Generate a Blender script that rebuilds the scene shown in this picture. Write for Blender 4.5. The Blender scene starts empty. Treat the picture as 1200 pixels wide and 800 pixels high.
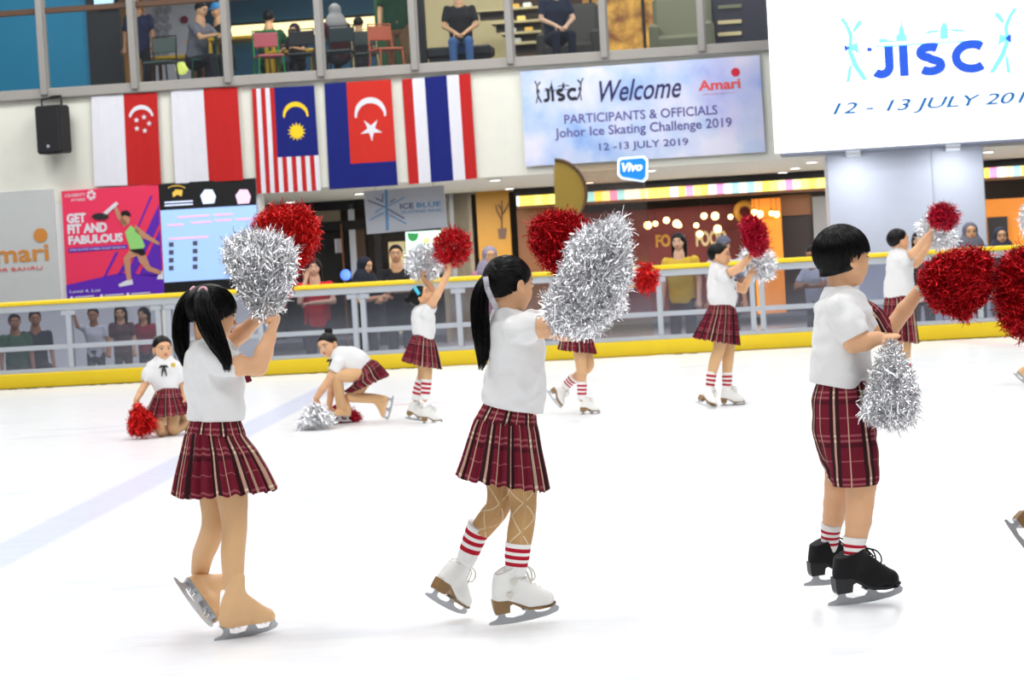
import bpy, math, random
import numpy as np
from mathutils import Vector, Matrix
rng = np.random.default_rng(7)
random.seed(7)
SC = bpy.context.scene
COL = SC.collection
V = lambda *a: np.array(a, dtype=float)
def nz(v):
    v = np.asarray(v, dtype=float); return v / (np.linalg.norm(v) + 1e-12)

# ------------------------------------------------------------------ camera
FPX, CAMH, ROLL, HOR = 2800.0, 1.40, 0.058, 292.0
PITCH = math.atan((400 - HOR) / FPX)
CAM = V(0, 0, CAMH)
_f = V(0, math.cos(PITCH), -math.sin(PITCH)); _u0 = V(0, math.sin(PITCH), math.cos(PITCH)); _x = V(1, 0, 0)
CR = math.cos(ROLL) * _x - math.sin(ROLL) * _u0
CU = math.sin(ROLL) * _x + math.cos(ROLL) * _u0
def ray(px, py): return _f + CR * (px - 600) / FPX - CU * (py - 400) / FPX
def at(px, py, Y):
    d = ray(px, py); return CAM + d * (Y / d[1])
def on_ice(px, py, z=0.0):
    d = ray(px, py); return CAM + d * ((z - CAMH) / d[2])
# the far side of the rink is turned a little towards the lens: a frame of its own
YAW = math.atan(0.112)
UA = V(math.cos(YAW), -math.sin(YAW), 0); NA = V(math.sin(YAW), math.cos(YAW), 0)
def pl(px, py, D):                       # point on the plane Y + .112 X = D
    d = ray(px, py); t = D / (d[1] + 0.112 * d[0]); return CAM + d * t
def uz(px, py, D):                       # the same as (along, height)
    p = pl(px, py, D); return float(p @ UA), float(p[2])
def dn(D): return D * math.cos(YAW)      # depth along NA of plane D
def wu(u, d, z): return UA * u + NA * d + V(0, 0, z)

# ------------------------------------------------------------------ objects
def tag(o, label=None, cat=None, group=None, kind=None):
    if label: o['label'] = label
    if cat: o['category'] = cat
    if group: o['group'] = group
    if kind: o['kind'] = kind
    return o
def empty(name, loc, label=None, cat=None, group=None, kind=None):
    o = bpy.data.objects.new(name, None); o.empty_display_size = .1
    COL.objects.link(o); o.location = Vector(loc); o['_w'] = [float(c) for c in loc]
    return tag(o, label, cat, group, kind)
def world_of(o): return V(*o['_w']) if o is not None else V(0, 0, 0)
def make_mesh(name, verts, faces, mats=None, mi=None, smooth=True, attrs=None):
    me = bpy.data.meshes.new(name)
    verts = np.asarray(verts, dtype=np.float32)
    if isinstance(faces, np.ndarray):
        n, k = faces.shape
        me.vertices.add(len(verts)); me.vertices.foreach_set('co', verts.ravel())
        me.loops.add(n * k); me.loops.foreach_set('vertex_index', faces.astype(np.int32).ravel())
        me.polygons.add(n); me.polygons.foreach_set('loop_start', np.arange(0, n * k, k, dtype=np.int32))
        me.update(calc_edges=True)
    else:
        me.from_pydata([tuple(map(float, v)) for v in verts], [], faces); me.update()
    for m in (mats or []): me.materials.append(m)
    if mi is not None: me.polygons.foreach_set('material_index', np.asarray(mi, dtype=np.int32))
    me.polygons.foreach_set('use_smooth', np.full(len(me.polygons), bool(smooth)))
    for k, (typ, dat) in (attrs or {}).items():
        a = me.attributes.new(k, typ, 'POINT')
        a.data.foreach_set('vector' if typ == 'FLOAT_VECTOR' else 'color' if typ == 'FLOAT_COLOR' else 'value', np.asarray(dat, dtype=np.float32).ravel())
    me.update()
    return me
def link(name, me, parent=None, loc=None):
    """one mesh object; verts are world coordinates, moved to the parent's (or their own) origin"""
    o = bpy.data.objects.new(name, me); COL.objects.link(o)
    base = world_of(parent) if parent is not None else V(0, 0, 0)
    if parent is None:
        co = np.empty(len(me.vertices) * 3, dtype=np.float32); me.vertices.foreach_get('co', co); co = co.reshape(-1, 3)
        if loc is None:
            lo, hi = co.min(0), co.max(0); loc = V((lo[0]+hi[0])/2, (lo[1]+hi[1])/2, lo[2])
        me.transform(Matrix.Translation(-Vector(loc)))
        o.location = Vector(loc); o['_w'] = [float(c) for c in loc]
    else:
        me.transform(Matrix.Translation(-Vector(base)))
        pw = V(*parent['_w']); gp = parent
        o.parent = parent; o['_w'] = [float(c) for c in pw]
    return o

class MB:
    """collects shapes (world coordinates) for ONE mesh"""
    def __init__(s): s.v = []; s.f = []; s.m = []; s.mats = []; s.a = []
    def mat(s, m):
        if m not in s.mats: s.mats.append(m)
        return s.mats.index(m)
    def add(s, verts, faces, m, uv=None):
        b = len(s.v); i = s.mat(m)
        s.v.extend([tuple(map(float, v)) for v in verts])
        s.a.extend([tuple(map(float, q)) for q in uv] if uv is not None else [(0., 0., 0.)] * len(verts))
        s.f.extend([tuple(b + k for k in f) for f in faces]); s.m.extend([i] * len(faces)); return s
    def box(s, c, ax, half, m, bev=0.0):
        """box centre c, axes (3 vectors), half sizes; bev = chamfer on all edges"""
        c = V(*c); A = [nz(a) for a in ax]; h = list(half)
        if bev <= 0:
            vs = [c + A[0]*h[0]*i + A[1]*h[1]*j + A[2]*h[2]*k for i in (-1, 1) for j in (-1, 1) for k in (-1, 1)]
            return s.add(vs, [(0,1,3,2),(4,6,7,5),(0,4,5,1),(2,3,7,6),(0,2,6,4),(1,5,7,3)], m)
        bev = min(bev, min(h) * .9)
        vs = []; idx = {}
        for i in (-1, 1):
            for j in (-1, 1):
                for k in (-1, 1):
                    for q in range(3):
                        hh = [h[0]-bev, h[1]-bev, h[2]-bev]; hh[q] = h[q]
                        idx[(i, j, k, q)] = len(vs); vs.append(c + A[0]*hh[0]*i + A[1]*hh[1]*j + A[2]*hh[2]*k)
        F = []
        g = lambda *a: idx[a]
        for sgn in (-1, 1):
            F.append((g(sgn,-1,-1,0), g(sgn,1,-1,0), g(sgn,1,1,0), g(sgn,-1,1,0)))
            F.append((g(-1,sgn,-1,1), g(1,sgn,-1,1), g(1,sgn,1,1), g(-1,sgn,1,1)))
            F.append((g(-1,-1,sgn,2), g(1,-1,sgn,2), g(1,1,sgn,2), g(-1,1,sgn,2)))
        for a in (-1, 1):
            for b in (-1, 1):
                F.append((g(-1,a,b,1), g(1,a,b,1), g(1,a,b,2), g(-1,a,b,2)))
                F.append((g(a,-1,b,0), g(a,1,b,0), g(a,1,b,2), g(a,-1,b,2)))
                F.append((g(a,b,-1,0), g(a,b,1,0), g(a,b,1,1), g(a,b,-1,1)))
        for i in (-1, 1):
            for j in (-1, 1):
                for k in (-1, 1): F.append((g(i,j,k,0), g(i,j,k,1), g(i,j,k,2)))
        return s.add(vs, F, m)
    def ubox(s, u0, u1, d0, d1, z0, z1, m, bev=0.0):
        c = wu((u0+u1)/2, (d0+d1)/2, (z0+z1)/2)
        return s.box(c, (UA, NA, V(0,0,1)), (abs(u1-u0)/2, abs(d1-d0)/2, abs(z1-z0)/2), m, bev)
    def tube(s, pts, r, m, n=8, caps=True, uvv=None):
        pts = [V(*p) for p in pts]; k = len(pts)
        r = [r]*k if np.isscalar(r) else list(r)
        vs = []; up = None; uv = []
        L = 0
        for i, p in enumerate(pts):
            t = nz(pts[min(i+1, k-1)] - pts[max(i-1, 0)])
            if i: L += np.linalg.norm(p - pts[i-1])
            if up is None:
                up = nz(np.cross(t, V(0, 0, 1) if abs(t[2]) < .9 else V(1, 0, 0)))
            up = nz(up - t * (up @ t)); w = np.cross(t, up)
            for j in range(n):
                a = 2*math.pi*j/n; vs.append(p + (up*math.cos(a) + w*math.sin(a))*r[i]); uv.append((a*r[i], L, i/(k-1)))
        F = [(i*n+j, i*n+(j+1) % n, (i+1)*n+(j+1) % n, (i+1)*n+j) for i in range(k-1) for j in range(n)]
        if caps: F += [tuple(range(n-1, -1, -1)), tuple((k-1)*n + j for j in range(n))]
        return s.add(vs, F, m, uv)
    def prism(s, poly, o, ex, ey, en, t, m):
        """polygon [(a,b)] in plane (ex,ey) at o, thickness t along en"""
        o = V(*o); n = len(poly)
        vs = [o + ex*a + ey*b for a, b in poly] + [o + ex*a + ey*b + en*t for a, b in poly]
        F = [tuple(range(n)), tuple(range(2*n-1, n-1, -1))] + [(i, i+n, (i+1) % n + n, (i+1) % n) for i in range(n)]
        return s.add(vs, F, m)
    def ball(s, c, rad, m, ax=None, nu=14, nv=9):
        c = V(*c); ax = ax or (V(1,0,0), V(0,1,0), V(0,0,1)); rad = [rad]*3 if np.isscalar(rad) else rad
        vs = [c + ax[2]*rad[2]]
        for i in range(1, nv):
            ph = math.pi*i/nv
            for j in range(nu):
                a = 2*math.pi*j/nu
                vs.append(c + ax[0]*rad[0]*math.sin(ph)*math.cos(a) + ax[1]*rad[1]*math.sin(ph)*math.sin(a) + ax[2]*rad[2]*math.cos(ph))
        vs.append(c - ax[2]*rad[2]); e = len(vs)-1
        F = [(0, 1+j, 1+(j+1) % nu) for j in range(nu)]
        for i in range(nv-2):
            for j in range(nu):
                a = 1+i*nu+j; b = 1+i*nu+(j+1) % nu; F.append((a, a+nu, b+nu, b))
        F += [(e, 1+(nv-2)*nu+(j+1) % nu, 1+(nv-2)*nu+j) for j in range(nu)]
        return s.add(vs, F, m)
    def build(s, name, parent=None, smooth=False, loc=None, attr=False):
        me = make_mesh(name, s.v, s.f, s.mats, s.m, smooth, {'pl': ('FLOAT_VECTOR', s.a)} if attr else None)
        if smooth == 'auto':
            me.set_sharp_from_angle(angle=.7) if hasattr(me, 'set_sharp_from_angle') else None
        return link(name, me, parent, loc)

# ------------------------------------------------------------------ materials
def mat(name, col, rough=.6, metal=0., emit=None, es=1., spec=.4, bump=0., bscale=80., alpha=1., var=0., vscale=6., sub=0., coat=0., sheen=0.):
    m = bpy.data.materials.new(name); m.use_nodes = True; nt = m.node_tree; b = nt.nodes['Principled BSDF']
    b.inputs['Base Color'].default_value = (*col, 1); b.inputs['Roughness'].default_value = rough
    b.inputs['Metallic'].default_value = metal; b.inputs['Specular IOR Level'].default_value = spec
    if sub: b.inputs['Subsurface Weight'].default_value = sub; b.inputs['Subsurface Radius'].default_value = (.008, .003, .0015); b.inputs['Subsurface Scale'].default_value = 1
    if coat: b.inputs['Coat Weight'].default_value = coat
    if sheen: b.inputs['Sheen Weight'].default_value = sheen
    if emit: b.inputs['Emission Color'].default_value = (*emit, 1); b.inputs['Emission Strength'].default_value = es
    tc = nt.nodes.new('ShaderNodeTexCoord')
    if var or not (emit):
        n = nt.nodes.new('ShaderNodeTexNoise'); n.inputs['Scale'].default_value = vscale; n.inputs['Detail'].default_value = 3
        nt.links.new(tc.outputs['Object'], n.inputs['Vector'])
        mx = nt.nodes.new('ShaderNodeMix'); mx.data_type = 'RGBA'
        v = var or .04
        mx.inputs[6].default_value = (*[c*(1-v) for c in col], 1); mx.inputs[7].default_value = (*[min(1, c*(1+v)) for c in col], 1)
        nt.links.new(n.outputs['Fac'], mx.inputs[0]); nt.links.new(mx.outputs[2], b.inputs['Base Color'])
    if bump:
        n2 = nt.nodes.new('ShaderNodeTexNoise'); n2.inputs['Scale'].default_value = bscale; n2.inputs['Detail'].default_value = 4
        nt.links.new(tc.outputs['Object'], n2.inputs['Vector'])
        bp = nt.nodes.new('ShaderNodeBump'); bp.inputs['Strength'].default_value = bump; bp.inputs['Distance'].default_value = .01
        nt.links.new(n2.outputs['Fac'], bp.inputs['Height']); nt.links.new(bp.outputs['Normal'], b.inputs['Normal'])
    return m
class NT:
    """small node-tree helper"""
    def __init__(s, m): s.m = m; s.t = m.node_tree; s.b = s.t.nodes['Principled BSDF']
    def n(s, typ, **kw):
        nd = s.t.nodes.new(typ)
        for k, v in kw.items(): setattr(nd, k, v)
        return nd
    def l(s, a, b): s.t.links.new(a, b)
    def val(s, x, sock):
        if isinstance(x, (int, float)): sock.default_value = x
        else: s.l(x, sock)
    def math(s, op, a, b=0., c=0.):
        nd = s.n('ShaderNodeMath', operation=op); s.val(a, nd.inputs[0]); s.val(b, nd.inputs[1]); s.val(c, nd.inputs[2]); return nd.outputs[0]
    def mix(s, f, a, b):
        nd = s.n('ShaderNodeMix', data_type='RGBA'); s.val(f, nd.inputs[0])
        for q, k in ((a, 6), (b, 7)):
            if isinstance(q, tuple): nd.inputs[k].default_value = (*q, 1)
            else: s.l(q, nd.inputs[k])
        return nd.outputs[2]
    def band(s, x, lo, hi):        # 1 where lo < x < hi
        return s.math('MULTIPLY', s.math('GREATER_THAN', x, lo), s.math('LESS_THAN', x, hi))
def plaid_mat(name, su=11., sv=6.2):
    m = mat(name, (.16, .009, .026), .85, spec=.12); k = NT(m)
    a = k.n('ShaderNodeAttribute', attribute_name='pl'); sp = k.n('ShaderNodeSeparateXYZ'); k.l(a.outputs['Vector'], sp.inputs[0])
    fu = k.math('FRACT', k.math('MULTIPLY', sp.outputs[0], su)); fv = k.math('FRACT', k.math('MULTIPLY', sp.outputs[1], sv))
    wine, dark, tan, pink, black = (.148, .0065, .021), (.06, .003, .011), (.55, .38, .27), (.30, .075, .09), (.008, .005, .007)
    c = k.mix(k.band(fv, .50, .60), wine, dark)
    c = k.mix(k.band(fv, .30, .35), c, pink); c = k.mix(k.band(fv, .42, .47), c, pink); c = k.mix(k.band(fv, .9, .93), c, pink)
    c = k.mix(k.band(fu, .08, .20), c, black); c = k.mix(k.band(fu, .30, .42), c, black); c = k.mix(k.band(fu, .215, .285), c, tan)
    c = k.mix(k.band(fu, .67, .705), c, tan)
    both = k.math('MULTIPLY', k.band(fu, .215, .285), k.math('ADD', k.band(fv, .30, .35), k.band(fv, .42, .47)))
    c = k.mix(both, c, (.80, .72, .46))
    tw = k.n('ShaderNodeTexNoise'); tw.inputs['Scale'].default_value = 260; tc = k.n('ShaderNodeTexCoord'); k.l(tc.outputs['Object'], tw.inputs['Vector'])
    c = k.mix(k.math('MULTIPLY', tw.outputs['Fac'], .25), c, (.22, .05, .06))
    k.l(c, k.b.inputs['Base Color'])
    return m
def skin_mat(name, col, lip=(.52, .13, .12)):
    m = mat(name, col, .5, spec=.35, sub=.15); k = NT(m)
    a = k.n('ShaderNodeAttribute', attribute_name='feat'); sp = k.n('ShaderNodeSeparateColor'); k.l(a.outputs['Color'], sp.inputs[0])
    n = k.n('ShaderNodeTexNoise'); n.inputs['Scale'].default_value = 14; tc = k.n('ShaderNodeTexCoord'); k.l(tc.outputs['Object'], n.inputs['Vector'])
    c = k.mix(n.outputs['Fac'], tuple(x*.93 for x in col), tuple(min(1, x*1.06) for x in col))
    c = k.mix(sp.outputs[0], c, lip); c = k.mix(sp.outputs[2], c, (.85, .83, .80)); c = k.mix(sp.outputs[1], c, (.015, .010, .009))
    k.l(c, k.b.inputs['Base Color'])
    return m
M = {}
M['skin'] = skin_mat('skin_warm', (.73, .41, .225)); M['skin_pale'] = skin_mat('skin_fair', (.78, .48, .33)); M['skin_deep'] = skin_mat('skin_deep', (.40, .19, .10))
M['shirt'] = mat('white_cotton', (.77, .765, .76), .8, spec=.2, bump=.55, bscale=13, sheen=.1)
M['plaid'] = plaid_mat('wine_plaid'); M['plaid_small'] = plaid_mat('wine_plaid_small', 14., 7.)
M['tights'] = mat('tan_tights', (.70, .42, .21), .55, spec=.25, sheen=.1)
M['hair'] = mat('black_hair', (.0030, .0026, .003), .30, spec=.2)
M['hair_cap'] = mat('black_hair_base', (.0035, .003, .0034), .45, spec=.2)
M['white_leather'] = mat('white_leather', (.83, .82, .79), .38, spec=.4, bump=.05, bscale=120)
M['black_suede'] = mat('black_suede', (.010, .010, .011), .85, spec=.15, sheen=.1)
M['tan_boot'] = mat('tan_stretch_cover', (.76, .47, .24), .5, spec=.3)
M['sole'] = mat('tan_sole', (.27, .155, .06), .45, spec=.4)
M['sole_black'] = mat('black_sole', (.015, .015, .016), .45)
M['steel'] = mat('blade_steel', (.46, .47, .49), .45, metal=.5, spec=.5)
M['chrome'] = mat('bright_steel', (.6, .6, .6), .18, metal=1.)
M['sock'] = mat('white_sock', (.85, .84, .82), .85, spec=.1, bump=.1, bscale=150)
M['sock_red'] = mat('red_stripe_sock', (.46, .014, .032), .85, spec=.1)
M['lace_white'] = mat('cream_lace', (.66, .63, .55), .8); M['lace_black'] = mat('black_lace', (.012, .012, .012), .8)
M['grey_trim'] = mat('grey_welt', (.36, .34, .31), .6)
M['silver'] = mat('silver_tinsel', (.95, .95, .97), .2, metal=1.)
M['red'] = mat('red_tinsel', (.56, .006, .012), .30, metal=.75)
M['red_bright'] = mat('bright_red_tinsel', (.72, .016, .014), .28, metal=.7)
M['crimson'] = mat('crimson_tinsel', (.52, .004, .03), .32, metal=.7)
M['ribbon_grey'] = mat('grey_ribbon', (.42, .40, .44), .5); M['pink'] = mat('pink_band', (.80, .42, .47), .6)
M['turq'] = mat('turquoise_band', (.06, .55, .75), .5)
M['gold_badge'] = mat('gold_badge', (.7, .5, .08), .35, metal=.6)

# ------------------------------------------------------------------ implicit surfaces
class Field:
    def __init__(s, lo, hi, h):
        s.lo = np.asarray(lo, float); s.h = h
        s.n = np.maximum(4, np.ceil((np.asarray(hi, float) - s.lo) / h).astype(int) + 1)
        s.v = np.full(s.n, .15, dtype=np.float32)
    def grid(s, lo, hi):
        a = np.clip(np.floor((lo - s.lo) / s.h).astype(int), 0, s.n); b = np.clip(np.ceil((hi - s.lo) / s.h).astype(int) + 1, 0, s.n)
        if np.any(b <= a): return None, None
        sl = tuple(slice(i, j) for i, j in zip(a, b))
        X = [(s.lo[q] + s.h * np.arange(a[q], b[q])).astype(np.float32) for q in range(3)]
        return sl, (X[0][:, None, None], X[1][None, :, None], X[2][None, None, :])
    def op(s, lo, hi, fn, k=.01, sub=False):
        pad = k + 2.5 * s.h
        sl, G = s.grid(np.asarray(lo) - pad, np.asarray(hi) + pad)
        if sl is None: return s
        d = fn(*G).astype(np.float32); a = s.v[sl]; k = max(k, 1e-5)
        if sub:
            d = -d; h = np.clip(.5 - .5 * (a - d) / k, 0, 1); s.v[sl] = a + (d - a) * h + k * h * (1 - h)
        else:
            h = np.clip(.5 + .5 * (a - d) / k, 0, 1); s.v[sl] = a + (d - a) * h - k * h * (1 - h)
        return s
    def lobe(s, a, b, ra, rb, k=.01, side=None, sub=False):
        """rounded limb a->b; ra, rb radius, or (in plane, along side) radii"""
        a = np.asarray(a, float); b = np.asarray(b, float); ab = b - a; L2 = ab @ ab + 1e-12
        R = max(np.max(ra), np.max(rb))
        lo = np.minimum(a, b) - R; hi = np.maximum(a, b) + R
        def fn(X, Y, Z):
            x, y, z = X - a[0], Y - a[1], Z - a[2]
            t = np.clip((x*ab[0] + y*ab[1] + z*ab[2]) / L2, 0, 1)
            x = x - t*ab[0]; y = y - t*ab[1]; z = z - t*ab[2]
            q2 = x*x + y*y + z*z
            if side is None: return np.sqrt(q2) - (ra + (rb - ra) * t)
            rw = ra[0] + (rb[0]-ra[0])*t; rs = ra[1] + (rb[1]-ra[1])*t
            qs = x*side[0] + y*side[1] + z*side[2]
            return (np.sqrt((qs/rs)**2 + np.maximum(q2 - qs*qs, 0)/rw**2) - 1) * np.minimum(rw, rs)
        return s.op(lo, hi, fn, k, sub)
    def ell(s, c, ax, r, k=.01, sub=False, warp=None):
        c = np.asarray(c, float); A = np.array([nz(q) for q in ax]); r = np.asarray(r, float)
        ext = np.sqrt(((A * r[:, None])**2).sum(0)) + (0.01 if warp else 0)
        def fn(X, Y, Z):
            x, y, z = X - c[0], Y - c[1], Z - c[2]
            p = [x*A[i, 0] + y*A[i, 1] + z*A[i, 2] for i in range(3)]
            k0 = np.sqrt(sum((p[i]/r[i])**2 for i in range(3))); k1 = np.sqrt(sum((p[i]/r[i]**2)**2 for i in range(3))) + 1e-9
            d = k0*(k0-1)/k1
            return d + warp(p[0], p[1], p[2]) if warp else d
        return s.op(c - ext, c + ext, fn, k, sub)
    def cut(s, p, n, k=.002):                       # keep the side the normal points away from
        p = np.asarray(p, float); n = nz(n); _, (X, Y, Z) = s.grid(s.lo, s.lo + s.h*(s.n-1))
        d = ((X-p[0])*n[0] + (Y-p[1])*n[1] + (Z-p[2])*n[2]).astype(np.float32)
        h = np.clip(.5 - .5*(s.v - d)/k, 0, 1); s.v = s.v + (d - s.v)*h + k*h*(1-h); return s
    def ripple(s, fn):
        _, G = s.grid(s.lo, s.lo + s.h*(s.n-1)); s.v = s.v + fn(*G).astype(np.float32); return s
    def mesh(s):
        v = s.v; v[0] = v[-1] = .1; v[:, 0] = v[:, -1] = .1; v[:, :, 0] = v[:, :, -1] = .1
        ins = v < 0; n = v.shape; c = np.zeros((n[0]-1, n[1]-1, n[2]-1), np.uint8)
        offs = [(i, j, k) for i in (0, 1) for j in (0, 1) for k in (0, 1)]
        for i, j, k in offs: c += ins[i:n[0]-1+i, j:n[1]-1+j, k:n[2]-1+k]
        act = np.argwhere((c > 0) & (c < 8)); idx = np.full(c.shape, -1, np.int32); idx[tuple(act.T)] = np.arange(len(act))
        cv = [v[act[:, 0]+i, act[:, 1]+j, act[:, 2]+k] for i, j, k in offs]
        P = np.zeros((len(act), 3)); W = np.zeros(len(act))
        for a in range(8):
            for b in range(a+1, 8):
                d = [offs[b][q]-offs[a][q] for q in range(3)]
                if sum(map(abs, d)) != 1: continue
                msk = (cv[a] < 0) != (cv[b] < 0); t = np.where(msk, cv[a] / np.where(msk, cv[a]-cv[b], 1), 0)
                for q in range(3): P[:, q] += msk * (offs[a][q] + t*d[q])
                W += msk
        verts = s.lo + s.h * (act + P / W[:, None]); Q = []
        for ax in range(3):
            o1, o2 = [(1, 2), (2, 0), (0, 1)][ax]
            sa = [slice(None)]*3; sb = [slice(None)]*3; sa[ax] = slice(0, -1); sb[ax] = slice(1, None)
            A, B = ins[tuple(sa)], ins[tuple(sb)]
            e = np.argwhere(A != B); flip = A[tuple(e.T)]
            ok = (e[:, o1] > 0) & (e[:, o2] > 0) & (e[:, o1] < n[o1]-1) & (e[:, o2] < n[o2]-1); e = e[ok]; flip = flip[ok]
            def cell(d1, d2):
                q = e.copy(); q[:, o1] -= d1; q[:, o2] -= d2; return idx[tuple(q.T)]
            q = np.stack([cell(1, 1), cell(0, 1), cell(0, 0), cell(1, 0)], 1)
            q[~flip] = q[~flip][:, ::-1]; Q.append(q)
        F = np.concatenate(Q); F = F[(F >= 0).all(1)]
        return verts, F
# ------------------------------------------------------------------ people
class Fig:
    """one person; every joint is a spot in the place, found from where it stands at depth Y"""
    def __init__(s, Y, h=.006):
        s.Y = Y; s.h = h; s.ppm = FPX / Y
    def p(s, x, y, dy=0.): return at(x, y, s.Y + dy)
    def r(s, w): return w / s.ppm / 2
    def limb(s, L): return [(s.p(*q[:3]), s.r(q[3])) for q in L]
def bounds(ps, pad):
    ps = np.array(ps); return ps.min(0) - pad, ps.max(0) + pad
def head_frame(f, up=(0, 0, 1)):
    f = nz(f); u = nz(np.asarray(up, float) - f*(np.asarray(up, float) @ f)); s = np.cross(f, u)   # s = the person's right side
    return f, u, s
def head_sdf(F, c, f, u, s, H, k=.02):
    P = lambda a, b, d: c + H*(f*a + u*b + s*d); ax = (f, u, s); k = k*H/.2
    F.ell(P(-.06, .11, 0), ax, np.array((.425, .375, .36))*H, .004)
    F.ell(P(.10, -.10, 0), ax, np.array((.275, .33, .285))*H, k*1.5)
    F.ell(P(.20, -.36, 0), ax, np.array((.13, .115, .14))*H, k*1.5)
    for q in (-1, 1): F.ell(P(.20, -.17, .14*q), ax, np.array((.145, .15, .14))*H, k)
    F.ell(P(.30, .13, 0), ax, np.array((.12, .13, .22))*H, k)
    for q in (-1, 1): F.ell(P(.43, -.02, .155*q), ax, np.array((.075, .05, .09))*H, k*.5, sub=True)
    F.lobe(P(.36, .0, 0), P(.445, -.135, 0), .025*H, .040*H, k*.5)
    for q in (-1, 1): F.ell(P(.40, -.145, .045*q), ax, np.array((.04, .028, .035))*H, k*.3)
    F.ell(P(.378, -.245, 0), ax, np.array((.050, .025, .085))*H, k*.2)
    F.ell(P(.368, -.30, 0), ax, np.array((.048, .027, .07))*H, k*.2)
    for q in (-1, 1): F.ell(P(.325, -.025, .155*q), ax, np.array((.07, .052, .075))*H, k*.15)
    for q in (-1, 1):
        ea = (nz(f - s*q*.12), nz(u + f*-.22), nz(s*q + f*.12)); ec = P(-.045, -.045, .385*q); ef, eu, es = (ea[0], nz(u - f*.22), ea[2])
        F.ell(ec, ea, np.array((.085, .125, .030))*H, .002); F.ell(ec - eu*.10*H + ef*.02*H, ea, np.array((.045, .05, .028))*H, .004)
        F.ell(ec + es*.034*H + ef*.006*H + eu*.012*H, ea, np.array((.054, .082, .034))*H, .0015, sub=True)
        F.ell(ec + es*.010*H + ef*.052*H - eu*.02*H, ea, np.array((.022, .035, .02))*H, .003)
def feat_of(v, c, f, u, s, H):
    d = (v - c) / H; a, b, e = d @ f, d @ u, d @ s; out = np.zeros((len(v), 4)); out[:, 3] = 1
    sm = lambda x: np.clip(x, 0, 1)
    fr = (a > .2) & (a < .55) & (np.abs(b) < .3) & (np.abs(e) < .34); ea = np.abs(e) - .155
    out[:, 0] = np.where(fr & (a > .28), sm(2.4 - 2.4*((e/.095)**2 + ((b + .272)/.058)**2)), 0)
    w = np.where(fr, sm(3 - 3*((ea/.080)**2 + ((b + .026)/.026)**2)), 0)*.8; out[:, 2] = w
    iris = np.where(fr, sm(3 - 3*((ea/.036)**2 + ((b + .026)/.036)**2)), 0)
    lash = np.where(fr, sm(2.5 - 2.5*((ea/.10)**2 + ((b - .008)/.014)**2)), 0)
    brow = np.where(fr, sm(2 - 2*((ea/.12)**2 + ((b - .105 + .35*ea**2*8)/.022)**2)), 0)
    out[:, 1] = np.maximum(np.maximum(iris, lash), brow*.8); return out
def hand_sdf(F, w, d, n, L, pose='grip', k=.0022):
    """w wrist, d to the knuckles, n the way the palm faces, L hand length"""
    d = nz(d); n = nz(n - d*(n @ d)); s = np.cross(d, n); z = L/.14
    P = lambda a, b, c: w + z*(d*a + s*b + n*c)
    F.lobe(P(.0, 0, 0), P(.030, 0, .002), (.0185*z, .013*z), (.026*z, .0125*z), .010, side=n)
    F.lobe(P(.030, 0, .002), P(.062, 0, .0), (.027*z, .0125*z), (.031*z, .011*z), .006, side=n)
    curl = {'grip': (70, 88, 55), 'loose': (22, 34, 22), 'fist': (82, 95, 60), 'flat': (8, 10, 8)}[pose]
    lens = [(.026, .017, .014), (.030, .019, .015), (.028, .018, .014), (.022, .014, .012)]
    for i in range(4):
        b = (-.0235, -.008, .0078, .0226)[i]; p = P(.064 - abs(i-1.3)*.003, b, .001); a = 0.; r = (.0073, .0076, .0072, .0064)[i]*z
        spread = (i-1.5)*(.02 if pose in ('grip', 'fist') else .07)
        for q in range(3):
            a += math.radians(curl[q] + (i-1.5)*2); dr = nz(d*math.cos(a) + n*math.sin(a) + s*spread); e = p + dr*lens[i][q]*z
            F.lobe(p, e, r, r*.92, k); p = e; r *= .92
    p = P(.016, -.024, .006)
    if pose in ('grip', 'fist'): segs = [(.55, -.55, .62, .030), (.55, .25, .8, .024), (.1, .95, .3, .020)]
    else: segs = [(.7, -.6, .4, .030), (.85, -.25, .35, .024), (.95, .05, .3, .018)]
    r = .0100*z
    for a, b, c, l in segs:
        e = p + nz(d*a + s*b + n*c)*l*z; F.lobe(p, e, r, r*.9, k*1.6); p = e; r *= .88
def sections(fig, S):
    """[(xl, xr, y, half depth m, dy)] -> [(centre, half width, half depth)]; y may be (yl, yr)"""
    out = []
    for q in S:
        xl, xr, y, hd = q[:4]; dy = q[4] if len(q) > 4 else 0.
        yl, yr = (y if isinstance(y, tuple) else (y, y))
        a, b = fig.p(xl, yl, dy), fig.p(xr, yr, dy); out.append(((a+b)/2, np.linalg.norm(b-a)/2, hd, nz(b-a)))
    return out
YD = V(0, 1, 0)
def tsec(fig, S):
    """sections of a trunk: the wide ones are kept low enough that their rounded ends do not rise past the neckline"""
    Q = sections(fig, S); t = nz(Q[0][0] - Q[-1][0]); o = Q[0][0] + t*Q[0][1]*.8; out = [Q[0]]
    for q in Q[1:]:
        over = float((q[0] + t*min(q[1], q[2])*.98 - o) @ t); out.append((q[0] - t*max(0, over), *q[1:]))
    return out
def torso_sdf(F, secs, shrink=0., k=.02):
    for A, B in zip(secs[:-1], secs[1:]):
        F.lobe(A[0], B[0], (max(.02, A[1]-shrink), max(.02, A[2]-shrink)), (max(.02, B[1]-shrink), max(.02, B[2]-shrink)), k, side=YD)
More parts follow.
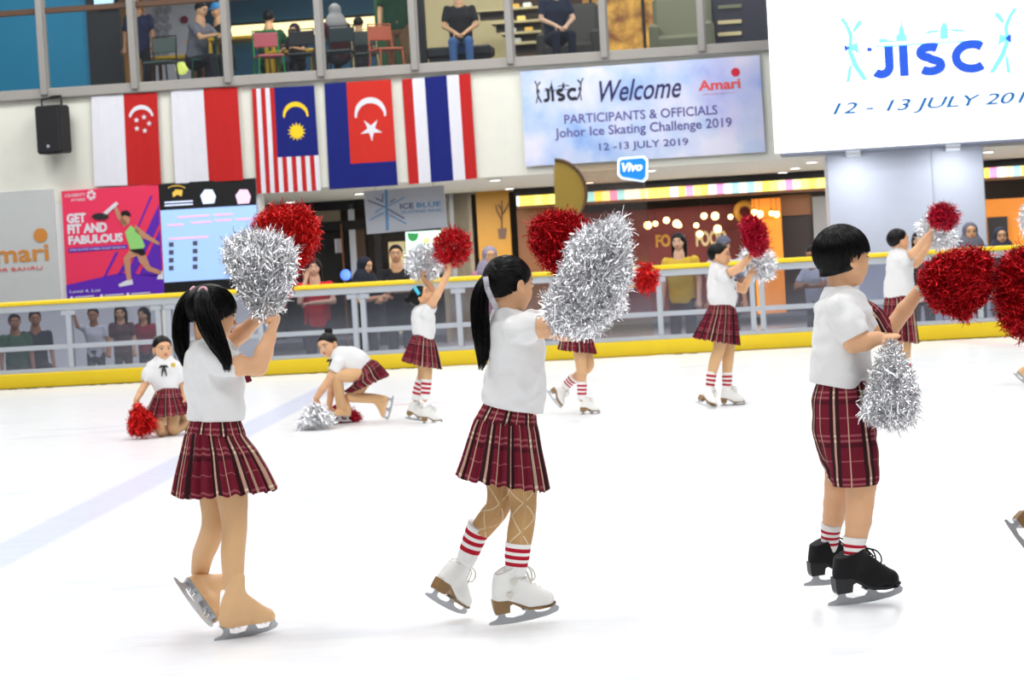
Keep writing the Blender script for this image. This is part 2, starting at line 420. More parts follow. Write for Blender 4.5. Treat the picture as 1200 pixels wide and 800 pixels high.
def fold_noise(seed, amp, sc):
    r = np.random.default_rng(seed); W = r.normal(size=(7, 3)); W /= np.linalg.norm(W, axis=1)[:, None]; fr = sc*r.uniform(.6, 1.5, 7); ph = r.uniform(0, 6.28, 7)
    def fn(X, Y, Z):
        o = 0
        for i in range(7):
            q = (X*W[i, 0] + Y*W[i, 1] + Z*W[i, 2])*fr[i]
            o = o + np.sin(q + ph[i] + 1.6*np.sin(q*.43 + ph[i-1] + (Z*W[i, 0] - X*W[i, 2])*fr[i]*.5))
        return amp*o/3
    return fn
def crease_noise(seed, amp, sc):
    """narrow raised folds that come and go along their length"""
    r = np.random.default_rng(seed); W = r.normal(size=(6, 3)); W[:, 2] *= .55; W /= np.linalg.norm(W, axis=1)[:, None]; U = r.normal(size=(6, 3)); fr = sc*r.uniform(.7, 1.3, 6); ph = r.uniform(0, 6.28, (6, 2))
    def fn(X, Y, Z):
        o = 0
        for i in range(6):
            q = (X*W[i, 0] + Y*W[i, 1] + Z*W[i, 2])*fr[i]; m = X*U[i, 0]*14 + Y*U[i, 1]*14 + Z*U[i, 2]*14
            o = o - np.exp(-7*np.sin(q*.5 + ph[i, 0] + .7*np.sin(m*.6))**2)*np.clip(np.sin(m + ph[i, 1]), 0, 1)
        return amp*o
    return fn
def body(fig, root, head, arms, legs, secs, skin, seed=0, slim=.0):
    """the body as one continuous surface"""
    c, f, u, s, H = head; pts = [c + f*H*.6, c - f*H*.6, c + u*H*.6, c - u*H*.6, c + s*H*.45, c - s*H*.45]
    for a in arms:
        pts += [q[0] for q in a['L']]; w, d = a['L'][-1][0], a['d']; pts += [w + nz(d)*a['len']*1.1, w + nz(a['n'])*.06, w - nz(a['n'])*.05]
    for l in legs: pts += [q[0] for q in l]
    for q in secs: pts += [q[0] + V(q[1], q[2], 0), q[0] - V(q[1], q[2], 0)]
    lo, hi = bounds(pts, .04); F = Field(lo, hi, fig.h)
    head_sdf(F, c, f, u, s, H)
    top = secs[0][0]
    F.lobe(c - u*.28*H - f*.12*H, top - V(0, 0, .03), .19*H, .20*H, .015)
    torso_sdf(F, secs, .022)
    for a in arms:
        L = a['L']
        for A, B in zip(L[:-1], L[1:]): F.lobe(A[0], B[0], A[1], B[1], .012)
        hand_sdf(F, L[-1][0], a['d'], a['n'], a['len'], a['pose'], k=.0022 if fig.h < .004 else .003)
    for L in legs:
        for A, B in zip(L[:-1], L[1:]): F.lobe(A[0], B[0], A[1]-slim, B[1]-slim, .006)
    v, fc = F.mesh(); me = make_mesh('body', v, fc, [skin], attrs={'feat': ('FLOAT_COLOR', feat_of(v, c, f, u, s, H))})
    return link('body', me, root)
def shirt(fig, root, secs, sleeves, collar=None, seed=1, amp=.0062, m=None, name='shirt', hem=None, cuff=True):
    pts = []
    for q in secs: pts += [q[0] + V(q[1], q[2], 0), q[0] - V(q[1], q[2], 0)]
    for sl in sleeves: pts += [q[0] for q in sl]
    lo, hi = bounds(pts, .07); F = Field(lo, hi, fig.h*1.15)
    for sl in sleeves:                                   # open cuffs: cut flat and hollowed round the arm
        for A, B in zip(sl[:-1], sl[1:]): F.lobe(A[0], B[0], A[1], B[1], .02)
    F.ripple(fold_noise(seed+4, amp*.7, 60))
    if fig.h < .004: F.ripple(crease_noise(seed+5, .004, 50))
    for sl in sleeves:
        A, B = sl[-2], sl[-1]; d = nz(B[0]-A[0]); e = B[0] + d*.004; R = B[1]*1.5
        def fn(X, Y, Z, e=e, d=d, R=R):
            t = (X-e[0])*d[0] + (Y-e[1])*d[1] + (Z-e[2])*d[2]
            q = np.sqrt(np.maximum((X-e[0])**2 + (Y-e[1])**2 + (Z-e[2])**2 - t*t, 0)); return np.maximum(np.maximum(-t, q-R), t-R)
        F.op(e-R*1.5, e+R*1.5, fn, .003, sub=True)
        F.lobe(e - d*.02, e + d*.03, B[1]-.007, B[1]-.005, .003, sub=True)
    G2 = Field(lo, hi, fig.h*1.15); torso_sdf(G2, secs, 0, .025)
    G2.ripple(fold_noise(seed, amp*.8, 46)); G2.ripple(fold_noise(seed+9, amp*1.3, 22))
    if fig.h < .004: G2.ripple(crease_noise(seed+2, .0058, 34))
    kk = .022; h = np.clip(.5 + .5*(F.v - G2.v)/kk, 0, 1); F.v = F.v*(1-h) + G2.v*h - kk*h*(1-h)
    if hem is not None: F.cut(hem[0], hem[1], .01)
    v, fc = F.mesh(); o = link(name, make_mesh(name, v, fc, [m or M['shirt']]), root)
    if collar:
        ring_collar(root, collar, m or M['shirt'], o)
    return o
def ring_collar(root, c, m, par):
    """turned-down collar: (centre, right vec, back vec, up vec, ra, rb, height, gap angle of the open front)"""
    ctr, ex, ey, ez, ra, rb, h, front = c
    B = MB(); vs = []; F = []; n = 48; prof = [(-.002, -.6), (-.001, .3), (.001, .85), (.005, 1.02), (.011, .95), (.019, .2), (.026, -.75), (.022, -.8), (.012, .2), (.005, .3), (.003, -.6)]
    for i in range(n+1):
        a = front + .14 + (2*math.pi - .28)*i/n; e = min(i, n-i)/n; pt = 1 + 1.0*max(0, 1-e/.12); dip = .020*(.5 + .5*math.cos(a-front))
        for o, z in prof:
            vs.append(ctr + ex*math.cos(a)*(ra + o) + ey*math.sin(a)*(rb + o) + ez*(h*(z if z > 0 else z*pt) - dip))
    k = len(prof)
    for i in range(n):
        for j in range(k): F.append((i*k+j, i*k+(j+1) % k, (i+1)*k+(j+1) % k, (i+1)*k+j))
    F += [tuple(range(k)), tuple(n*k+j for j in range(k-1, -1, -1))]
    B.add(vs, F, m); B.build('collar', par, True)
def loft_skirt(fig, root, rings, m, pleats=26, amp=.012, seed=3, name='skirt', ylap=None, n=156):
    """rings: [(xl, yl, xr, yr, half depth, pleat 0..1, dy)]; plaid runs on cloth coordinates"""
    r = np.random.default_rng(seed); ph = r.uniform(0, 6.28, 6); R = []
    for xl, yl, xr, yr, hd, pa, dy in rings:
        a, b = fig.p(xl, yl, dy), fig.p(xr, yr, dy); R.append(((a+b)/2, (b-a)/2, hd, pa))
    # smooth in between
    RR = []
    for A, B in zip(R[:-1], R[1:]):
        for t in (0, .25, .5, .75): RR.append(tuple(A[q]*(1-t) + B[q]*t for q in range(4)))
    RR.append(R[-1]); vs = []; uv = []; v = 0; cir = np.mean([2*math.pi*math.sqrt((np.linalg.norm(q[1])**2 + q[2]**2)/2) for q in R[1:]])
    for i, (c, ex, hd, pa) in enumerate(RR):
        if i: v += np.linalg.norm(c - RR[i-1][0])
        for j in range(n):
            a = 2*math.pi*j/n; w = a*pleats + 1.1*math.sin(a*3 + ph[0]) + .6*math.sin(a*7 + ph[1])
            zig = math.sin(w) + .35*math.sin(2*w + .8); mag = amp*pa*(1 + .45*math.sin(a*5 + ph[2])); sw = pa*.010*math.sin(a*4 + ph[3])
            ca, sa = math.cos(a), math.sin(a); L = np.linalg.norm(ex)
            out = nz(ex/L*ca/L*1 + YD*sa/hd)
            vs.append(c + ex*ca + YD*hd*sa + out*(mag*zig + sw) + V(0, 0, pa*.006*math.sin(w + .5)))
            uv.append((a/(2*math.pi)*cir, v, 0))
    k = len(RR); F = [(i*n+j, (i+1)*n+j, (i+1)*n+(j+1) % n, i*n+(j+1) % n) for i in range(k-1) for j in range(n)]
    # inside face, 3 mm in
    b = len(vs); cs = [q[0] for q in RR]
    for i in range(k):
        for j in range(n):
            p = vs[i*n+j]; vs.append(p + nz(cs[i]-p)*.004); uv.append(uv[i*n+j])
    F += [(b+i*n+(j+1) % n, b+(i+1)*n+(j+1) % n, b+(i+1)*n+j, b+i*n+j) for i in range(k-1) for j in range(n)]
    for i in (0, k-1): F += [(i*n+j, i*n+(j+1) % n, b+i*n+(j+1) % n, b+i*n+j) for j in range(n)]
    return link(name, make_mesh(name, vs, F, [m], attrs={'pl': ('FLOAT_VECTOR', uv)}), root)
def limb_tube(name, root, L, mats, grow=.0015, n=28, stripes=None, sub=5, attr=True, wob=0.):
    """smooth tube along [(p, r)] (a sock, a stocking); stripes = [(t0, t1)] of its length in the second material"""
    P = np.array([q[0] for q in L]); R = np.array([q[1] for q in L]); k = len(L); pts = []; rad = []
    for i in range(k-1):
        p0, p1, p2, p3 = P[max(i-1, 0)], P[i], P[i+1], P[min(i+2, k-1)]
        for t in np.linspace(0, 1, sub, endpoint=False):
            pts.append(.5*(2*p1 + (p2-p0)*t + (2*p0-5*p1+4*p2-p3)*t*t + (3*p1-p0-3*p2+p3)*t**3)); rad.append(R[i]*(1-t) + R[i+1]*t)
    pts.append(P[-1]); rad.append(R[-1]); pts = np.array(pts); rad = np.array(rad) + grow
    d = np.r_[0, np.cumsum(np.linalg.norm(np.diff(pts, axis=0), axis=1))]; T = d/d[-1]
    if stripes:
        ts = np.unique(np.r_[np.linspace(0, 1, 14), [x for s in stripes for x in s]])
        pts = np.stack([np.interp(ts, T, pts[:, q]) for q in range(3)], 1); rad = np.interp(ts, T, rad); T = ts; d = ts*d[-1]
    B = MB(); B.tube(pts, rad, mats[0], n, caps=True)
    k = len(pts); B.a = [((j/n)*2*math.pi*.045, d[i], T[i]) for i in range(k) for j in range(n)]
    if stripes:
        B.mat(mats[1])
        for i in range(k-1):
            tm = (T[i]+T[i+1])/2
            if any(a < tm < b for a, b in stripes):
                for j in range(n): B.m[i*n+j] = 1
    return B.build(name, root, True, attr=True)

# ------------------------------------------------------------------ skates
def skate(root, back, front, up, kind='white', res=.0032, scale=None, laces=True):
    """blade from `back` to `front` (points), `up` a point above (ankle); figure skate as boot > sole, blade, laces"""
    x = nz(front - back); L = np.linalg.norm(front - back); k = (scale or L/.271); o = back
    z = up - (front+back)/2; z = nz(z - x*(z @ x)); y = np.cross(z, x)
    W = lambda a, b, c: o + k*(x*a + y*b + z*c)
    cov = kind == 'covered'
    mb = {'white': M['white_leather'], 'black': M['black_suede'], 'covered': M['tan_boot']}[kind]
    corners = [W(a, b, c) for a in (-.02, .28) for b in (-.06, .06) for c in (.02, .29)]
    lo, hi = bounds(corners, .01); F = Field(lo, hi, res*k*1.0)
    lb = lambda a, b, ra, rb, kk=.015, sub=False: F.lobe(W(*a), W(*b), tuple(q*k for q in ra), tuple(q*k for q in rb), kk*k, side=y, sub=sub)
    # in-plane radius, side radius
    if cov: lb((.080, 0, .13), (.092, 0, .245), (.046, .042), (.033, .033)); lb((.064, 0, .105), (.078, 0, .14), (.039, .034), (.045, .038))
    else: lb((.078, 0, .13), (.092, 0, .215), (.047, .042), (.048, .047)); lb((.064, 0, .105), (.078, 0, .14), (.039, .036), (.045, .040))
    lb((.075, 0, .095), (.16, 0, .078), (.044, .034), (.036, .038))
    lb((.16, 0, .076), (.218, 0, .066), (.036, .038), (.033, .036))
    lb((.105, 0, .145), (.185, 0, .088), (.042, .032), (.032, .033), .02)
    if cov: lb((.062, 0, .075), (.11, 0, .07), (.036, .030), (.03, .03), .02)
    if not cov: lb((.090, 0, .222), (.094, 0, .26), (.036, .035), (.038, .037), .004, sub=True)   # opening
    # flat underside and top line
    def under(X, Y, Z):
        a = ((X-o[0])*x[0] + (Y-o[1])*x[1] + (Z-o[2])*x[2])/k; c = ((X-o[0])*z[0] + (Y-o[1])*z[1] + (Z-o[2])*z[2])/k
        zs = .056 + 0*a if cov else np.interp(a.ravel(), [.0, .075, .11, .15, .19, .26], [.094, .092, .075, .053, .047, .051]).reshape(a.shape)
        zt = np.interp(a.ravel(), [.0, .05, .10, .14, .2], [.186, .189, .205, .224, .23]).reshape(a.shape) - (.026 if kind == 'black' else 0) + (.09 if cov else 0)
        return np.maximum(zs - c, c - zt)*k
    _, G = F.grid(F.lo, F.lo + F.h*(F.n-1)); d = under(*G).astype(np.float32); kk = .004*k
    h = np.clip(.5 - .5*(F.v - d)/kk, 0, 1); F.v = F.v + (d - F.v)*h + kk*h*(1-h)
    v, fc = F.mesh(); sk = link('skate', make_mesh('skate', v, fc, [mb]), root)
    # sole and heel
    ms = M['sole'] if kind == 'white' else M['sole_black']
    top = [(.0225, .095), (.075, .093), (.11, .076), (.15, .054), (.19, .048), (.235, .0505), (.252, .056)]
    bot = [(.254, .049), (.235, .0415), (.19, .039), (.15, .043), (.118, .058), (.093, .074), (.082, .070), (.078, .045), (.028, .043), (.024, .06)]
    hw = lambda a: float(np.interp(a, [.02, .06, .10, .15, .2, .235, .254], [.022, .030, .026, .029, .035, .031, .016]))
    if cov:
        top = [(.035, .060), (.24, .060)]; bot = [(.24, .054), (.035, .054)]
        ms = M['steel']
    S = MB(); poly = top + bot; nn = len(poly)
    vs = [W(a, -hw(a)*(.9 if cov else 1.02), c) for a, c in poly] + [W(a, hw(a)*(.9 if cov else 1.02), c) for a, c in poly]
    S.add(vs, [tuple(range(nn)), tuple(range(2*nn-1, nn-1, -1))] + [(i, i+nn, (i+1) % nn+nn, (i+1) % nn) for i in range(nn)], ms)
    S.build('sole', sk)
    # blade
    up_h = .055 if cov else .044
    edge = [(0, .004), (.03, .0), (.09, -.003), (.16, -.002), (.22, .004), (.252, .012), (.262, .017), (.266, .030), (.258, .036), (.250, .044)]
    tpr = [(.232, .044), (.238, .033), (.228, .024), (.20, .021), (.182, .024), (.172, .031), (.172, .042), (.142, .044), (.140, .031), (.130, .022), (.09, .018), (.066, .024), (.060, up_h), (.036, up_h), (.037, .030), (.028, .020), (.010, .016), (.001, .013)]
    if cov: tpr = [(a, c + (.010 if c > .03 else 0)) for a, c in tpr]; edge[-1] = (.250, .056)
    Bl = MB(); poly = edge + tpr; t = .0028*k
    Bl.prism([(a*k, c*k) for a, c in poly], o - y*t/2, x, z, y, t, M['steel'])
    Bl.box(W(.048, 0, up_h), (x, y, z), (.022*k, .020*k, .0022*k), M['steel']); Bl.box(W(.185, 0, .045 if not cov else .056), (x, y, z), (.058*k, .022*k, .0022*k), M['steel'])
    if cov:
        for a in (.075, .10, .19, .21): Bl.tube([W(a, -.012, .046), W(a, .012, .046)], .006*k, M['chrome'], 8)
    Bl.build('blade', sk)
    if laces and not cov:
        B = MB(); ml = M['lace_white'] if kind == 'white' else M['lace_black']
        fr = [(.139, .212), (.140, .195), (.143, .178), (.149, .161), (.160, .146), (.176, .130), (.193, .116), (.208, .105)]
        P3 = lambda a, b, c: W(a, b, c)
        lo_ = .026 if kind == 'black' else 0
        fr = [(a, c - lo_*(c-.105)/.107) for a, c in fr]
        for i, (a, c) in enumerate(fr):
            w = .020 - .0005*i
            for q in (-1, 1):
                B.ball(P3(a - .012, q*w*1.15, c - .006), .0035*k, M['grey_trim'] if kind == 'white' else M['steel'], nu=8, nv=5)
            if i < len(fr)-1:
                a2, c2 = fr[i+1]
                for q in (-1, 1): B.tube([P3(a-.010, q*w*1.1, c-.004), P3((a+a2)/2 + .006, 0, (c+c2)/2 + .006), P3(a2-.010, -q*w*1.1, c2-.004)], .0022*k, ml, 6)
        for q in (-1, 1):                                   # bow loops
            lp = [P3(.142, 0, .205-lo_)]
            for t in np.linspace(0, 1, 12): lp.append(P3(.142 + .030*math.sin(math.pi*t) + (.022 if q > 0 else .03)*t, q*.014*math.sin(math.pi*t) + q*.006, .205 - lo_ - (.075 if q > 0 else .06)*t + .008*math.sin(2*math.pi*t)))
            B.tube(lp, .0029*k, ml, 6); B.tube([P3(.142, q*.006, .205-lo_), P3(.162, q*.016, .18-lo_), P3(.170, q*.012, .15), P3(.172, q*.016, .125)], .0026*k, ml, 6)
        B.build('laces', sk, True)
    if kind == 'white' and laces:
        G = MB(); N = 14                                    # grey welt round the top edge
        for q in (-1, 1):
            pts = [W(a, q*math.sqrt(max(0, 1 - ((a - .0935)/.047)**2))*.0385, float(np.interp(a, [.05, .10, .14], [.188, .204, .220]))) for a in np.linspace(.0475, .1395, N)]
            G.tube(pts, .0028*k, M['grey_trim'], 6)
        G.build('welt', sk, True)
    return sk

# ------------------------------------------------------------------ hair
def hair_g(a, style):
    """height of the hairline (in head heights) at forward position a"""
    if style == 'bowl': return np.interp(a, [-.5, -.34, -.2, -.06, .06, .2, .48], [-.34, -.30, -.17, .035, .10, .115, .16])
    if style == 'pulled': return np.interp(a, [-.5, -.30, -.08, .05, .16, .27, .40], [-.26, -.24, -.10, .0, .06, .17, .30])
    if style == 'bangs': return np.interp(a, [-.5, -.28, -.05, .12, .26, .36, .50], [-.20, -.20, -.12, -.10, .0, .07, .09])
    if style == 'short': return np.interp(a, [-.5, -.30, -.08, .05, .16, .27, .40], [-.26, -.22, -.08, .04, .08, .20, .30])
RAD = {'bowl': (.49, .46, .445), 'pulled': (.452, .405, .39), 'bangs': (.475, .43, .42), 'short': (.46, .43, .40)}
def hair_cap(fig, head, root, style, name='hair', buns=(), m=None, res=None):
    c, f, u, s, H = head; r = np.array(RAD[style])*H; cc = c + H*(-.055*f + .105*u)
    pts = [c + f*H*.7, c - f*H*.7, c + u*H*.7, c - u*H*.6, c + s*H*.6, c - s*H*.6]
    for b, rr in buns: pts += [b + rr, b - rr]
    lo, hi = bounds(pts, .03); F = Field(lo, hi, res or fig.h)
    def fn(X, Y, Z):
        x, y, z = X-cc[0], Y-cc[1], Z-cc[2]; a = x*f[0]+y*f[1]+z*f[2]; b = x*u[0]+y*u[1]+z*u[2]; e = x*s[0]+y*s[1]+z*s[2]
        k0 = np.sqrt((a/r[0])**2+(b/r[1])**2+(e/r[2])**2); k1 = np.sqrt((a/r[0]**2)**2+(b/r[1]**2)**2+(e/r[2]**2)**2)+1e-9
        d = k0*(k0-1)/k1; A = a/H - .055; U = b/H + .105
        g = hair_g(A.ravel(), style).reshape(A.shape) + (.05 if style == 'bowl' else 0)
        w = np.arctan2(e, a+.1*H); d = d + .0012*np.sin(w*38 + 3*np.sin(b/H*9))
        cutd = (g - U)*H*.75
        kk = .012; h = np.clip(.5 - .5*(d-cutd)/kk, 0, 1); return d + (cutd-d)*h + kk*h*(1-h)
    F.op(cc - r.max()*1.1, cc + r.max()*1.1, fn, .002)
    for b, rr in buns: F.ell(b, (f, u, s), (rr, rr, rr), .008)
    v, fc = F.mesh(); return link(name, make_mesh(name, v, fc, [m or M['hair_cap']]), root)
def strands_mesh(paths, w0, w1=.35, m=None):
    """paths [N,k,3] -> three-sided tapering strands in one mesh"""
    P = np.asarray(paths); N, k, _ = P.shape; T = np.gradient(P, axis=1); T /= np.linalg.norm(T, axis=2, keepdims=True)+1e-9
    ref = rng.normal(size=(N, 1, 3)); A = np.cross(T, ref); A /= np.linalg.norm(A, axis=2, keepdims=True)+1e-9; Bv = np.cross(T, A)
    t = np.linspace(0, 1, k); wd = (w0*np.where(t < .15, .6+.4*t/.15, 1 - (1-w1)*((t-.15)/.85)**2))[None, :, None]
    ring = [P + (A*math.cos(q) + Bv*math.sin(q))*wd for q in (0, 2.094, 4.189)]
    vs = np.stack(ring, 2).reshape(-1, 3); b = (np.arange(N)*k*3)[:, None, None]; i = (np.arange(k-1)*3)[None, :, None]; j = np.arange(3)[None, None, :]; j2 = (j+1) % 3
    F = np.stack([b+i+j, b+i+j2, b+i+3+j2, b+i+3+j], -1).reshape(-1, 4)
    return vs, F
def scalp(head, style, lift=1.0):
    c, f, u, s, H = head; r = np.array(RAD[style])*H*lift; cc = c + H*(-.055*f + .105*u)
    return lambda d: cc + (f*d[..., :1]*r[0] + u*d[..., 1:2]*r[1] + s*d[..., 2:3]*r[2])
def slerp(a, b, t):
    w = math.acos(max(-1, min(1, float(a @ b)))); return a if w < 1e-4 else (math.sin((1-t)*w)*a + math.sin(t*w)*b)/math.sin(w)
def rim_dirs(style, n, jitter=.0):
    """directions (f,u,s) on the hairline"""
    out = []; r = np.array(RAD[style])
    for i in range(n):
        th = 2*math.pi*(i + rng.uniform(-.5, .5))/n; best = None
        for ph in np.linspace(.3, 2.7, 90):
            d = V(math.sin(ph)*math.cos(th), math.cos(ph), math.sin(ph)*math.sin(th)); a = d[0]*r[0]-.055; b = d[1]*r[1]+.105
            if b < hair_g(a, style): best = d; break
        out.append(best if best is not None else d)
    return out
def hair_strands(head, root, style, crown, n, w, k=9, name='strands', reverse=False, parent=None, part=None, tuck=.0, jit=.06):
    """locks from the crown out to the hairline (or gathered from the hairline to `crown`)"""
    S = scalp(head, style); cr = nz(crown); P = []
    for d in rim_dirs(style, n):
        if part is not None and part*d[2] < -.02: continue
        for rep in range(1):
            e = nz(d + rng.normal(0, .02, 3)); st = nz(cr + rng.normal(0, jit, 3)); lift = 1.0 + rng.uniform(-.002, .022); t0 = rng.uniform(0, .5) if not reverse else 0
            row = []
            for t in np.linspace(t0, 1.0 if reverse else 1.05 + rng.uniform(-.05, .05), k):
                q = slerp(st, e, t) if t <= 1 else nz(e + (e-st)*(t-1))
                row.append(S(q[None]*(lift))[0])
            P.append(row[::-1] if reverse else row)
    vs, F = strands_mesh(P, w, .5); return link(name, make_mesh(name, vs, F, [M['hair']]), parent or root)
def tail_paths(guide, radii, n, k=16, noise=.004):
    G = np.array(guide, float); d = np.r_[0, np.cumsum(np.linalg.norm(np.diff(G, axis=0), axis=1))]; T = d/d[-1]; ts = np.linspace(0, 1, k)
    # smooth the guide
    g = np.stack([np.interp(ts, T, G[:, q]) for q in range(3)], 1)
    for _ in range(3): g[1:-1] = (g[:-2] + 2*g[1:-1] + g[2:])/4
    R = np.interp(ts, np.linspace(0, 1, len(radii)), radii); t = np.gradient(g, axis=0); t /= np.linalg.norm(t, axis=1)[:, None]
    a = np.cross(t, YD); a /= np.linalg.norm(a, axis=1)[:, None]; b = np.cross(t, a); P = []
    for i in range(n):
        an = rng.uniform(0, 6.283); rr = math.sqrt(rng.uniform(0, 1)); tw = rng.uniform(-.6, .6); ph = rng.uniform(0, 6.28); end = rng.uniform(.82, 1.0)
        row = []
        for q in range(k):
            tt = ts[q]*end*(k-1); i0 = min(int(tt), k-2); fr = tt-i0; mixv = lambda A: A[i0]*(1-fr) + A[i0+1]*fr
            A = an + tw*ts[q] + .1*math.sin(ts[q]*9+ph)
            row.append(mixv(g) + (mixv(a)*math.cos(A) + mixv(b)*math.sin(A))*rr*mixv(R) + rng.normal(0, noise*.25, 3)*ts[q])
        P.append(row)
    return P

# ------------------------------------------------------------------ pom-poms
def inside(poly, x, y):
    c = False; n = len(poly); j = n-1
    for i in range(n):
        xi, yi = poly[i]; xj, yj = poly[j]
        if (yi > y) != (yj > y) and x < (xj-xi)*(y-yi)/(yj-yi) + xi: c = not c
        j = i
    return c
def edge_dist(poly, x, y):
    b = 1e9; n = len(poly)
    for i in range(n):
        x0, y0 = poly[i]; x1, y1 = poly[(i+1) % n]; dx, dy = x1-x0, y1-y0
        t = max(0, min(1, ((x-x0)*dx + (y-y0)*dy)/(dx*dx+dy*dy+1e-9))); b = min(b, math.hypot(x-x0-t*dx, y-y0-t*dy))
    return b
def pompom(label, group, poly, Y, root_px, m, n=1500, slen=.055, width=.0034, thick=.11, jit=.75, cat='pom-pom', handle=True, seed=0, ball=False, droop=0.):
    """shaker of crinkled foil strips: the strips fill a rounded body as wide as the outline and `thick` deep each way"""
    r = np.random.default_rng(seed+100); ppm = FPX/Y; rt = at(root_px[0], root_px[1], Y)
    top = empty('pompom', rt, label, cat, group)
    xs = [q[0] for q in poly]; ys = [q[1] for q in poly]; mx = 0; C = []
    while len(C) < n:
        x, y = r.uniform(min(xs), max(xs)), r.uniform(min(ys), max(ys))
        if inside(poly, x, y): C.append((x, y, edge_dist(poly, x, y)))
    em = max(q[2] for q in C); P = []; Wd = []; k = 5
    for x, y, e in C:
        hz = thick*math.sqrt(max(0, 1-(1-e/em)**2)); sd = r.choice((-1, 1)); dz = sd*hz*(1 - r.uniform(0, 1)**2*.9)
        p = at(x, y, Y + dz); d = p - rt; rad = np.linalg.norm(d); d = nz(d) if not ball else nz(p - at(sum(xs)/len(xs), sum(ys)/len(ys), Y))
        d = nz(d + r.normal(0, jit, 3) + V(0, 0, -droop)); L = slen*r.uniform(.5, 1.25); L = min(L, .35*rad + .5*slen)
        bend = r.normal(0, .8, 3); row = []; st = p - d*L*.75
        for t in np.linspace(0, 1, k): row.append(st + d*L*t + bend*L*.32*(t*t) + r.normal(0, .0022, 3))
        P.append(row); Wd.append(width*r.uniform(.6, 1.2))
    P = np.array(P); N = len(P); T = np.gradient(P, axis=1); T /= np.linalg.norm(T, axis=2, keepdims=True)+1e-9
    ref = r.normal(size=(N, 1, 3)) + .9*np.cumsum(r.normal(size=(N, k, 3))*.5, axis=1); A = np.cross(T, ref); A /= np.linalg.norm(A, axis=2, keepdims=True)+1e-9
    Nn = np.cross(T, A); t = np.linspace(0, 1, k); wd = (np.array(Wd)[:, None]*np.where(t > .7, 1-(t-.7)/.3*.6, 1)[None])[:, :, None]
    vs = np.stack([P + A*wd/2, P - A*wd/2, P - A*wd/2 + Nn*.0004, P + A*wd/2 + Nn*.0004], 2).reshape(-1, 3)
    b = (np.arange(N)*k*4)[:, None, None]; i = (np.arange(k-1)*4)[None, :, None]; j = np.array((0, 2))[None, None, :]
    F = np.stack([b+i+j, b+i+j+1, b+i+4+j+1, b+i+4+j], -1).reshape(-1, 4)
    o = link('tinsel', make_mesh('tinsel', vs, F, [m], smooth=False), top); o['kind'] = 'stuff'
    if handle:
        B = MB(); c = at(sum(xs)/len(xs), sum(ys)/len(ys), Y); d = nz(c-rt); B.tube([rt - d*.012, rt + d*.01, rt + d*.05], [.008, .009, .007], M['lace_white'], 10); B.build('handle', top, True)
    return top
# ================================================================== the three skaters near the lens
GS = 'children in plaid school uniforms skating in a line'
def leg_of(fig, L): return [(fig.p(*q[:3]), fig.r(q[3])) for q in L]
def arm_of(fig, L, d, n, ln=.135, pose='grip'): return dict(L=leg_of(fig, L), d=V(*d), n=V(*n), len=ln, pose=pose)

# ---- girl with two long pigtails
g = Fig(8.95, .0027)
root = empty('person', on_ice(288, 750), 'person with two long black pigtails on tan covered skates, holding pom-poms overhead', 'person', GS)
hd = (g.p(249, 367), *head_frame((.90, .34, -.20)), .205)
sec = tsec(g, [(232, 256, 410, .05), (222, 272, 416, .115), (221, 279, 430, .125), (220, 283, 450, .118), (222, 284, 470, .118), (223, 284, 486, .119), (224, 283, 505, .114)])
armN = arm_of(g, [(246, 420, -.12, 27), (280, 428, -.15, 24), (303, 430, -.17, 19.5), (309, 413, -.165, 20), (317, 393, -.15, 15)], (.45, -.1, 1), (-.9, .35, .15), .125, 'fist')
armF = arm_of(g, [(262, 415, .12, 24), (268, 404, .15, 20), (284, 390, .13, 19), (303, 372, .10, 14)], (.5, .0, 1), (-.8, -.5, .2), .125, 'grip')
l1 = leg_of(g, [(258, 515, -.045, 34), (266, 550, -.05, 35), (272, 582, -.05, 36), (274, 604, -.05, 31), (275, 622, -.05, 28), (273, 645, -.05, 28), (273, 666, -.045, 25.5), (274, 692, -.03, 20)])
l2 = leg_of(g, [(246, 515, .05, 34), (248, 550, .07, 35), (250, 582, .07, 33), (251, 603, .07, 29), (249, 620, .08, 27), (243, 638, .12, 26.5), (238, 650, .16, 25), (234, 671, .21, 20)])
sleN = leg_of(g, [(245, 419, -.12, 30), (262, 424, -.135, 30), (279, 427, -.15, 28)]); sleF = leg_of(g, [(258, 418, .12, 30), (264, 410, .14, 27), (270, 404, .15, 25)])
body(g, root, hd, [armN, armF], [l1, l2], sec, M['skin'], slim=.005)
col1 = (g.p(243, 405), V(.93, .36, 0), V(-.36, .93, 0), nz(V(.08, .0, 1)), .052, .054, .026, .0)
shirt(g, root, sec, [sleN, sleF], col1, 3, hem=(g.p(254, 492), V(-.05, 0, -1)))
loft_skirt(g, root, [(219, 505, 286, 507, .121, .3, 0), (217, 511, 289, 513, .126, .45, 0), (213, 530, 301, 528, .150, .6, 0), (207, 558, 314, 550, .180, .9, 0), (203, 580, 325, 572, .198, 1.0, 0)], M['plaid'], 24, .013)
bd = loft_skirt(g, root, [(228, 483, 279, 485, .106, .0, 0), (223, 493, 282, 495, .114, .15, 0), (218, 507, 287, 509, .123, .25, 0)], M['plaid'], 30, .007, 4, name='yoke')
tg = limb_tube('tights', root, l1[1:], [M['tights']]); limb_tube('tights', root, l2[1:], [M['tights']])
skate(root, at(251, 752, 8.91), at(327, 738, 9.04), g.p(275, 685, -.05), 'covered', .0026)
skate(root, g.p(202.5, 677, .10), g.p(244.5, 737, .02), g.p(235, 667, .215), 'covered', .0026)
cap = hair_cap(g, hd, root, 'bangs')
for sd in (1, -1): hair_strands(hd, root, 'bangs', (-.45, .75, .45*sd), 330, .0014, reverse=True, name='hair_lock', parent=cap, part=sd)
c_, f_, u_, s_, H_ = hd
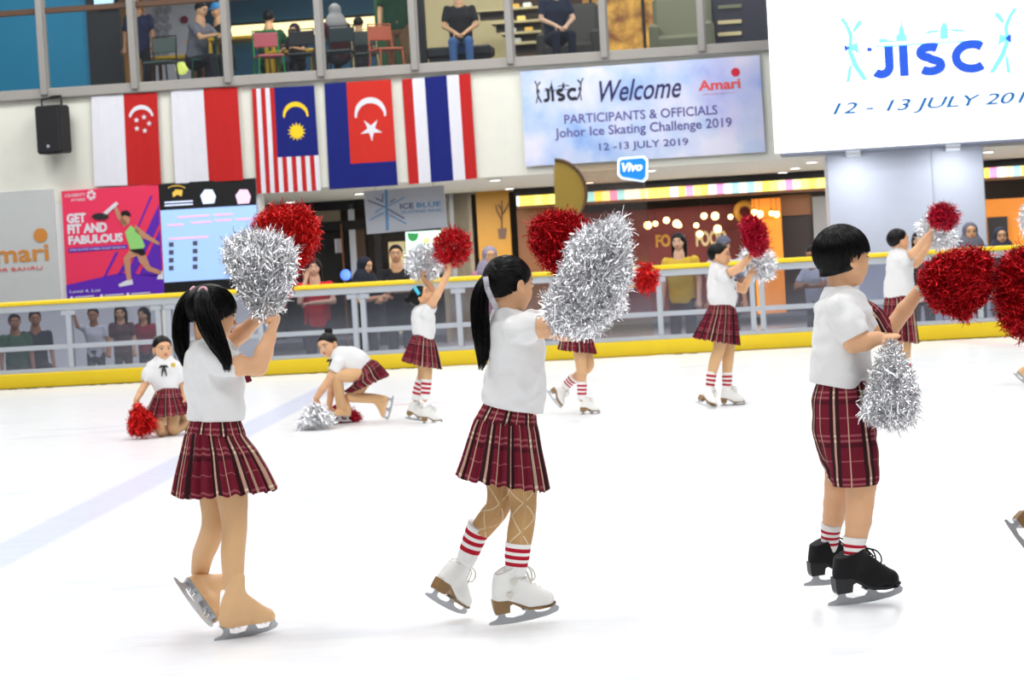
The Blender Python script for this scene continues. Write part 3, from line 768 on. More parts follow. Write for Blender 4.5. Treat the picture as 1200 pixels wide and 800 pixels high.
tb1, tb2 = c_ + H_*(-.30*f_ + .36*u_ + .30*s_), c_ + H_*(-.36*f_ + .36*u_ - .26*s_)
PA = tail_paths([tb1, g.p(236, 340, -.10), g.p(239, 362, -.14), g.p(249, 390, -.165), g.p(262, 415, -.185), g.p(271, 432, -.185), g.p(266, 436, -.18)], [.012, .032, .044, .044, .036, .024, .012], 420)
PB = tail_paths([tb2, g.p(220, 344, .0), g.p(214, 360, .0), g.p(211, 385, -.01), g.p(213, 410, -.02), g.p(219, 430, -.03), g.p(226, 442, -.03)], [.012, .024, .032, .034, .030, .020, .008], 360)
for PP in (PA, PB):
    vs, F = strands_mesh(PP, .0017, .3); link('pigtail', make_mesh('pigtail', vs, F, [M['hair']]), root)
for tb, od in ((tb1, s_*.5 - f_*.5 + u_*.4), (tb2, -s_*.4 - f_*.7 + u_*.4)):
    B = MB(); ax = nz(od); e1 = nz(np.cross(ax, u_)); e2 = np.cross(ax, e1)
    B.tube([tb + ax*.004 + (e1*math.cos(a) + e2*math.sin(a))*.014 for a in np.linspace(0, 6.2832, 19)], .006, M['pink'], 8); B.build('hair_band', root, True)
# bow at the neck
B = MB(); q = g.p(281, 424, -.03)
B.tube([q, q + V(.02, -.01, -.03), q + V(.03, 0, -.075)], [.006, .009, .012], M['plaid'], 8); B.build('neck_bow', root, True)

pompom('silver tinsel pom-pom held overhead by the child with two long pigtails', 'pom-poms of foil strips',
       [(314, 374), (300, 366), (288, 346), (274, 322), (265, 300), (266, 288), (280, 276), (299, 272), (318, 274), (333, 282), (345, 292), (342, 312), (340, 330), (334, 345), (324, 366)], 8.90, (313, 376), M['silver'], 8000, .062, .0042, .12, .62, seed=1)
pompom('red tinsel pom-pom raised behind the silver one of the pigtailed child', 'pom-poms of foil strips',
       [(304, 372), (306, 330), (297, 285), (297, 262), (312, 245), (338, 240), (360, 244), (373, 258), (373, 280), (366, 298), (352, 312), (338, 340), (318, 366)], 9.14, (303, 373), M['red_bright'], 8000, .045, .0032, .11, .8, seed=2)

# ---- girl with a ponytail
g = Fig(8.83, .0027)
root = empty('person', on_ice(612, 735), 'person with one long black ponytail seen from behind, white lace-up skates and netted tights', 'person', GS)
hd = (g.p(597, 333), *head_frame((.80, .60, -.06)), .21)
sec = tsec(g, [(585, 608, (373, 371), .05), (573, 622, 379, .115), (571, 633, 394, .135), (572, 639, 415, .135), (572, 640, 440, .13), (570, 638, 458, .132), (568, 636, (466, 475), .130), (569, 635, (476, 488), .125)])
armN = arm_of(g, [(606, 386, -.12, 27), (632, 384, -.16, 24), (652, 387, -.20, 20), (662, 390, -.23, 18), (671, 392, -.26, 15)], (.7, -.5, .35), (-.1, -.2, 1), .125, 'grip')
armF = arm_of(g, [(612, 382, .12, 25), (636, 376, .18, 22), (652, 372, .20, 19), (668, 362, .19, 15)], (.6, -.1, .8), (-.5, -.5, .4), .125, 'grip')
l1 = leg_of(g, [(600, 500, -.05, 34), (606, 535, -.06, 36), (611, 562, -.06, 37), (613, 585, -.05, 31), (613, 603, -.05, 29), (610, 622, -.05, 30), (607.5, 640, -.05, 28), (605, 660, -.05, 23), (603, 678, -.05, 17)])
l2 = leg_of(g, [(592, 500, .05, 34), (589, 535, .07, 35), (587, 560, .08, 35), (586, 580, .08, 30), (583, 595, .09, 28), (574, 607, .11, 28), (563, 621, .13, 25), (554, 638, .15, 21), (547, 654, .16, 16)])
sle = leg_of(g, [(606, 386, -.12, 32), (619, 384, -.14, 32), (632, 383, -.16, 27)]); sl2 = leg_of(g, [(612, 382, .12, 30), (624, 379, .15, 29), (636, 376, .18, 26)])
body(g, root, hd, [armN, armF], [l1, l2], sec, M['skin'], slim=.005)
shirt(g, root, sec, [sle, sl2], (g.p(596.5, 368.5), V(.85, .5, 0), V(-.5, .85, 0), V(0, 0, 1), .050, .052, .026, .0), 5, hem=(g.p(601, 479), V(-.24, 0, -1)))
loft_skirt(g, root, [(556, 490, 629, 497, .131, .3, 0), (553, 498, 631, 507, .138, .5, 0), (548, 515, 634, 527, .150, .65, 0), (541, 540, 639, 553, .168, .9, 0), (535, 556, 643, 574, .178, 1., 0)], M['plaid'], 24, .012, 8)
loft_skirt(g, root, [(573, 462, 626, 472, .108, .0, 0), (563, 478, 629, 488, .124, .15, 0), (555, 492, 630, 499, .133, .25, 0)], M['plaid'], 30, .007, 9, name='yoke')
mt = mat('netted_tan_tights', (.50, .30, .13), .6, spec=.2); k_ = NT(mt)
a_ = k_.n('ShaderNodeAttribute', attribute_name='pl'); sp_ = k_.n('ShaderNodeSeparateXYZ'); k_.l(a_.outputs['Vector'], sp_.inputs[0])
e_ = []
for sg in (1, -1):
    q_ = k_.math('FRACT', k_.math('ADD', k_.math('MULTIPLY', sp_.outputs[0], 10.6), k_.math('MULTIPLY', sp_.outputs[1], 9.0*sg)))
    e_.append(k_.band(q_, .47, .53))
dots = k_.math('GREATER_THAN', k_.math('FRACT', k_.math('MULTIPLY', sp_.outputs[1], 170.)), .35)
k_.l(k_.mix(k_.math('MULTIPLY', k_.math('MAXIMUM', e_[0], e_[1]), dots), (.50, .29, .12), (.80, .70, .52)), k_.b.inputs['Base Color'])
M['net'] = mt
limb_tube('tights', root, l1[1:7], [mt]); limb_tube('tights', root, l2[1:7], [mt])
SK = lambda a, b: [(a[0]*(1-t)+b[0]*t, a[1]*(1-t)+b[1]*t) for t in np.linspace(0, 1, 6)]
ST = [(.14, .26), (.36, .48), (.58, .70)]
limb_tube('sock', root, [(g.p(607.5, 636, -.05), g.r(29.5)), (g.p(606, 652, -.05), g.r(28)), (g.p(604, 674, -.05), g.r(21))], [M['sock'], M['sock_red']], .002, stripes=ST)
limb_tube('sock', root, [(g.p(562.5, 614.5, .13), g.r(29)), (g.p(555, 633, .15), g.r(26)), (g.p(545, 659, .165), g.r(21))], [M['sock'], M['sock_red']], .002, stripes=ST)
sk = skate(root, at(573.5, 734, 8.83-.05), at(658, 719, 8.83-.0), g.p(604, 655, -.05), 'white', .0026)
# two heart patches on the near boot
for hx, hy in ((602.5, 682), (598, 697.5)):
    B = MB(); c0 = at(hx, hy, 8.729); pp = []
    for t in np.linspace(0, 2*math.pi, 30, endpoint=False):
        pp.append((.00105*16*math.sin(t)**3*.82, .00105*(13*math.cos(t) - 5*math.cos(2*t) - 2*math.cos(3*t) - math.cos(4*t))*.85))
    B.prism(pp, c0, nz(V(1, .0, .15)), nz(V(-.15, 0, 1)), V(0, 1, 0), .016, M['lace_white']); B.build('heart_patch', sk)
skate(root, g.p(497.3, 697, .12), g.p(541, 722, .26), g.p(546, 650, .20), 'white', .0026, scale=.88)
cap = hair_cap(g, hd, root, 'pulled')
c_, f_, u_, s_, H_ = hd; tb = c_ + H_*(-.40*f_ + .20*u_ + .10*s_)
hair_strands(hd, root, 'pulled', (-.93, .22, .2), 640, .0014, reverse=True, name='hair_lock', parent=cap, jit=.035)
PT = tail_paths([tb, g.p(565, 331, -.06), g.p(561, 350, -.07), g.p(562, 375, -.08), g.p(565, 400, -.09), g.p(567, 418, -.09), g.p(563, 434, -.09)], [.014, .026, .033, .034, .033, .026, .010], 460)
vs, F = strands_mesh(PT, .0017, .3); link('ponytail', make_mesh('ponytail', vs, F, [M['hair']]), root)
B = MB(); e1, e2 = u_, s_
B.tube([tb - f_*.004 + (e1*math.cos(a) + e2*math.sin(a))*.016 for a in np.linspace(0, 6.2832, 19)], .007, M['hair'], 8)
for q0 in ((g.p(569, 325, -.10), g.p(571, 338, -.115), g.p(576, 350, -.12), g.p(582, 362, -.12)),):
    for a, b in zip(q0[:-1], q0[1:]):
        d = nz(b-a); w = nz(np.cross(d, YD)); B.box((a+b)/2, (d, w, YD), (np.linalg.norm(b-a)/2+.003, .010, .0015), M['ribbon_grey'])
B.build('hair_ribbon', root, True)
pompom('silver tinsel pom-pom thrust forward by the child with one ponytail', 'pom-poms of foil strips',
       [(672, 394), (650, 388), (641, 372), (640, 350), (648, 338), (662, 312), (668, 288), (684, 268), (704, 262), (724, 252), (734, 262), (738, 290), (739, 318), (731, 342), (722, 362), (706, 384), (690, 393)], 8.55, (671, 396), M['silver'], 12000, .055, .0034, .15, .7, seed=3)
pompom('red tinsel pom-pom raised behind the silver one of the ponytailed child', 'pom-poms of foil strips',
       [(668, 362), (652, 318), (634, 306), (623, 288), (621, 268), (630, 253), (650, 247), (672, 249), (688, 262), (690, 300), (682, 340)], 9.02, (668, 362), M['red'], 8000, .045, .0032, .12, .8, seed=4)

# ---- boy with a bowl cut
g = Fig(8.95, .0027)
root = empty('person', on_ice(1012, 709), 'person with a black bowl haircut, plaid shorts and plaid tie, on black skates', 'person', GS)
hd = (g.p(989, 302), *head_frame((.92, .39, -.03)), .222)
sec = tsec(g, [(976, 1000, 350, .05), (966, 1006, 356, .11), (960, 1016, 366, .135), (957, 1019, 392, .135), (955, 1018, 420, .13), (953, 1017, (436, 446), .125), (957, 1012, (444, 456), .11)])
armN = arm_of(g, [(985, 362, -.13, 28), (1000, 388, -.17, 26), (1000, 402, -.17, 22), (1014, 400, -.18, 21), (1029, 396, -.20, 16)], (1, -.1, .05), (-.1, .2, -1), .125, 'fist')
armF = arm_of(g, [(992, 362, .13, 27), (1030, 392, .16, 23), (1042, 388, .16, 20), (1060, 363, .15, 19), (1077, 341, .14, 15)], (.7, -.1, .7), (.5, -.5, -.4), .13, 'grip')
l1 = leg_of(g, [(990, 485, -.04, 32), (1002, 530, -.07, 36), (1009, 568, -.07, 36), (1008, 590, -.07, 32), (1006, 610, -.07, 31), (1003, 630, -.07, 26), (1001, 648, -.07, 19), (1001, 668, -.07, 17)])
l2 = leg_of(g, [(978, 485, .04, 32), (984, 530, .10, 35), (983, 568, .12, 34), (979, 590, .15, 29), (977, 605, .17, 26), (974, 622, .19, 22), (972, 640, .20, 17)])
sle = leg_of(g, [(984, 361, -.13, 34), (996, 380, -.155, 35), (1003, 394, -.165, 34)]); sl2 = leg_of(g, [(992, 362, .13, 30), (1008, 374, .15, 30), (1020, 383, .16, 29)])
body(g, root, hd, [armN, armF], [l1, l2], sec, M['skin'])
shirt(g, root, sec, [sle, sl2], (g.p(985.5, 345), V(.92, .35, 0), V(-.35, .92, 0), nz(V(.22, 0, 1)), .057, .057, .034, .0), 7, hem=(g.p(982, 453), V(-.22, 0, -1)))
# shorts: two legs and a seat in one cloth
lo, hi = bounds([g.p(940, 430), g.p(1040, 580)], .2); F = Field(lo, hi, .0036)
S1 = sections(g, [(959, 1017, (442, 450), .115), (953, 1022, 470, .125), (953, 1026, 500, .125), (956, 1026, 515, .11)]); torso_sdf(F, S1, 0, .02)
for L in (sections(g, [(958, 1024, 485, .08, -.05), (968, 1028, 530, .082, -.065), (974, 1029, 556, .084, -.07), (978, 1030, 571, .084, -.07)]), sections(g, [(953, 1012, 485, .08, .06), (960, 1004, 530, .08, .10), (966, 1002, 555, .08, .11), (968, 1000, 569, .08, .115)])): torso_sdf(F, L, 0, .012)
F.ripple(fold_noise(21, .0022, 40)); F.cut(g.p(985, 567), V(.0, 0, -1), .002); F.cut(g.p(985, 444), V(-.14, 0, 1), .004)
for L in (l1, l2):
    F.lobe(L[2][0] + V(0, 0, .06), L[2][0] - V(0, 0, .05), L[2][1]+.008, L[2][1]+.012, .003, sub=True)
v, fc = F.mesh(); cc = g.p(990, 500); rel = v - cc
uvp = np.stack([np.arctan2(rel[:, 1]*1.0, rel[:, 0])*.105 + .0*rel[:, 2] + .05, -rel[:, 2]*1.0 + .03, 0*rel[:, 0]], 1)
link('shorts', make_mesh('shorts', v, fc, [M['plaid']], attrs={'pl': ('FLOAT_VECTOR', uvp)}), root)
SB = [(.22, .32), (.44, .54), (.66, .76)]
limb_tube('sock', root, [(g.p(1002, 629, -.07), g.r(29)), (g.p(1001, 642, -.07), g.r(23.5)), (g.p(1000, 666, -.07), g.r(18))], [M['sock'], M['sock_red']], .002, stripes=SB)
limb_tube('sock', root, [(g.p(974.5, 613, .18), g.r(25)), (g.p(973, 626, .19), g.r(21.5)), (g.p(972, 645, .20), g.r(17))], [M['sock'], M['sock_red']], .002, stripes=SB)
skate(root, at(970.5, 711, 8.95-.07), at(1060.5, 698, 8.95-.0), g.p(1002, 625, -.07), 'black', .0028)
skate(root, g.p(942, 687.5, .20), g.p(1028, 678, .26), g.p(974, 600, .20), 'black', .0028, scale=1.0)
cap = hair_cap(g, hd, root, 'bowl')
hair_strands(hd, root, 'bowl', (-.28, .95, .0), 1300, .0016, k=10, name='hair_lock', parent=cap, jit=.05)
# close-cropped sides under the bowl
c_, f_, u_, s_, H_ = hd; lo, hi = bounds([c_ + (f_+u_+s_)*H_*.5, c_ - (f_+u_+s_)*H_*.6], .06); F = Field(lo, hi, .003)
F.ell(c_ + H_*(-.06*f_ + .11*u_), (f_, u_, s_), np.array((.445, .40, .388))*H_, .004)
F.lobe(c_ + H_*(-.16*f_ - .12*u_), c_ + H_*(-.20*f_ - .30*u_), .30*H_, .25*H_, .03)
F.cut(c_ + f_*.115*H_, f_ - u_*.6, .004); F.cut(c_ - u_*.21*H_, -u_ + f_*.25, .004)
v, fc = F.mesh(); link('cropped_hair', make_mesh('cropped_hair', v, fc, [M['hair_cap']]), cap)
# tie
B = MB(); a0, a1 = g.p(1006, 350, -.03), g.p(1036, 381, -.02); d = nz(a1-a0); w = nz(np.cross(d, YD)); kn = a0
B.box(kn + d*.012, (d, w, YD), (.018, .014, .012), M['plaid'], .005)
n0 = 8; L0 = np.linalg.norm(a1-a0); vs = []; uv = []
for i in range(n0+1):
    t = i/n0; hw = .011 + .030*t; c0 = a0 + d*(L0*t*1.05) + w*.016*math.sin(t*3.0)
    for q, z in ((-1, -.004), (1, -.004), (1, .004), (-1, .004)): vs.append(c0 + YD*q*hw*.75 + w*(q*hw*.62 + z)); uv.append((q*hw + .05, L0*t, 0))
tip = a0 + d*(L0*1.32) + w*.004; vs.append(tip); uv.append((.05, L0*1.3, 0))
F = [(i*4+j, i*4+(j+1) % 4, i*4+4+(j+1) % 4, i*4+4+j) for i in range(n0) for j in range(4)] + [(n0*4+j, n0*4+(j+1) % 4, len(vs)-1) for j in range(4)]
B.add(vs, F, M['plaid'], uv); B.build('tie', root, attr=True)
pompom('silver tinsel pom-pom hanging from the hand of the child in shorts', 'pom-poms of foil strips',
       [(1043, 398), (1034, 414), (1024, 440), (1015, 465), (1010, 486), (1022, 495), (1040, 501), (1058, 500), (1072, 490), (1074, 470), (1068, 445), (1058, 420), (1049, 402)], 8.74, (1042, 397), M['silver'], 9000, .048, .0036, .10, .6, seed=5, droop=.2)
pompom('red tinsel pom-pom stretched out in front of the child in shorts', 'pom-poms of foil strips',
       [(1080, 337), (1079, 322), (1090, 307), (1106, 298), (1128, 292), (1150, 292), (1162, 301), (1165, 318), (1162, 340), (1152, 356), (1141, 362), (1134, 375), (1121, 371), (1108, 366), (1096, 361), (1087, 348)], 8.95, (1078, 339), M['red'], 10000, .042, .0034, .13, .85, seed=6)
# ================================================================== the skaters further out on the ice
GB = 'children in plaid school uniforms far out on the ice'
def socks(fig, root, L):
    for A in L: limb_tube('sock', root, [(fig.p(*q[:3]), fig.r(q[3])) for q in A], [M['sock'], M['sock_red']], .003, n=18, stripes=[(.16, .28), (.38, .50), (.60, .72)])
def bow(fig, root, x, y, dy, m, s=1.):
    B = MB(); c = fig.p(x, y, dy)
    B.ball(c, (.011*s, .010*s, .012*s), m, nu=8, nv=6)
    for q in (-1, 1):
        B.tube([c, c + V(q*.022, -.012, .006)*s, c + V(q*.034, -.010, -.008)*s, c + V(q*.012, -.012, -.004)*s], .006*s, m, 6)
        B.tube([c, c + V(q*.012, -.016, -.035)*s, c + V(q*.018, -.012, -.075)*s], [.007*s, .007*s, .005*s], m, 6)
    B.build('neck_bow', root, True)
M['ribbon_black'] = mat('black_ribbon', (.02, .015, .02), .5)
H0 = .0062
def skater(Y, label, foot, h=H0): return Fig(Y, h), empty('person', on_ice(*foot), label, 'person', GB)

# kneeling, face to the lens, beside the yellow kick board
g, root = skater(20.1, 'person kneeling on the ice in a bow-tied shirt, resting one hand on a red pom-pom', (196, 510))
hd = (g.p(190.5, 408), *head_frame((.42, -.90, -.02)), .205)
sec = tsec(g, [(185, 198, 422, .05), (177, 207, 428, .075), (175, 210, 438, .095), (179, 210, 448, .095), (184, 210, 456, .09)])
aN = arm_of(g, [(178, 430, -.01, 12), (172, 447, -.02, 9), (165, 459, -.06, 8), (160, 468, -.10, 6.5)], (-.25, -.25, -1), (.5, -.6, 0), .12, 'loose')
aF = arm_of(g, [(206, 430, .02, 12), (212, 447, .03, 9), (215, 458, .02, 8), (216, 468, -.02, 6.5)], (.05, -.2, -1), (-1, 0, 0), .12, 'loose')
l1 = leg_of(g, [(191, 462, -.02, 18), (188, 485, -.07, 16), (187, 503, -.10, 12.5), (195, 506, .06, 11), (204, 505, .22, 9)])
l2 = leg_of(g, [(203, 462, .02, 18), (203, 485, .0, 16), (203, 503, -.02, 12.5), (216, 497, .12, 11), (227, 493, .24, 9)])
body(g, root, hd, [aN, aF], [l1, l2], sec, M['skin'], slim=.003)
for l in (l1, l2): limb_tube('tights', root, l, [M['tights']], n=18)
shirt(g, root, sec, [leg_of(g, [(179, 430, -.01, 15), (174, 438, -.015, 15), (171, 447, -.02, 13.5)]), leg_of(g, [(205, 430, .02, 15), (210, 438, .025, 15), (213, 447, .03, 13.5)])], (g.p(191.5, 424), V(.42, -.9, 0), V(.9, .42, 0), V(0, 0, 1), .05, .055, .024, .0), 11, amp=.003)
loft_skirt(g, root, [(185, 454, 210, 454, .105, .05, 0), (181, 464, 214, 463, .13, .4, 0), (172, 488, 226, 484, .20, 1, 0)], M['plaid'], 20, .014, 2)
hair_cap(g, hd, root, 'short'); bow(g, root, 192, 429, -.10, M['ribbon_black'], 1.1)
B = MB(); B.ball(g.p(203, 427.5, -.10), (.020, .008, .020), M['gold_badge']); B.build('badge', root, True)
for q, dx in ((l1, 205), (l2, 229)):
    e = q[-1][0]; skate(root, e + V(.03, .02, .02), e + V(-.02, -.1, -.03) + V(.05, .02, -.02), e + V(-.1, -.1, .02), 'covered', .007, scale=.9, laces=False)
pompom('red tinsel pom-pom set on the ice under the hand of the kneeling child', 'pom-poms of foil strips',
       [(159, 474), (153, 484), (150, 497), (153, 510), (166, 512), (178, 508), (184, 497), (176, 484), (166, 476)], 19.9, (160, 473), M['red_bright'], 1500, .07, .007, .10, .5, seed=11)

# crouching lunge
g, root = skater(20.2, 'person crouching low with a hair bun, one hand on a silver pom-pom on the ice', (405, 494))
hd = (g.p(384, 404), *head_frame((-.55, -.80, -.22), (-.25, 0, 1)), .205)
sec = tsec(g, [(388, 398, (417, 411), .055), (389, 408, (430, 408), .10), (398, 424, (440, 410), .10), (410, 431, (438, 416), .095), (418, 434, (440, 422), .09)])
aN = arm_of(g, [(394, 430, -.10, 13), (388, 441, -.13, 9.5), (378, 456, -.15, 8.5), (371, 466, -.16, 7)], (-.4, -.1, -1), (.7, -.5, -.2), .12, 'grip')
aF = arm_of(g, [(394, 424, .10, 12), (390, 442, .10, 9.5), (388, 460, .06, 8.5), (386, 474, .05, 7)], (-.1, -.1, -1), (1, 0, 0), .12, 'grip')
l1 = leg_of(g, [(424, 438, -.05, 17), (408, 440, -.10, 16), (396, 441, -.12, 13), (397, 456, -.08, 12), (399, 470, -.03, 11.5), (401, 482, .0, 11)])
l2 = leg_of(g, [(428, 444, .05, 17), (420, 456, .02, 15), (411, 464, -.02, 12.5), (426, 466, .0, 11.5), (440, 467, .02, 11), (450, 469, .03, 11)])
body(g, root, hd, [aN, aF], [l1, l2], sec, M['skin'], slim=.003)
for l in (l1, l2): limb_tube('tights', root, l, [M['tights']], n=18)
shirt(g, root, sec, [leg_of(g, [(396, 426, -.10, 16), (391, 436, -.12, 15)]), leg_of(g, [(396, 422, .10, 15), (391, 434, .10, 14)])], None, 12, amp=.003)
loft_skirt(g, root, [(418, 442, 432, 420, .10, .05, 0), (412, 452, 441, 424, .13, .4, 0), (404, 458, 449, 434, .15, .8, 0), (410, 460, 454, 441, .17, 1, 0)], M['plaid'], 20, .012, 4)
c_, f_, u_, s_, H_ = hd; hair_cap(g, hd, root, 'pulled', buns=[(c_ + H_*(.50*u_ - .36*f_), .036)]); bow(g, root, 388, 422, -.08, M['ribbon_black'], 1.1)
skate(root, g.p(412, 494, .06), g.p(388, 493, -.10), g.p(402, 470, .0), 'covered', .007, laces=False)
skate(root, g.p(462, 463, .03), g.p(456, 493, .03), g.p(440, 474, .03), 'covered', .007, laces=False)
pompom('silver tinsel pom-pom heaped on the ice in front of the crouching child', 'pom-poms of foil strips',
       [(369, 473), (360, 480), (350, 494), (346, 502), (360, 503), (380, 501), (393, 497), (390, 487), (378, 476)], 19.8, (369, 473), M['silver'], 1300, .07, .008, .14, .5, seed=12)
pompom('dark red tinsel pom-pom on the ice behind the foot of the crouching child', 'pom-poms of foil strips',
       [(388, 477), (385, 487), (392, 495), (410, 496), (425, 491), (420, 483), (408, 477), (396, 475)], 20.45, (389, 478), M['crimson'], 1300, .06, .007, .10, .5, seed=13)

# leaning back, arms up, turquoise hair band
g, root = skater(19.85, 'person with a turquoise hair band leaning back, both arms raised in front of her face', (503, 496))
hd = (g.p(494, 348), *head_frame((.80, -.10, .55), (-.5, 0, 1)), .20)
sec = tsec(g, [(490, 503, 360, .05), (484, 507, 365, .09), (482, 510, 375, .10), (484, 510, 386, .10), (487, 508, (391, 396), .095)])
aN = arm_of(g, [(501, 366, -.10, 12), (507, 355, -.14, 9.5), (512, 346, -.15, 9), (521, 328, -.12, 8), (526, 318, -.10, 6.5)], (.3, 0, 1), (-.5, .4, .2), .12, 'grip')
aF = arm_of(g, [(503, 364, .10, 12), (508, 352, .12, 9), (509, 344, .12, 8.5), (503, 334, .10, 8), (497, 327, .08, 6.5)], (-.2, 0, 1), (.5, -.4, .2), .12, 'grip')
l1 = leg_of(g, [(496, 400, -.05, 16), (498, 420, -.05, 15), (500, 434, -.05, 13), (500, 446, -.05, 12), (499, 458, -.05, 10), (498, 468, -.05, 7)])
l2 = leg_of(g, [(492, 400, .05, 16), (494, 420, .05, 14), (496, 434, .05, 12.5), (494, 446, .06, 12), (490, 458, .07, 10), (487, 468, .08, 7)])
body(g, root, hd, [aN, aF], [l1, l2], sec, M['skin'], slim=.003)
for l in (l1, l2): limb_tube('tights', root, l[:4], [M['tights']], n=18)
shirt(g, root, sec, [leg_of(g, [(500, 367, -.10, 15), (506, 358, -.13, 14)]), leg_of(g, [(502, 366, .10, 14), (507, 356, .12, 13)])], None, 13, amp=.003)
loft_skirt(g, root, [(485, 390, 508, 396, .095, .05, 0), (481, 400, 511, 404, .12, .4, 0), (473, 423, 516, 432, .17, 1, 0)], M['plaid'], 20, .012, 5)
socks(g, root, [[(500, 444, -.05, 12.5), (499, 456, -.05, 11), (498, 468, -.05, 9)], [(494, 445, .06, 12.5), (490, 456, .07, 11), (487, 468, .08, 9)]])
c_, f_, u_, s_, H_ = hd; cap = hair_cap(g, hd, root, 'pulled', buns=[(c_ + H_*(.26*u_ - .52*f_), .034)])
B = MB(); S_ = scalp(hd, 'pulled', 1.03)
for a, b in zip(np.linspace(-1.5, 1.5, 24)[:-1], np.linspace(-1.5, 1.5, 24)[1:]):
    q = [S_(nz(V(.25 + o, math.cos(t), math.sin(t)))[None])[0] for t in (a, b) for o in (-.16, .16)]; n_ = nz(q[0]-c_)*.006
    B.add([q[0], q[1], q[3], q[2], q[0]+n_, q[1]+n_, q[3]+n_, q[2]+n_], [(0,1,2,3), (7,6,5,4), (0,4,5,1), (1,5,6,2), (2,6,7,3), (3,7,4,0)], M['turq'])
B.build('hair_band', cap, True)
skate(root, at(492, 498, 19.80), at(520, 496.5, 19.85), g.p(499, 465, -.05), 'white', .007, scale=.75, laces=True)
skate(root, g.p(474, 490, .1), g.p(497, 494, .06), g.p(487, 462, .08), 'white', .007, scale=.75)
pompom('silver tinsel pom-pom held above the face of the child with the turquoise band', 'pom-poms of foil strips',
       [(503, 331), (488, 329), (476, 319), (473, 305), (480, 291), (493, 285), (508, 287), (517, 297), (519, 312), (513, 325)], 20.0, (500, 329), M['silver'], 1600, .07, .008, .13, .7, seed=14, ball=True)
pompom('red tinsel pom-pom held high by the child with the turquoise band', 'pom-poms of foil strips',
       [(526, 314), (514, 308), (507, 294), (508, 278), (520, 268), (536, 267), (550, 276), (553, 292), (547, 306), (537, 313)], 19.8, (527, 314), M['red'], 1600, .07, .007, .13, .7, seed=15, ball=True)

# mostly hidden behind the ponytailed girl's silver pom-pom
g, root = skater(19.8, 'person mostly hidden by a big silver pom-pom, one white skate kicked back', (685, 487))
hd = (g.p(672, 322), *head_frame((.95, .1, -.05)), .20)
sec = tsec(g, [(667, 680, 338, .05), (661, 685, 346, .10), (660, 688, 360, .10), (661, 688, 376, .10), (662, 688, 386, .09)])
aN = arm_of(g, [(674, 348, -.11, 12), (694, 352, -.15, 9.5), (714, 350, -.14, 8), (735, 338, -.12, 6.5)], (1, -.1, .3), (0, .3, 1), .12, 'grip')
aF = arm_of(g, [(676, 346, .11, 12), (692, 356, .13, 9.5), (702, 360, .13, 8), (712, 362, .12, 6.5)], (1, .0, .1), (0, .3, 1), .12, 'grip')
l1 = leg_of(g, [(676, 392, -.05, 16), (679, 412, -.05, 15), (681, 428, -.05, 12.5), (682, 440, -.05, 11.5), (682, 454, -.05, 10), (682, 468, -.05, 7)])
l2 = leg_of(g, [(678, 392, .05, 16), (686, 412, .06, 14), (690, 428, .07, 12), (680, 437, .1, 11), (669, 446, .13, 9.5), (661, 454, .15, 7)])
body(g, root, hd, [aN, aF], [l1, l2], sec, M['skin'], slim=.003)
for l in (l1, l2): limb_tube('tights', root, l[:4], [M['tights']], n=18)
shirt(g, root, sec, [leg_of(g, [(674, 349, -.11, 15), (686, 351, -.14, 14)]), leg_of(g, [(676, 348, .11, 14), (686, 353, .13, 13)])], None, 14, amp=.003)
loft_skirt(g, root, [(662, 383, 688, 384, .095, .05, 0), (659, 392, 692, 392, .12, .4, 0), (655, 409, 697, 414, .16, 1, 0)], M['plaid'], 20, .012, 6)
socks(g, root, [[(682, 447, -.05, 11.5), (682, 457, -.05, 10.5), (682, 468, -.05, 9)], [(673, 442, .12, 11.5), (667, 448, .14, 10.5), (661, 454, .15, 9)]])
hair_cap(g, hd, root, 'short')
skate(root, g.p(679, 487, -.08), g.p(700, 486, -.02), g.p(682, 466, -.05), 'white', .007, scale=.72)
skate(root, g.p(639.5, 457, .14), g.p(656, 480, .10), g.p(663, 455, .17), 'white', .007, scale=.75)
pompom('round red tinsel pom-pom held out past the large silver one', 'pom-poms of foil strips',
       [(742, 330), (743, 316), (751, 308), (763, 309), (772, 318), (772, 332), (764, 342), (750, 343)], 19.65, (741, 333), M['red_bright'], 1000, .06, .007, .11, .6, seed=16, ball=True)
pompom('small silver tinsel pom-pom peeking out below the large silver one', 'pom-poms of foil strips',
       [(704, 360), (706, 348), (718, 342), (730, 346), (735, 358), (730, 368), (716, 371)], 19.95, (712, 362), M['silver'], 900, .06, .008, .10, .6, seed=17, ball=True)

# upright, both arms up, white skates side by side
g, root = skater(19.75, 'person upright with short black hair and a dark neck bow, in white skates set apart', (843, 477))
hd = (g.p(843, 299), *head_frame((.93, -.25, .02)), .20)
sec = tsec(g, [(833, 848, 313, .05), (830, 855, 320, .10), (829, 862, 333, .105), (830, 863, 347, .105), (832, 862, 357, .10)])
aN = arm_of(g, [(847, 322, -.11, 12), (858, 318, -.16, 10), (866, 314, -.18, 9.5), (876, 304, -.18, 8), (880, 300, -.17, 6.5)], (.7, .1, .5), (0, .4, 1), .12, 'grip')
aF = arm_of(g, [(852, 326, .11, 12), (866, 337, .10, 10), (871, 339, .10, 9.5), (876, 329, .06, 8), (879, 322, .04, 6.5)], (.4, -.1, 1), (.8, .3, 0), .12, 'grip')
l1 = leg_of(g, [(843, 370, -.05, 17), (844, 392, -.05, 16), (843, 408, -.05, 14), (838, 422, -.05, 13), (834, 438, -.04, 10.5), (831, 456, -.04, 7)])
l2 = leg_of(g, [(850, 370, .05, 17), (853, 392, .05, 15), (854, 408, .05, 13.5), (853, 422, .05, 13), (852, 438, .05, 10.5), (851, 456, .05, 7)])
body(g, root, hd, [aN, aF], [l1, l2], sec, M['skin'], slim=.003)
for l in (l1, l2): limb_tube('tights', root, l[:5], [M['tights']], n=18)
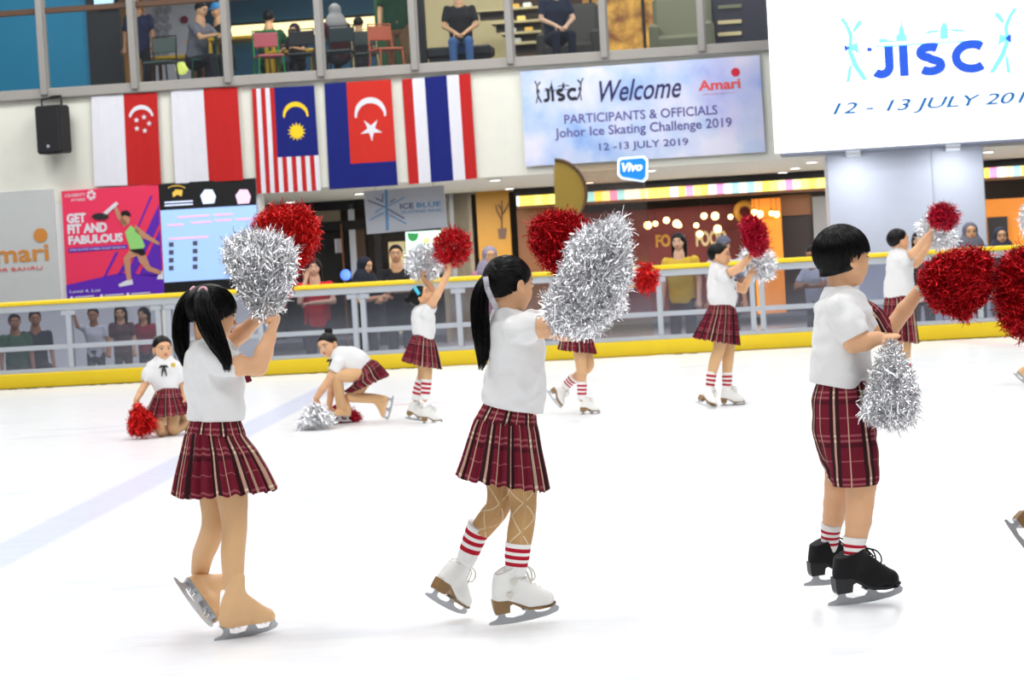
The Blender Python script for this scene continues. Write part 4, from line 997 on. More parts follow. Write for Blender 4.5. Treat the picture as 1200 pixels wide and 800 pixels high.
shirt(g, root, sec, [leg_of(g, [(846, 323, -.11, 15), (855, 320, -.15, 14.5)]), leg_of(g, [(851, 327, .11, 14), (858, 332, .11, 13.5)])], None, 15, amp=.003)
loft_skirt(g, root, [(832, 356, 861, 357, .10, .05, 0), (828, 367, 863, 368, .125, .4, 0), (815, 396, 866, 404, .18, 1, 0)], M['plaid'], 20, .013, 7)
socks(g, root, [[(834, 435, -.04, 11.5), (833, 446, -.04, 10.5), (831, 458, -.04, 9)], [(852, 436, .05, 11.5), (852, 447, .05, 10.5), (851, 458, .05, 9)]])
hair_cap(g, hd, root, 'short'); bow(g, root, 858, 328, -.04, M['ribbon_black'], 1.1)
skate(root, at(843, 476.5, 19.85), at(875, 475, 19.8), g.p(852, 452, .05), 'white', .007, scale=.85)
skate(root, g.p(813, 471, -.1), g.p(835, 479, -.2), g.p(831, 452, -.06), 'white', .007, scale=.80)
pompom('tall red tinsel pom-pom in the hands of the upright short-haired child', 'pom-poms of foil strips',
       [(882, 300), (872, 284), (867, 266), (870, 255), (880, 251), (890, 254), (898, 268), (902, 284), (897, 296), (890, 300)], 19.5, (882, 299), M['crimson'], 1500, .07, .007, .10, .5, seed=18)
pompom('silver tinsel pom-pom under the tall red one of the upright child', 'pom-poms of foil strips',
       [(879, 322), (868, 312), (866, 300), (874, 291), (890, 290), (904, 294), (910, 308), (908, 322), (898, 330), (886, 329)], 19.85, (880, 320), M['silver'], 1400, .07, .008, .11, .6, seed=19, ball=True)

# behind the boy
g, root = skater(20.1, 'person seen in profile behind the outstretched arm of the bowl-cut child', (1062, 463))
hd = (g.p(1053, 282), *head_frame((.95, .25, .10)), .20)
sec = tsec(g, [(1045, 1060, 296, .05), (1040, 1066, 301, .10), (1038, 1070, 316, .105), (1036, 1071, 332, .105), (1036, 1068, 346, .10)])
aN = arm_of(g, [(1059, 303, -.11, 12), (1069, 297, -.15, 10), (1074, 293, -.16, 9.5), (1084, 280, -.15, 8), (1090, 273, -.14, 6.5)], (.6, .0, .8), (-.5, .4, .4), .12, 'grip')
aF = arm_of(g, [(1062, 306, .11, 12), (1072, 309, .13, 10), (1077, 305, .13, 9.5), (1084, 294, .11, 8), (1088, 286, .10, 6.5)], (.4, .0, .9), (-.5, .4, .4), .12, 'grip')
l1 = leg_of(g, [(1054, 360, -.05, 17), (1058, 382, -.05, 16), (1061, 400, -.05, 13), (1061, 414, -.05, 12), (1062, 432, -.05, 10), (1062, 447, -.05, 7)])
l2 = leg_of(g, [(1052, 360, .05, 17), (1052, 382, .05, 15), (1050, 400, .05, 12.5), (1046, 414, .07, 12), (1042, 432, .09, 10), (1040, 447, .10, 7)])
body(g, root, hd, [aN, aF], [l1, l2], sec, M['skin'], slim=.003)
for l in (l1, l2): limb_tube('tights', root, l[:5], [M['tights']], n=18)
shirt(g, root, sec, [leg_of(g, [(1058, 304, -.11, 15), (1066, 299, -.14, 14.5)]), leg_of(g, [(1061, 307, .11, 14), (1068, 309, .12, 13.5)])], None, 16, amp=.003)
loft_skirt(g, root, [(1037, 346, 1068, 346, .10, .05, 0), (1035, 358, 1071, 357, .125, .4, 0), (1030, 396, 1076, 402, .17, 1, 0)], M['plaid'], 20, .013, 9)
socks(g, root, [[(1062, 421, -.05, 11.5), (1062, 435, -.05, 10.5), (1062, 449, -.05, 9)], [(1044, 424, .08, 11.5), (1042, 437, .09, 10.5), (1040, 449, .10, 9)]])
hair_cap(g, hd, root, 'short')
skate(root, at(1049, 464, 20.05), at(1080, 462, 20.1), g.p(1062, 440, -.05), 'white', .007, scale=.85)
skate(root, g.p(1027, 463, .15), g.p(1056, 462, .2), g.p(1041, 440, .12), 'white', .007, scale=.85)
pompom('crimson tinsel pom-pom raised in front of the white column', 'pom-poms of foil strips',
       [(1091, 268), (1086, 254), (1091, 242), (1104, 236), (1118, 240), (1126, 252), (1122, 264), (1108, 271)], 19.9, (1092, 269), M['crimson'], 1300, .06, .007, .11, .6, seed=20, ball=True)
pompom('silver tinsel pom-pom held behind the crimson one at the white column', 'pom-poms of foil strips',
       [(1088, 288), (1076, 278), (1076, 262), (1088, 253), (1104, 262), (1120, 270), (1122, 284), (1112, 292), (1098, 293)], 20.3, (1089, 286), M['silver'], 1300, .07, .008, .10, .7, seed=21, ball=True)

# two more at the edge of the frame
g, root = skater(20.0, 'person by the far board at the edge of the picture, tan covered skate kicked back', (1226, 455))
hd = (g.p(1226, 286), *head_frame((.95, .1, .05)), .20)
sec = tsec(g, [(1218, 1233, 300, .05), (1214, 1239, 306, .10), (1212, 1243, 320, .105), (1212, 1243, 336, .105), (1213, 1241, 346, .10)])
aN = arm_of(g, [(1230, 308, -.11, 12), (1220, 296, -.16, 10), (1214, 285, -.17, 9), (1209, 274, -.16, 6.5)], (-.3, 0, 1), (.5, -.4, .2), .12, 'grip')
aF = arm_of(g, [(1234, 308, .11, 12), (1246, 300, .13, 10), (1254, 288, .13, 9), (1258, 276, .12, 6.5)], (.3, .0, .9), (-.5, .4, .4), .12, 'grip')
l1 = leg_of(g, [(1230, 360, -.05, 17), (1232, 382, -.05, 16), (1233, 400, -.05, 13), (1232, 416, -.05, 12), (1230, 434, -.05, 11)])
l2 = leg_of(g, [(1226, 360, .05, 17), (1226, 382, .05, 15), (1226, 398, .06, 12.5), (1216, 408, .09, 12), (1205, 420, .12, 11)])
body(g, root, hd, [aN, aF], [l1, l2], sec, M['skin'], slim=.003)
for l in (l1, l2): limb_tube('tights', root, l, [M['tights']], n=18)
shirt(g, root, sec, [leg_of(g, [(1230, 310, -.11, 15), (1223, 301, -.14, 14.5)]), leg_of(g, [(1233, 310, .11, 14), (1241, 304, .12, 13.5)])], None, 17, amp=.003)
loft_skirt(g, root, [(1213, 345, 1241, 346, .10, .05, 0), (1210, 357, 1244, 357, .125, .4, 0), (1206, 392, 1250, 396, .17, 1, 0)], M['plaid'], 20, .013, 10)
hair_cap(g, hd, root, 'pulled')
skate(root, at(1218, 456, 20.0), at(1248, 454, 20.05), g.p(1230, 430, -.05), 'covered', .007, laces=False)
skate(root, g.p(1186.5, 437, .1), g.p(1206, 455, .06), g.p(1207, 424, .16), 'covered', .007, laces=False)
pompom('silver tinsel pom-pom at the edge of the picture by the orange shopfront', 'pom-poms of foil strips',
       [(1209, 277), (1198, 272), (1194, 258), (1198, 242), (1212, 236), (1226, 244), (1228, 262), (1220, 274)], 19.85, (1210, 276), M['silver'], 1200, .07, .008, .12, .7, seed=22, ball=True)

g = Fig(9.0, .004)
root = empty('person', on_ice(1284, 716), 'person almost out of the picture, brown heel of a kicked-back skate showing', 'person', GS)
hd = (g.p(1268, 296), *head_frame((.95, .2, -.05)), .21)
sec = tsec(g, [(1254, 1284, 330, .06), (1246, 1296, 344, .115), (1244, 1306, 362, .135), (1244, 1310, 390, .135), (1244, 1308, 425, .125), (1246, 1304, 445, .115)])
aN = arm_of(g, [(1276, 356, -.13, 27), (1270, 384, -.17, 23), (1266, 394, -.18, 20), (1256, 388, -.17, 19), (1246, 382, -.16, 15)], (-1, -.1, .1), (0, .2, 1), .125, 'grip')
aF = arm_of(g, [(1286, 356, .13, 27), (1312, 384, .15, 22), (1332, 378, .15, 19), (1350, 362, .14, 15)], (.7, -.1, .7), (.5, -.5, -.4), .125, 'grip')
l1 = leg_of(g, [(1278, 470, -.05, 34), (1282, 525, -.05, 37), (1285, 575, -.05, 30), (1284, 610, -.05, 29), (1282, 640, -.05, 25), (1281, 660, -.05, 17)])
l2 = leg_of(g, [(1272, 470, .05, 34), (1268, 525, .07, 36), (1262, 562, .08, 30), (1244, 574, .1, 28), (1226, 584, .12, 22), (1214, 592, .13, 17)])
body(g, root, hd, [aN, aF], [l1, l2], sec, M['skin'], slim=.005)
shirt(g, root, sec, [leg_of(g, [(1275, 356, -.13, 31), (1273, 370, -.15, 30), (1271, 382, -.17, 28)]), leg_of(g, [(1286, 357, .13, 30), (1298, 370, .14, 29), (1308, 380, .15, 26)])], None, 18)
loft_skirt(g, root, [(1245, 438, 1306, 440, .12, .1, 0), (1236, 462, 1312, 466, .14, .3, 0), (1218, 530, 1326, 544, .19, 1, 0)], M['plaid'], 24, .012, 11)
for l in (l1, l2): limb_tube('tights', root, l[1:5], [M['tights']])
socks(g, root, [[(1283, 622, -.05, 28), (1282, 642, -.05, 25), (1281, 660, -.05, 20)], [(1236, 578, .11, 26), (1226, 584, .12, 23), (1213, 592, .13, 19)]])
hair_cap(g, hd, root, 'pulled')
skate(root, g.p(1250, 716, -.05), g.p(1336, 702, 0), g.p(1280, 640, -.05), 'white', .004)
skate(root, g.p(1176, 610, .10), g.p(1214, 660, .12), g.p(1224, 588, .16), 'white', .003, scale=.9)
pompom('red tinsel pom-pom half cut off by the edge of the picture', 'pom-poms of foil strips',
       [(1214, 380), (1196, 398), (1182, 388), (1171, 370), (1167, 350), (1166, 330), (1172, 310), (1182, 296), (1200, 288), (1222, 292), (1238, 312), (1240, 345), (1230, 370)], 8.95, (1218, 380), M['red'], 9000, .05, .0034, .13, .85, seed=23)
# ================================================================== the ice
ice = mat('ice', (.93, .945, .96), .20, spec=.3); k_ = NT(ice); ge_ = k_.n('ShaderNodeNewGeometry'); sp_ = k_.n('ShaderNodeSeparateXYZ'); k_.l(ge_.outputs['Position'], sp_.inputs[0])
def on_line(p0, p1, half, t0=-99, t1=99):
    """1 inside a painted line of half width `half` through two ice points"""
    d = nz(p1-p0); n = V(-d[1], d[0], 0)
    q = k_.math('ADD', k_.math('MULTIPLY', sp_.outputs[0], float(n[0])), k_.math('MULTIPLY_ADD', sp_.outputs[1], float(n[1]), float(-(n @ p0))))
    t = k_.math('ADD', k_.math('MULTIPLY', sp_.outputs[0], float(d[0])), k_.math('MULTIPLY_ADD', sp_.outputs[1], float(d[1]), float(-(d @ p0))))
    e = k_.n('ShaderNodeMapRange'); k_.l(k_.math('ABSOLUTE', q), e.inputs[0]); e.inputs[1].default_value = half*1.15; e.inputs[2].default_value = half*.75
    return k_.math('MULTIPLY', e.outputs[0], k_.band(t, t0, t1))
pA, pB = on_ice(0, 651), on_ice(390, 452); hw_ = abs(float((on_ice(0, 634)-on_ice(0, 668)) @ nz(np.cross(pB-pA, V(0, 0, 1)))))/2
nse = k_.n('ShaderNodeTexNoise'); nse.inputs['Scale'].default_value = 1.0; nse.inputs['Detail'].default_value = 6; nse.inputs['Roughness'].default_value = .65
mpp = k_.n('ShaderNodeMapping'); mpp.inputs['Scale'].default_value = (.55, 1.3, 1); mpp.inputs['Rotation'].default_value = (0, 0, .2); k_.l(ge_.outputs['Position'], mpp.inputs[0]); k_.l(mpp.outputs[0], nse.inputs['Vector'])
r1 = k_.n('ShaderNodeMapRange'); r1.inputs[1].default_value = .56; r1.inputs[2].default_value = .74; k_.l(nse.outputs['Fac'], r1.inputs[0])
c = k_.mix(k_.math('MULTIPLY', r1.outputs[0], .85), (.93, .945, .96), (.70, .77, .84))
c = k_.mix(k_.math('MULTIPLY', on_line(pA, pB, hw_), .62), c, (.60, .66, .90))
c = k_.mix(k_.math('MULTIPLY', on_line(on_ice(505, 472), on_ice(556, 469), .12, -.35, .45), .5), c, (.90, .52, .62))
c = k_.mix(k_.math('MULTIPLY', on_line(on_ice(1120, 399), on_ice(1200, 407), .16, -2.5, 6), .35), c, (.92, .60, .74))
k_.l(c, k_.b.inputs['Base Color'])
sc1 = k_.n('ShaderNodeTexNoise'); sc1.inputs['Scale'].default_value = 9; sc1.inputs['Detail'].default_value = 8; k_.l(mpp.outputs[0], sc1.inputs['Vector'])
rr_ = k_.n('ShaderNodeMapRange'); rr_.inputs[3].default_value = .20; rr_.inputs[4].default_value = .30; k_.l(sc1.outputs['Fac'], rr_.inputs[0]); k_.l(rr_.outputs[0], k_.b.inputs['Roughness'])
B = MB(); B.add([(-30, -3, 0), (30, -3, 0), (30, 32.5, 0), (-30, 32.5, 0), (-30, -3, -.15), (30, -3, -.15), (30, 32.5, -.15), (-30, 32.5, -.15)], [(0,1,2,3), (7,6,5,4), (0,4,5,1), (1,5,6,2), (2,6,7,3), (3,7,4,0)], ice)
# the ice stops at the barrier
d_ = dn(29.5) + .1; B.v = [tuple(wu(float(V(*v) @ UA), min(float(V(*v) @ NA), d_) if v[1] > 30 else float(V(*v) @ NA), v[2])) if v[1] > 30 else v for v in B.v]
B.build('floor'); tag(bpy.data.objects['floor'], kind='structure')
# ================================================================== the hall behind the rink
def sr(r, g, b): return tuple(((c/255)/12.92 if c/255 <= .04045 else ((c/255+.055)/1.055)**2.4) for c in (r, g, b))
def smat(n, rgb, rough=.6, **k): return mat(n, sr(*rgb), rough, **k)
def emat(n, rgb, es): return mat(n, sr(*rgb), .5, emit=sr(*rgb), es=es)
K = {}
for n, c, r in (('cream', (226, 226, 214), .7), ('pale', (222, 224, 224), .6), ('slab', (158, 154, 148), .5), ('post', (150, 147, 143), .4), ('teal', (30, 146, 188), .5), ('charcoal', (38, 38, 41), .5),
                ('black', (16, 16, 18), .5), ('yellow', (240, 206, 30), .45), ('alu', (176, 181, 188), .35), ('red', (186, 26, 24), .8), ('blue', (4, 22, 112), .8), ('orange_red', (200, 40, 28), .8), ('white', (222, 222, 230), .8),
                ('gold', (246, 206, 24), .6), ('floor', (98, 100, 106), .25), ('wood', (120, 78, 46), .5), ('olive', (112, 113, 92), .7), ('beige', (204, 188, 142), .6), ('dkblue', (52, 106, 142), .6), ('green', (30, 128, 60), .5),
                ('yellow_paint', (214, 170, 30), .4), ('maroon', (98, 30, 28), .6), ('orange', (222, 134, 34), .5), ('panelgrey', (140, 130, 112), .6), ('ochre', (176, 128, 42), .5), ('colwhite', (188, 193, 206), .4),
                ('grey', (128, 128, 130), .6), ('pinkred', (236, 52, 92), .5), ('purple', (92, 36, 176), .5), ('skinprint', (196, 140, 108), .6), ('lime', (150, 214, 120), .6), ('navy', (26, 32, 72), .6), ('coral', (228, 84, 84), .6),
                ('brandorange', (206, 136, 60), .5), ('ledgrey', (150, 158, 178), .4), ('brown', (92, 66, 50), .4), ('redplastic', (196, 40, 40), .5), ('pinkplastic', (206, 100, 110), .5)):
    K[n] = smat(n, c, r)
def quad_uz(x0, y0, x1, y1, D):
    u0, z1 = uz(x0, y0, D); u1, z0 = uz(x1, y1, D); return u0, u1, z0, z1
def pbox(B, x0, y0, x1, y1, D, th, m, bev=0.):
    """box whose front is the rectangle (picture corners) on plane D, th deep"""
    u0, u1, z0, z1 = quad_uz(x0, y0, x1, y1, D); d = dn(D); B.ubox(u0, u1, d, d+th, z0, z1, m, bev); return B
def poly_px(B, pts, D, m, th=.004, out=.004):
    o = pl(*pts[0], D); P = [(float((pl(x, y, D)-o) @ UA), float((pl(x, y, D)-o)[2])) for x, y in pts]
    B.prism(P, o - NA*out, UA, V(0, 0, 1), NA, th, m); return B
def circ(x, y, r, n=20, a0=0, a1=360, ry=None): return [(x + r*math.cos(math.radians(t)), y - (ry or r)*math.sin(math.radians(t))) for t in np.linspace(a0, a1, n, endpoint=(a1-a0) % 360 != 0)]
def lettering(name, s, box, D, m, parent=None, shear=0., bold=0., out=.006, th=.004, rot=True):
    """writing fitted to the picture box (x0, y0, x1, y1): x0,y0 top of the first letter; x1,y1 foot of the last, on plane D"""
    cu = bpy.data.curves.new(name, 'FONT'); cu.body = s; cu.shear = shear; cu.offset = bold; cu.size = 1; cu.resolution_u = 3
    to = bpy.data.objects.new(name, cu); COL.objects.link(to); dg = bpy.context.evaluated_depsgraph_get(); me = bpy.data.meshes.new_from_object(to.evaluated_get(dg))
    bpy.data.objects.remove(to); bpy.data.curves.remove(cu)
    n = len(me.vertices); co = np.empty(n*3, np.float32); me.vertices.foreach_get('co', co); co = co.reshape(-1, 3)
    fs = [tuple(p.vertices) for p in me.polygons]; bpy.data.meshes.remove(me)
    lo, hi = co.min(0), co.max(0); u0, u1, z0, z1 = quad_uz(*box, D); d = dn(D)-out
    f = (co-lo)/np.maximum(hi-lo, 1e-6); u = u0 + f[:, 0]*(u1-u0); z = z0 + f[:, 1]*(z1-z0)
    vs = [wu(a, d-th, b) for a, b in zip(u, z)] + [wu(a, d, b) for a, b in zip(u, z)]
    F = fs + [tuple(n+i for i in reversed(q)) for q in fs]; E = {}
    for q in fs:
        for a, b in zip(q, q[1:]+q[:1]): E[(a, b)] = 1
    F += [(b, a, a+n, b+n) for a, b in E if (b, a) not in E]
    return link(name, make_mesh(name, vs, F, [m], smooth=False), parent)
def jisc(name, box, D, m, parent, out=.006):
    """the four heavy capitals, drawn as strokes in a 3.9 x 1 box"""
    def band(pts, w):
        L, R = [], []
        for i, q in enumerate(pts):
            a, b = pts[max(i-1, 0)], pts[min(i+1, len(pts)-1)]; d = nz(V(b[0]-a[0], b[1]-a[1])); L.append((q[0]-d[1]*w, q[1]+d[0]*w)); R.append((q[0]+d[1]*w, q[1]-d[0]*w))
        return L + R[::-1]
    arc = lambda cx, cy, rx, ry, a0, a1, n=14: [(cx + rx*math.cos(math.radians(t)), cy + ry*math.sin(math.radians(t))) for t in np.linspace(a0, a1, n)]
    w = .145; S = [[(.66, 1), (.66, .36)] + arc(.40, .36, .26, .25, 0, -140, 12)[1:], [(1.12, 1), (1.12, 0)],
        arc(1.98, .73, .33, .165, 35, 270, 14) + arc(1.98, .28, .36, .18, 90, -145, 14)[0:], arc(3.28, .5, .50, .395, 48, 312, 24)]
    S[2] = arc(1.96, .725, .31, .17, 40, 262, 12) + [(1.97, .51)] + arc(1.97, .29, .34, .185, 75, -145, 12)
    u0, u1, z0, z1 = quad_uz(*box, D); o = wu(u0, dn(D)-out, z0); kx, kz = (u1-u0)/3.75, (z1-z0); B = MB()
    for q in S:
        P = band([(x, y) for x, y in q], w); n = len(q)
        vs = [o + UA*x*kx + V(0, 0, 1)*y*kz for x, y in P]; vb = [v - NA*.004 for v in vs]; N = len(P)
        fs = [(i, i+1, N-2-i, N-1-i) for i in range(n-1)]; fs += [tuple(N+k for k in reversed(f)) for f in fs] + [(i, (i+1) % N, (i+1) % N + N, i+N) for i in range(N)]
        B.add(vs+vb, fs, m)
    return B.build(name, parent)
def struct(B, name, smooth=False): o = B.build(name, None, smooth); tag(o, kind='structure'); return o

# ---- the rink barrier
DB = 29.5; d0 = dn(DB); zt = uz(600, 320.5, DB)[1]; zr = zt-.055; zk = uz(640, 405, DB)[1]; uL, uR = uz(-500, 380, DB)[0], uz(1650, 270, DB)[0]
glass = bpy.data.materials.new('barrier_glass'); glass.use_nodes = True; nt = glass.node_tree; nt.nodes.remove(nt.nodes['Principled BSDF'])
tr_ = nt.nodes.new('ShaderNodeBsdfTransparent'); tr_.inputs[0].default_value = (.72, .735, .80, 1); gl_ = nt.nodes.new('ShaderNodeBsdfGlossy'); gl_.inputs['Roughness'].default_value = .08; gl_.inputs[0].default_value = (.9, .93, 1, 1)
mx_ = nt.nodes.new('ShaderNodeMixShader'); mx_.inputs[0].default_value = .09; nt.links.new(tr_.outputs[0], mx_.inputs[1]); nt.links.new(gl_.outputs[0], mx_.inputs[2]); nt.links.new(mx_.outputs[0], nt.nodes['Material Output'].inputs[0])
bar = empty('rink_barrier', wu((uL+uR)/2, d0, 0), 'long rink barrier of glass panes with a yellow kick board and yellow top rail', 'barrier')
B = MB(); B.ubox(uL, uR, d0, d0+.12, .0, zk, K['yellow'], .012); B.build('kick_board', bar)
B = MB(); B.ubox(uL, uR, d0-.03, d0+.15, zr, zt, K['yellow'], .015); B.build('top_rail', bar)
B = MB(); B.ubox(uL, uR, d0+.0, d0+.12, zr-.085, zr, K['alu'], .006)
zm = uz(85, 405.5, DB)[1]; B.ubox(uL, uR, d0+.01, d0+.10, zm-.03, zm+.03, K['alu'], .006); B.ubox(uL, uR, d0+.01, d0+.11, zk, zk+.05, K['alu'], .006); B.build('frame', bar)
px_posts = [-380, (-270, -258), -150, (-40, -28), 83, (188, 200), 307, (418, 428), 540, 656, 775, (884, 895), 1006, (1116, 1127), 1150, 1240, (1352, 1363), 1476, 1590]
us = []
for p in px_posts:
    for q in (p if isinstance(p, tuple) else (p,)):
        u = uz(q, 400 - .055*(q-600)*.9, DB)[0]; us.append(u); B = MB(); B.ubox(u-.034, u+.034, d0+.005, d0+.115, zk+.05, zr-.085, K['alu'], .008)
        for zz in (zr-.12,): B.ubox(u-.09, u+.09, d0-.004, d0+.02, zz-.03, zz+.03, K['alu'], .006)
        B.build('post', bar)
us = [uL] + us + [uR]
for a, b in zip(us[:-1], us[1:]):
    if b-a < .25: continue
    for z0, z1 in ((zk+.05, zm-.03), (zm+.03, zr-.085)):
        B = MB(); B.ubox(a+.035, b-.035, d0+.05, d0+.062, z0, z1, glass); B.build('glass_pane', bar)

# ---- mall floor, side wall, fascia, slab edge, ceiling
DF = 34.0; dF = dn(DF); zc = uz(600, 206, DF)[1]; zs1 = uz(600, 67.5, DF)[1]; zs0 = uz(600, 80, DF)[1]
uW0, uW1 = uz(-520, 200, DF)[0], uz(1680, 200, DF)[0]; u300 = uz(304, 230, DF)[0]
B = MB(); B.ubox(uL-1, uR+2, d0+.16, dn(47), -.30, -.2, smat('floor_mall_tile', (126, 125, 128), .35)); struct(B, 'floor_mall')
B = MB(); B.ubox(uW0, u300, dF, dF+.3, 0, zc+.02, K['pale']); struct(B, 'wall_side')
B = MB(); B.ubox(uW0, uW1, dF, dF+.3, zc, zs0, K['cream']); struct(B, 'wall_fascia')
B = MB(); B.ubox(uW0, uW1, dF-.10, dF+.4, zs0, zs1, K['slab'], .015); struct(B, 'trim_1')
B = MB(); B.ubox(uW0, uW1, dF+.3, dn(47), zc+.02, zc+.12, K['cream']); struct(B, 'ceiling')
B = MB(); B.ubox(uW0, uW1, dF+.4, dn(46), zs1-.16, zs1-.02, K['floor']); struct(B, 'floor_upper')
lamp = emat('lamp_white', (255, 250, 240), 5.)
for x, y in ((421, 226), (580, 210), (597, 220), (745, 206), (762, 199), (901, 207), (917, 201), (932, 196), (951, 189), (1158, 177), (340, 236), (690, 213)):
    c = on_ice(x, y, zc+.02); B = MB(); B.tube([c + V(0, 0, .0), c - V(0, 0, .018)], [.085, .095], K['white'], 18); B.tube([c - V(0, 0, .016), c - V(0, 0, .022)], .075, lamp, 18)
    o = B.build('downlight'); tag(o, 'round white downlight in the ceiling under the upper floor', 'light', 'ceiling downlights')

# ---- balcony railing
rail = empty('balcony_railing', wu(0, dF, zs1), 'glass balcony railing with grey posts above the flags', 'railing')
for x, y in ((52, 103), (158, 95), (267, 88), (376, 80), (486, 73), (598, 66), (708, 59), (822, 50), (935, 42), (1045, 36), (1155, 30), (1265, 24), (1375, 18), (-58, 109), (-168, 115), (-278, 121), (-388, 127)):
    u, z = uz(x, y, DF-.1); B = MB(); B.ubox(u-.05, u+.05, dF-.16, dF-.08, zs1-.10, zs1+1.35, K['post'], .01); B.ubox(u-.02, u+.07, dF-.10, dF-.02, zs1-.02, zs1+1.35, K['post'], .006); B.build('post', rail)
zh = uz(80, 11, DF)[1]; B = MB(); B.ubox(uW0, uz(900, 40, DF)[0], dF-.06, dF+.0, zh-.045, zh+.04, K['brown'], .01); B.build('handrail', rail)
gb = glass.copy(); gb.name = 'balcony_glass'; gb.node_tree.nodes['Transparent BSDF'].inputs[0].default_value = (.90, .93, .94, 1); gb.node_tree.nodes['Mix Shader'].inputs[0].default_value = .05
B = MB(); B.ubox(uW0, uz(900, 40, DF)[0], dF-.045, dF-.03, zs1, zs1+1.5, gb); B.build('glass', rail)

# ---- flags
def flag(label, C, draw):
    """C: four picture corners TL TR BR BL; draw(F, B) adds the coloured fields and emblems"""
    P = [pl(x, y, DF-.06) for x, y in C]; ph = rng.uniform(0, 6)
    def F(s, t, o=0.): 
        p = (P[0]*(1-s) + P[1]*s)*(1-t) + (P[3]*(1-s) + P[2]*s)*t
        return p - NA*(o + .012*math.sin(s*7 + ph)*t + .006*math.sin(s*13 + t*3))
    B = MB()
    def field(s0, t0, s1, t1, m, o=.0, nx=4, ny=8):
        vs = [F(s0+(s1-s0)*i/nx, t0+(t1-t0)*j/ny, o) for j in range(ny+1) for i in range(nx+1)]; n = len(vs)
        vs += [v + NA*.006 for v in vs]; w = nx+1
        fs = [(j*w+i, (j+1)*w+i, (j+1)*w+i+1, j*w+i+1) for j in range(ny) for i in range(nx)]
        fs += [tuple(n+k for k in reversed(q)) for q in fs]
        bd = [i for i in range(w)] + [j*w+nx for j in range(1, ny+1)] + [ny*w+i for i in range(nx-1, -1, -1)] + [j*w for j in range(ny-1, 0, -1)]
        fs += [(a, b, b+n, a+n) for a, b in zip(bd, bd[1:]+bd[:1])]
        B.add(vs, fs, m)
    def shape(pts, m, o=.006):
        c = (sum(p[0] for p in pts)/len(pts), sum(p[1] for p in pts)/len(pts)); n = len(pts); vs = [F(s, t, o) for s, t in pts] + [F(s, t, -.001) for s, t in pts]
        B.add(vs, [tuple(range(n-1, -1, -1)), tuple(range(n, 2*n))] + [(i, (i+1) % n, (i+1) % n+n, i+n) for i in range(n)], m)
    draw(field, shape); o = B.build('flag'); tag(o, label, 'flag', 'flags along the white wall'); return o
def crescent(cx, cy, R, asp, off=.30, r2=.86, a0=-20, a1=200):
    """horns pointing down; asp = width/height of the field"""
    out = [(cx + R*math.cos(math.radians(t)), cy - R*asp*math.sin(math.radians(t))) for t in np.linspace(a0, a1, 26)]
    inn = [(cx + R*r2*math.cos(math.radians(t)), cy + off*R*asp - R*r2*asp*math.sin(math.radians(t))) for t in np.linspace(a1-14, a0+14, 26)]
    return out + inn
def star(cx, cy, R, asp, n=5, r=.40, a=0): return [(cx + (R if i % 2 == 0 else R*r)*math.sin(math.pi*i/n + a), cy - (R if i % 2 == 0 else R*r)*asp*math.cos(math.pi*i/n + a)) for i in range(2*n)]
W_, R_, Bl_, Or_, Go_ = K['white'], K['red'], K['blue'], K['orange_red'], K['gold']
def f_sg(fd, sh):
    fd(0, 0, .49, 1, W_); fd(.49, 0, 1, 1, R_); sh(crescent(.745, .265, .185, .74, .24, .90, 5, 175), W_)
    for i in range(5): a = 2*math.pi*i/5 + .3; sh(star(.755 + .105*math.sin(a), .335 - .105*.74*math.cos(a), .045, .74), W_)
flag('white and red flag with a white crescent and a ring of small stars', [(107, 113), (184, 108), (189, 216), (111, 218)], f_sg)
flag('plain white and red flag without any emblem', [(200, 106), (278, 102), (285, 211), (206, 215)], lambda fd, sh: (fd(0, 0, .49, 1, W_), fd(.49, 0, 1, 1, R_)))
def f_my(fd, sh):
    for i in range(14): fd(i/14, 0 if i < 5 else .665, (i+1)/14, 1, R_ if i % 2 == 0 else W_, 0, 1, 6)
    fd(5/14, 0, 1, .665, Bl_, .0); sh(crescent(.68, .27, .20, .62, .22, .86, -10, 190), Go_); sh(star(.68, .43, .145, .62, 14, .62), Go_)
flag('red and white striped flag with a blue corner, yellow crescent and sun', [(295, 104), (368, 100), (376, 223), (301, 227)], f_my)
def f_jh(fd, sh):
    fd(0, 0, .33, 1, Bl_); fd(.33, .77, 1, 1, Bl_); fd(.33, 0, 1, .77, Or_); sh(crescent(.665, .31, .235, .66, .22, .86, -12, 192), W_); sh(star(.665, .46, .17, .66, 5, .34, math.pi), W_)
flag('blue flag with a red corner, white crescent and five-pointed star', [(380, 98), (458, 93), (466, 217), (386, 222)], f_jh)
def f_th(fd, sh):
    for a, b, m in ((0, .15, R_), (.15, .33, W_), (.33, .655, Bl_), (.655, .83, W_), (.83, 1, R_)): fd(a, 0, b, 1, m)
flag('flag of red, white and broad blue vertical bands', [(471, 93), (551, 86), (559, 209), (479, 216)], f_th)

# ---- wall speaker
sp = empty('loudspeaker', pl(63, 150, DF-.2), 'black loudspeaker on a bracket high on the white wall', 'loudspeaker')
B = MB(); c = pl(62.5, 152, DF-.28); ax = (nz(UA*.97 - NA*.22), nz(NA*.97 + UA*.22), V(0, 0, 1)); B.box(c, ax, (.205, .16, .345), K['black'], .03); B.build('cabinet', sp)
B = MB(); B.box(c - ax[1]*.165, ax, (.18, .008, .32), K['charcoal'], .004); B.build('grille', sp)
B = MB(); B.ball(c - ax[1]*.178 - ax[2]*.24, (.022, .006, .022), K['alu']); B.build('badge', sp)
B = MB(); t = c + ax[2]*.345
B.tube([t - ax[0]*.16, t - ax[0]*.16 + ax[2]*.10, t + ax[0]*.16 + ax[2]*.13, t + ax[0]*.16], .016, K['black'], 6); B.tube([t + ax[2]*.12, t + ax[2]*.16 + ax[1]*.42], .025, K['black'], 8); B.build('bracket', sp)

